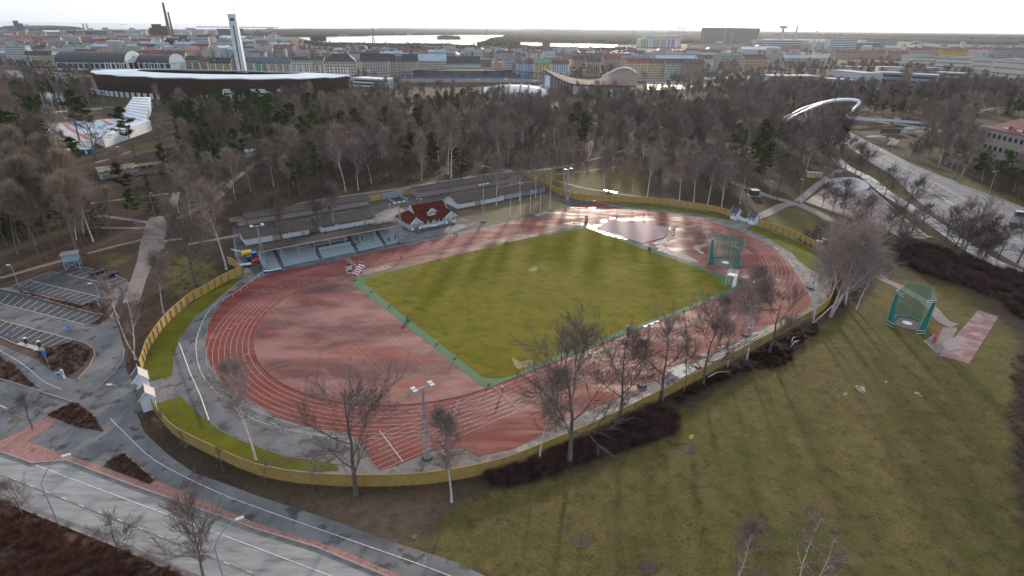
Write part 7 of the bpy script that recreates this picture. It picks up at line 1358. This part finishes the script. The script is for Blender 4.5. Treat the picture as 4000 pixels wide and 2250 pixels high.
dk=[(2003,306,313),(2020,303.5,313),(2060,299.5,314),(2110,298,314),(2145,298,314),(2200,301.5,313),(2260,306,313),(2330,312,314)]
P=[]
for x,y,by in dk: P.append(AP((x,y),by))
P=cr([Vector(p) for p in P],4,False); b=MB()
for i in range(len(P)-1): b.bar(P[i],P[i+1],3.6,.6)
b.build('deck',flat('deck_pale',(.42,.45,.48)),o)
for s in(-1,1):
    rl_=MB()
    for i in range(len(P)-1): d=(P[i+1]-P[i]).normalized(); nn=Vector((-d.y,d.x,0))*1.75*s; rl_.bar(P[i]+nn+Vector((0,0,.9)),P[i+1]+nn+Vector((0,0,.9)),.12,.8)
    rl_.build('railing',flat('railing_pale',(.36,.39,.42)),o)
for i,(x,y) in enumerate(((2020,280),(2034,273),(2050,266),(2068,259),(2086,255),(2104,252.5),(2122,252))):
    t=i/6; e=P[min(len(P)-1,int(5+t*9))]; a_=AP((x,y),305+t*12); MB().tube([a_,e],.17,3,cap=False).build('cable',STEEL,o)
for x in (2243,2305): w=AP((x,306),313); MB().box(w.x-.8,w.x+.8,w.y-.8,w.y+.8,0,w.z-.3).build('pier',wm((.20,.19,.19)),o)
o=thing('billboard','dark billboard and small white kiosk under the footbridge ramp','billboard',G(2238,338)); MB().box(-7,7,-.3,.3,.6,4).build('board',DGREY,o); MB().box(13,19,2,6,0,4).build('kiosk',wm((.4,.42,.44)),o)
# swimming pool complex
p0=lambda x,y:((80+x/4.262)*.644,(340+y/4.262)*.644)
POOLW=mat('pool_white',(.60,.63,.66),(.50,.54,.58),sc=.3,rough=.6)
def terrace(front,back,rows,h,label,z0=.5):
    o=thing('bathing_terrace',label,'terrace',G(*front[0])); q=o.location; A,B=[G(*p)-q for p in front]; C,D_=[G(*p)-q for p in back]
    for k in range(rows):
        f0,f1=k/rows,(k+1)/rows; P=[A.lerp(C,f0),B.lerp(D_,f0),B.lerp(D_,f1),A.lerp(C,f1)]; MB().prism([(p.x,p.y) for p in P],0,z0+h*(k+.7)/rows).build('step',POOLW,o)
    return o
terrace((p0(1190,900),p0(1700,620)),(p0(1420,1010),p0(2200,720)),9,6.5,'white stepped bathing terrace in front of the empty pool',.3)
terrace((p0(1610,560),p0(2080,720)),(p0(1920,330),p0(2200,330)),10,8,'big white grandstand of the swimming pool with railing',.5)
def fl(nm,P,z,m_,**k): return sheet(nm,[p0(*p) for p in P],z,m_,**k)
fl('pool_terrace',[(440,610),(600,600),(1620,520),(1750,590),(1400,760),(1180,1000),(1000,1050),(780,830),(520,690)],.06,mat('pool_paving',(.42,.40,.40),(.36,.34,.34),sc=.3,coord='P')); fl('pool_basin',[(730,590),(1340,545),(1560,640),(1180,860),(1050,840),(820,690)],.08,mat('pool_floor_blue',(.20,.33,.42),(.28,.40,.48),sc=.15,rough=.4,coord='P')); fl('pool_basin',[(1040,700),(1400,700),(1250,790),(1080,790)],.10,mat('pool_floor_white',(.55,.58,.60),(.45,.50,.54),sc=.2,coord='P'))
b=MB(); 
for P in ([(650,600),(1340,540),(1520,630)],[(730,600),(830,690),(1150,870)],[(1060,800),(1290,775)]): strip_mb(b,[G(*p0(*p))[:2] for p in P],1.6,.11,.35)
tag(b.build('pool_orange_edge',mat('orange_tile',(.52,.12,.06),(.42,.10,.06),sc=1,coord='P')),kind='structure')
for i,((x,y),) in enumerate((((397,688),),((463,730),),((543,775),),((632,845),),((693,892),),((785,950),))): o=thing('white_cube',f'small white concrete cube on the lawn by the pool, {wd[i]} from the top','cube',G(*p0(x,y)),.5,'white cubes by the pool'); MB().box(-.8,.8,-.8,.8,0,1.2).box(-.9,.9,-.9,.9,1.05,1.25).build('body',POOLW,o); MB().box(-.35,.35,-.83,-.803,.4,.8).build('opening',DGREY,o)
for i,(bx,ty) in enumerate(((440,105),(560,110),(680,110),(775,95),(888,85))):
    pb=p0((440,575,690,780,888)[i],(440,425,440,430,415)[i]); w=G(*pb); o=thing('pool_flagpole',f'white flagpole on the pool lawn, {wd[i]} from the left','flagpole',w,0,'white flagpoles on the pool lawn'); hh=HT(w,p0(0,ty)[1]); MB().tube([(0,0,0),(0,0,hh)],.14,5).build('pole',WHT,o); MB().cyl(0,0,hh,hh+.2,.2,6).build('finial',WHT,o)
for i,(x,y,ty) in enumerate(((458,605,430),(558,600,500),(612,560,435),(770,580,520))): w=G(*p0(x,y)); o=thing('disc_lamp',f'lamp post with round white disc head at the pool, {wd[i]} from the left','lamp',w,0,'disc lamps at the pool'); hh=HT(w,p0(0,ty)[1]); MB().tube([(0,0,0),(0,0,hh)],.12,5).build('pole',STEEL,o); MB().cyl(0,0,hh-.2,hh+.15,1.1,12).build('disc',LAMPW,o)
for i in range(16): x=480+i*57; w=G(*p0(x,432-i*4.2)); o=thing('white_bollard','low white block in the curved row on the pool lawn','block',w,0,'white blocks on the pool lawn'); MB().box(-1.0,1.0,-.5,.5,0,.7).build('body',POOLW,o)
o=thing('bathing_cabins','row of low white saw-roofed cabins behind the pool lawn','cabins',G(*p0(390,240))); Ld=(G(*p0(700,235))-G(*p0(390,240))); o.rotation_euler[2]=math.atan2(Ld.y,Ld.x)
for k in range(4): y0=k*9; MB().add([(-22,y0,0),(Ld.length,y0,0),(Ld.length,y0+6.5,0),(-22,y0+6.5,0),(-22,y0,2.4),(Ld.length,y0,2.4),(Ld.length,y0+6.5,4.6),(-22,y0+6.5,4.6)],[(4,5,6,7),(0,1,5,4),(1,2,6,5),(2,3,7,6),(3,0,4,7)]).build('cabin_row',POOLW,o)
lodge=lambda x:x
block(254,352,431,452,(.36,.38,.38),(.22,.18,.12),'low white service building with ribbed ochre roof and graffiti below, left of the wood',1,13,'flat',ybr=440,win=False,cat='service building',name='service_building')
o=[x for x in COL.objects if x.name.startswith('service_building')][-1]
for i in range(7): mesh_copy(type('q',(),{'data':WINM})(),'window',o,(3+i*3,0,3.4),scale=(1.2,1,.6))
MB().box(1,26,-.1,-.01,.1,1.9).build('graffiti_band',mat('graffiti_band',(.13,.12,.15),(.24,.14,.14),sc=.8,c3=(.36,.38,.42),sc3=1.3,lo3=.56,hi3=.6),o)
for i in range(26): x=1+i*1.05; MB().box(x,x+.4,6,12.5,HT(G(300,440),431)+.6,HT(G(300,440),431)+1.3).build('roof_rib',rm((.30,.24,.16)),o) if i<26 else None
block(75,160,405,425,(.26,.28,.31),(.28,.29,.31),'low grey service building with flat roof behind the left pines',1,12,'flat',ybr=420,bay=5,maxw=16,cat='service building',name='service_building',ws=.8)
o=thing('round_canopy','cream ring-shaped low roof beside the grey service building','canopy',G(*p0(580,1150))); b=MB(); nr=28
for i in range(nr+1): t=2*PI*i/nr; b.v+=[(9*math.cos(t),6*math.sin(t),3.2),(6.5*math.cos(t),4*math.sin(t),3.4),(9*math.cos(t),6*math.sin(t),2.7)]
for i in range(nr): b.f+=[(3*i,3*i+3,3*i+4,3*i+1),(3*i+2,3*i+5,3*i+3,3*i)]
b.build('ring_roof',wm((.50,.48,.38)),o)
for i in range(8): t=2*PI*i/8; MB().cyl(7.5*math.cos(t),5*math.sin(t),0,2.9,.12,5).build('post',WHT,o)
o=thing('small_tractor','small green tractor on the earth behind the service building','tractor',G(*p0(1625,1070)),.4); MB().box(-1.5,1,-.7,.7,.5,1.4).build('body',flat('tractor_green',(.02,.28,.05)),o); MB().box(-.4,1,-.6,.6,1.4,2.3).build('cab',GLS,o); MB().box(-.5,1.1,-.7,.7,2.3,2.45).build('roof',WHT,o); [wheel(o,x,y,.5,.3) for x,y in((.7,.8),(.7,-.8),(-1.1,.8),(-1.1,-.8))]
o=thing('work_cabin','blue and white work cabin beside the pool terrace','cabin',G(*p0(1120,1110)),.3); MB().box(-3,3,-1.5,1.5,0,2.6).build('wall',flat('cabin_blue',(.03,.08,.22)),o); MB().box(-3.1,3.1,-1.6,1.6,2.6,2.75).build('roof',flat('cabin_roof',(.3,.33,.38)),o); MB().box(-.5,.5,-1.56,-1.503,.1,2.1).build('door',WHT,o)
block(957//1,0,0,0,None,None,'') if False else None
o=thing('white_shed','small white shed in the wood above the back sheds','shed',G(632,392),.4); MB().box(-2.5,2.5,-2,2,0,2.6).build('wall',wm((.5,.54,.58)),o); MB().gable(-2.5,2.5,-2,2,2.6,3.6,.3).build('roof',rm((.5,.52,.55)),o)
# parked cars at the far left and at the arena square: copies of one small car
pc=make_car('white car in the far car park left of the brown stadium',CWH); put(pc,(70,186),.2,.1); pc['group']='cars in the far left car park'; cr_=random.Random(4); base=pc
CARM=[CWH,CN,CDK,flat('car_silver_paint',(.36,.38,.40),rough=.3)]; protos=[pc]+[make_car(f'{n_} car in the far car park left of the brown stadium',m_) for n_,m_ in (('dark blue',CN),('silver',CARM[3]))]
for k,p in enumerate(protos[1:]): put(p,(85+20*k,187),.2,.1); p['group']='cars in the far left car park'
for i in range(46): x=cr_.uniform(58,175); y=183+(x-58)*.045+cr_.choice((0,3.2,6.4,9)); w=G(x,y); copy_tree(cr_.choice(protos),None,location=w+Vector((0,0,.1)),rotation_euler=(0,0,cr_.uniform(.1,.4)+PI*(cr_.random()<.5)))
sheet('far_car_park',[(10,176),(180,183),(185,200),(40,197)],.06,ASPH)
sheet('arena_square',[(1625,205),(1765,203),(1800,215),(1700,226),(1630,226)],.06,HWM); sheet('far_street',[(900,196),(1300,200),(1640,197),(1900,192),(1900,197),(1640,203),(1300,206),(900,203)],.05,HWM)
pc2=copy_tree(pc,None,label='white car on the square right of the arena',group='cars on the square right of the arena',location=G(1720,215)+Vector((0,0,.1)))
for x,y,p,n_ in ((1733,212,0,'white'),(1740,209,0,'white'),(1655,212,1,'dark blue'),(1668,214,2,'silver'),(1683,213,1,'dark blue'),(1748,212,2,'silver')): copy_tree(protos[p],None,label=f'{n_} car on the square right of the arena',group='cars on the square right of the arena',location=G(x,y)+Vector((0,0,.1)),rotation_euler=(0,0,.3))
o=thing('white_bus','long white bus at the square right of the arena','bus',G(1760,211),.15); MB().box(-6,6,-1.3,1.3,.4,3.1).build('body',WHT,o); MB().box(-5.8,5.8,-1.36,-1.303,1.5,2.6).build('window_strip',GLS,o); [wheel(o,x,y,.5,.3) for x,y in((-4,1.1),(-4,-1.1),(4,1.1),(4,-1.1))]
# ------------------------------------------------------------ water, far land, far woods
WAT=mat('sea_water',(.16,.21,.24),(.20,.25,.28),sc=.002,rough=.22,coord='P',spec=.6,bump=0); BAY=mat('bay_water',(.20,.22,.24),(.24,.26,.28),sc=.01,rough=.16,coord='P',spec=.7)
far=[G(-150,77),G(200,75),G(430,74),G(644,73.5),G(1000,70.8),G(1180,70.3)]
P=[(p.x,p.y) for p in far]+[(24000,90000),(-110000,90000)]; sheet('sea',P,1.0,WAT,world=True)
sheet('bay',[(748,93.8),(819,93),(894,92),(994,89.5),(1100,88.5),(1266,88.5),(1272,93),(1262,99),(1245,104),(1231,110),(1194,117.5),(1150,114),(1110,112),(1069,110.5),(1006,111.5),(944,112),(880,110.5),(835,108.5),(794,105),(764,99)],.8,BAY); sheet('bay',[(1305,106),(1345,106.5),(1388,108.5),(1450,109.5),(1520,112),(1553,114),(1552,117),(1538,120),(1500,123),(1450,121),(1400,118),(1350,117),(1310,112)],.8,BAY)
for P in ([(1399,81),(1418,80.5),(1435,82),(1434,84.5),(1415,84.5),(1400,83.5)],[(1488,86.5),(1510,86),(1538,87.5),(1530,89.5),(1500,90)],[(1610,88.5),(1636,89),(1634,91.5),(1612,91)],[(2427,96),(2500,95.5),(2640,98),(2640,106),(2560,105.5),(2500,101),(2430,99)],[(1268,74.5),(1286,74),(1288,78),(1270,78)]): sheet('lake',P,.8,BAY)
FWM=[mat('far_wood_brown',(.040,.036,.030),(.066,.052,.040),sc=.02,rough=1,spec=0,coord='P',c3=(.024,.030,.022),sc3=.012)]
def canopy(name,label,P,h,step,world=False,amp=.5,maxn=26000):
    """a wood far off: a rough closed canopy with its own height"""
    w=[(p[0],p[1]) if world else tuple(G(*p)[:2]) for p in P]; x0,x1=min(p[0] for p in w),max(p[0] for p in w); y0,y1=min(p[1] for p in w),max(p[1] for p in w); step=max(step,math.sqrt((x1-x0)*(y1-y0)/maxn)); nx,ny=int((x1-x0)/step)+1,int((y1-y0)/step)+1; r=random.Random(9); b=MB(); idx={}
    def vid(i,j):
        if (i,j) not in idx: idx[(i,j)]=len(b.v); x,y=x0+i*step+r.uniform(-.35,.35)*step,y0+j*step+r.uniform(-.35,.35)*step; b.v.append([x,y,h*(1+amp*r.uniform(-.5,.5)+.25*mnoise.noise(Vector((x*.01,y*.01,0))))])
        return idx[(i,j)]
    cells=set((i,j) for i in range(nx) for j in range(ny) if inpoly(x0+(i+.5)*step,y0+(j+.5)*step,w))
    for i,j in cells: b.f.append((vid(i,j),vid(i+1,j),vid(i+1,j+1),vid(i,j+1)))
    for (i,j) in list(cells):
        for di,dj,a_,c_ in ((0,-1,(i,j),(i+1,j)),(1,0,(i+1,j),(i+1,j+1)),(0,1,(i+1,j+1),(i,j+1)),(-1,0,(i,j+1),(i,j))):
            if (i+di,j+dj) not in cells:
                p,q=vid(*a_),vid(*c_); n0=len(b.v); b.v.append([b.v[p][0],b.v[p][1],0]); b.v.append([b.v[q][0],b.v[q][1],0]); b.f.append((p,n0,n0+1,q))
    return tag(b.build(name,FWM[0]),label,'wood',None,'stuff')
canopy('far_wood','wooded shore between the city and the open sea',[(644,90),(644,77),(780,74),(900,74),(1000,73),(1130,72),(1288,72),(1400,71.5),(1400,79),(1288,86),(1266,87.5),(1100,87.8),(994,88.5),(850,91),(740,92.5)],13,9)
canopy('far_wood','wood on the left headland by the sea',[(0,75),(20,68),(80,66.5),(130,66.5),(180,69.5),(205,74),(160,76),(60,78)],14,14)
canopy('far_wood','wooded far shore from the bay to the right',[(1288,87.5),(1290,80),(1400,77),(1700,80),(1770,84),(1910,86),(1910,100),(1830,108),(1600,112),(1556,112),(1520,110.5),(1450,108.5),(1388,107.5),(1345,105.5),(1302,104.5),(1280,98)],14,10)
canopy('far_wood','wooded ridge on the right under the horizon',[(1900,87),(2100,86),(2640,92),(2640,96),(2500,94.5),(2427,95),(2440,101),(2500,103),(2560,107),(2640,108),(2640,114),(2400,111),(2260,104),(2100,98),(1900,97)],14,14)
canopy('far_wood','wood around the far power station',[(420,110),(425,98),(470,96),(520,94),(560,98),(470,100),(472,112)],12,10)
far_=lambda az0,az1,d0,d1:[(math.sin(math.radians(a_))*d0,math.cos(math.radians(a_))*d0) for a_ in np.linspace(az0,az1,14)]+[(math.sin(math.radians(a_))*d1,math.cos(math.radians(a_))*d1) for a_ in np.linspace(az1,az0,14)]
canopy('horizon_wood','low forested land along the horizon on the right',far_(1,46,11000,24000),34,120,True,.25); canopy('horizon_wood','forested ridge in front of the right horizon',far_(14,46,6800,8600),32,60,True,.4); canopy('horizon_island','dark wooded islands on the sea horizon',far_(-12,1.5,12500,14500),22,90,True,.5); canopy('horizon_island','thin dark islands far out to sea left of the bay mouth',far_(-27,-21,15000,15600),16,60,True,.5); canopy('horizon_wood','town and woods fading under the pale horizon',far_(2,22,8200,10500),26,70,True,.5)
canopy('bay_island','small wooded island in the bay',[(1101,97.6),(1112,95.5),(1130,95.8),(1150,97.2),(1157,98.8),(1130,99),(1104,98.8)],11,6,amp=1.0); canopy('bay_island','wooded spit in the left of the bay',[(782,96.5),(800,95.5),(819,97),(818,103),(800,104),(785,102)],12,7,amp=.9); canopy('bay_island','wooded headland at the right end of the bay',[(1236,103),(1262,99),(1272,94),(1300,92),(1302,106),(1306,114),(1250,118),(1200,118),(1222,111)],13,8,amp=.8)
canopy('bay_spit','narrow wooded strip along the near shore of the bay',[(835,110.5),(900,111.5),(944,113),(1100,113),(1194,119),(1300,118),(1450,124.5),(1540,123),(1560,122),(1600,126),(1450,127),(1300,124),(900,123),(800,116),(765,107)],5,7,amp=1.1)
b=thing('far_causeway','long pale road bridge across the far end of the bay','bridge',G(690,92)); q=b.location; P=[G(x,y)-q for x,y in ((690,92),(760,90.5),(820,90.5),(880,91))]; m_=MB()
for i in range(3): m_.bar(P[i]+Vector((0,0,9)),P[i+1]+Vector((0,0,9)),14,2.5)
m_.build('deck',wm((.33,.38,.42)),b)
for i in range(8): p=P[0].lerp(P[3],(i+.5)/8); MB().box(p.x-3,p.x+3,p.y-3,p.y+3,0,8).build('pier',wm((.2,.22,.24)),b)
# ------------------------------------------------------------ air
HZ=bpy.data.materials.new('haze'); HZ.use_nodes=True; t=HZ.node_tree; t.nodes.clear(); ho=N(t,'ShaderNodeOutputMaterial'); hv=N(t,'ShaderNodeVolumePrincipled'); hv.inputs['Color'].default_value=(.80,.88,1.0,1); hv.inputs['Density'].default_value=.000022; hv.inputs['Anisotropy'].default_value=.6; t.links.new(hv.outputs[0],ho.inputs['Volume'])
b=MB().box(-26000,26000,-400,27000,-1,260).build('haze',HZ); tag(b,kind='stuff',label='thin bluish haze over the whole city',cat='haze')
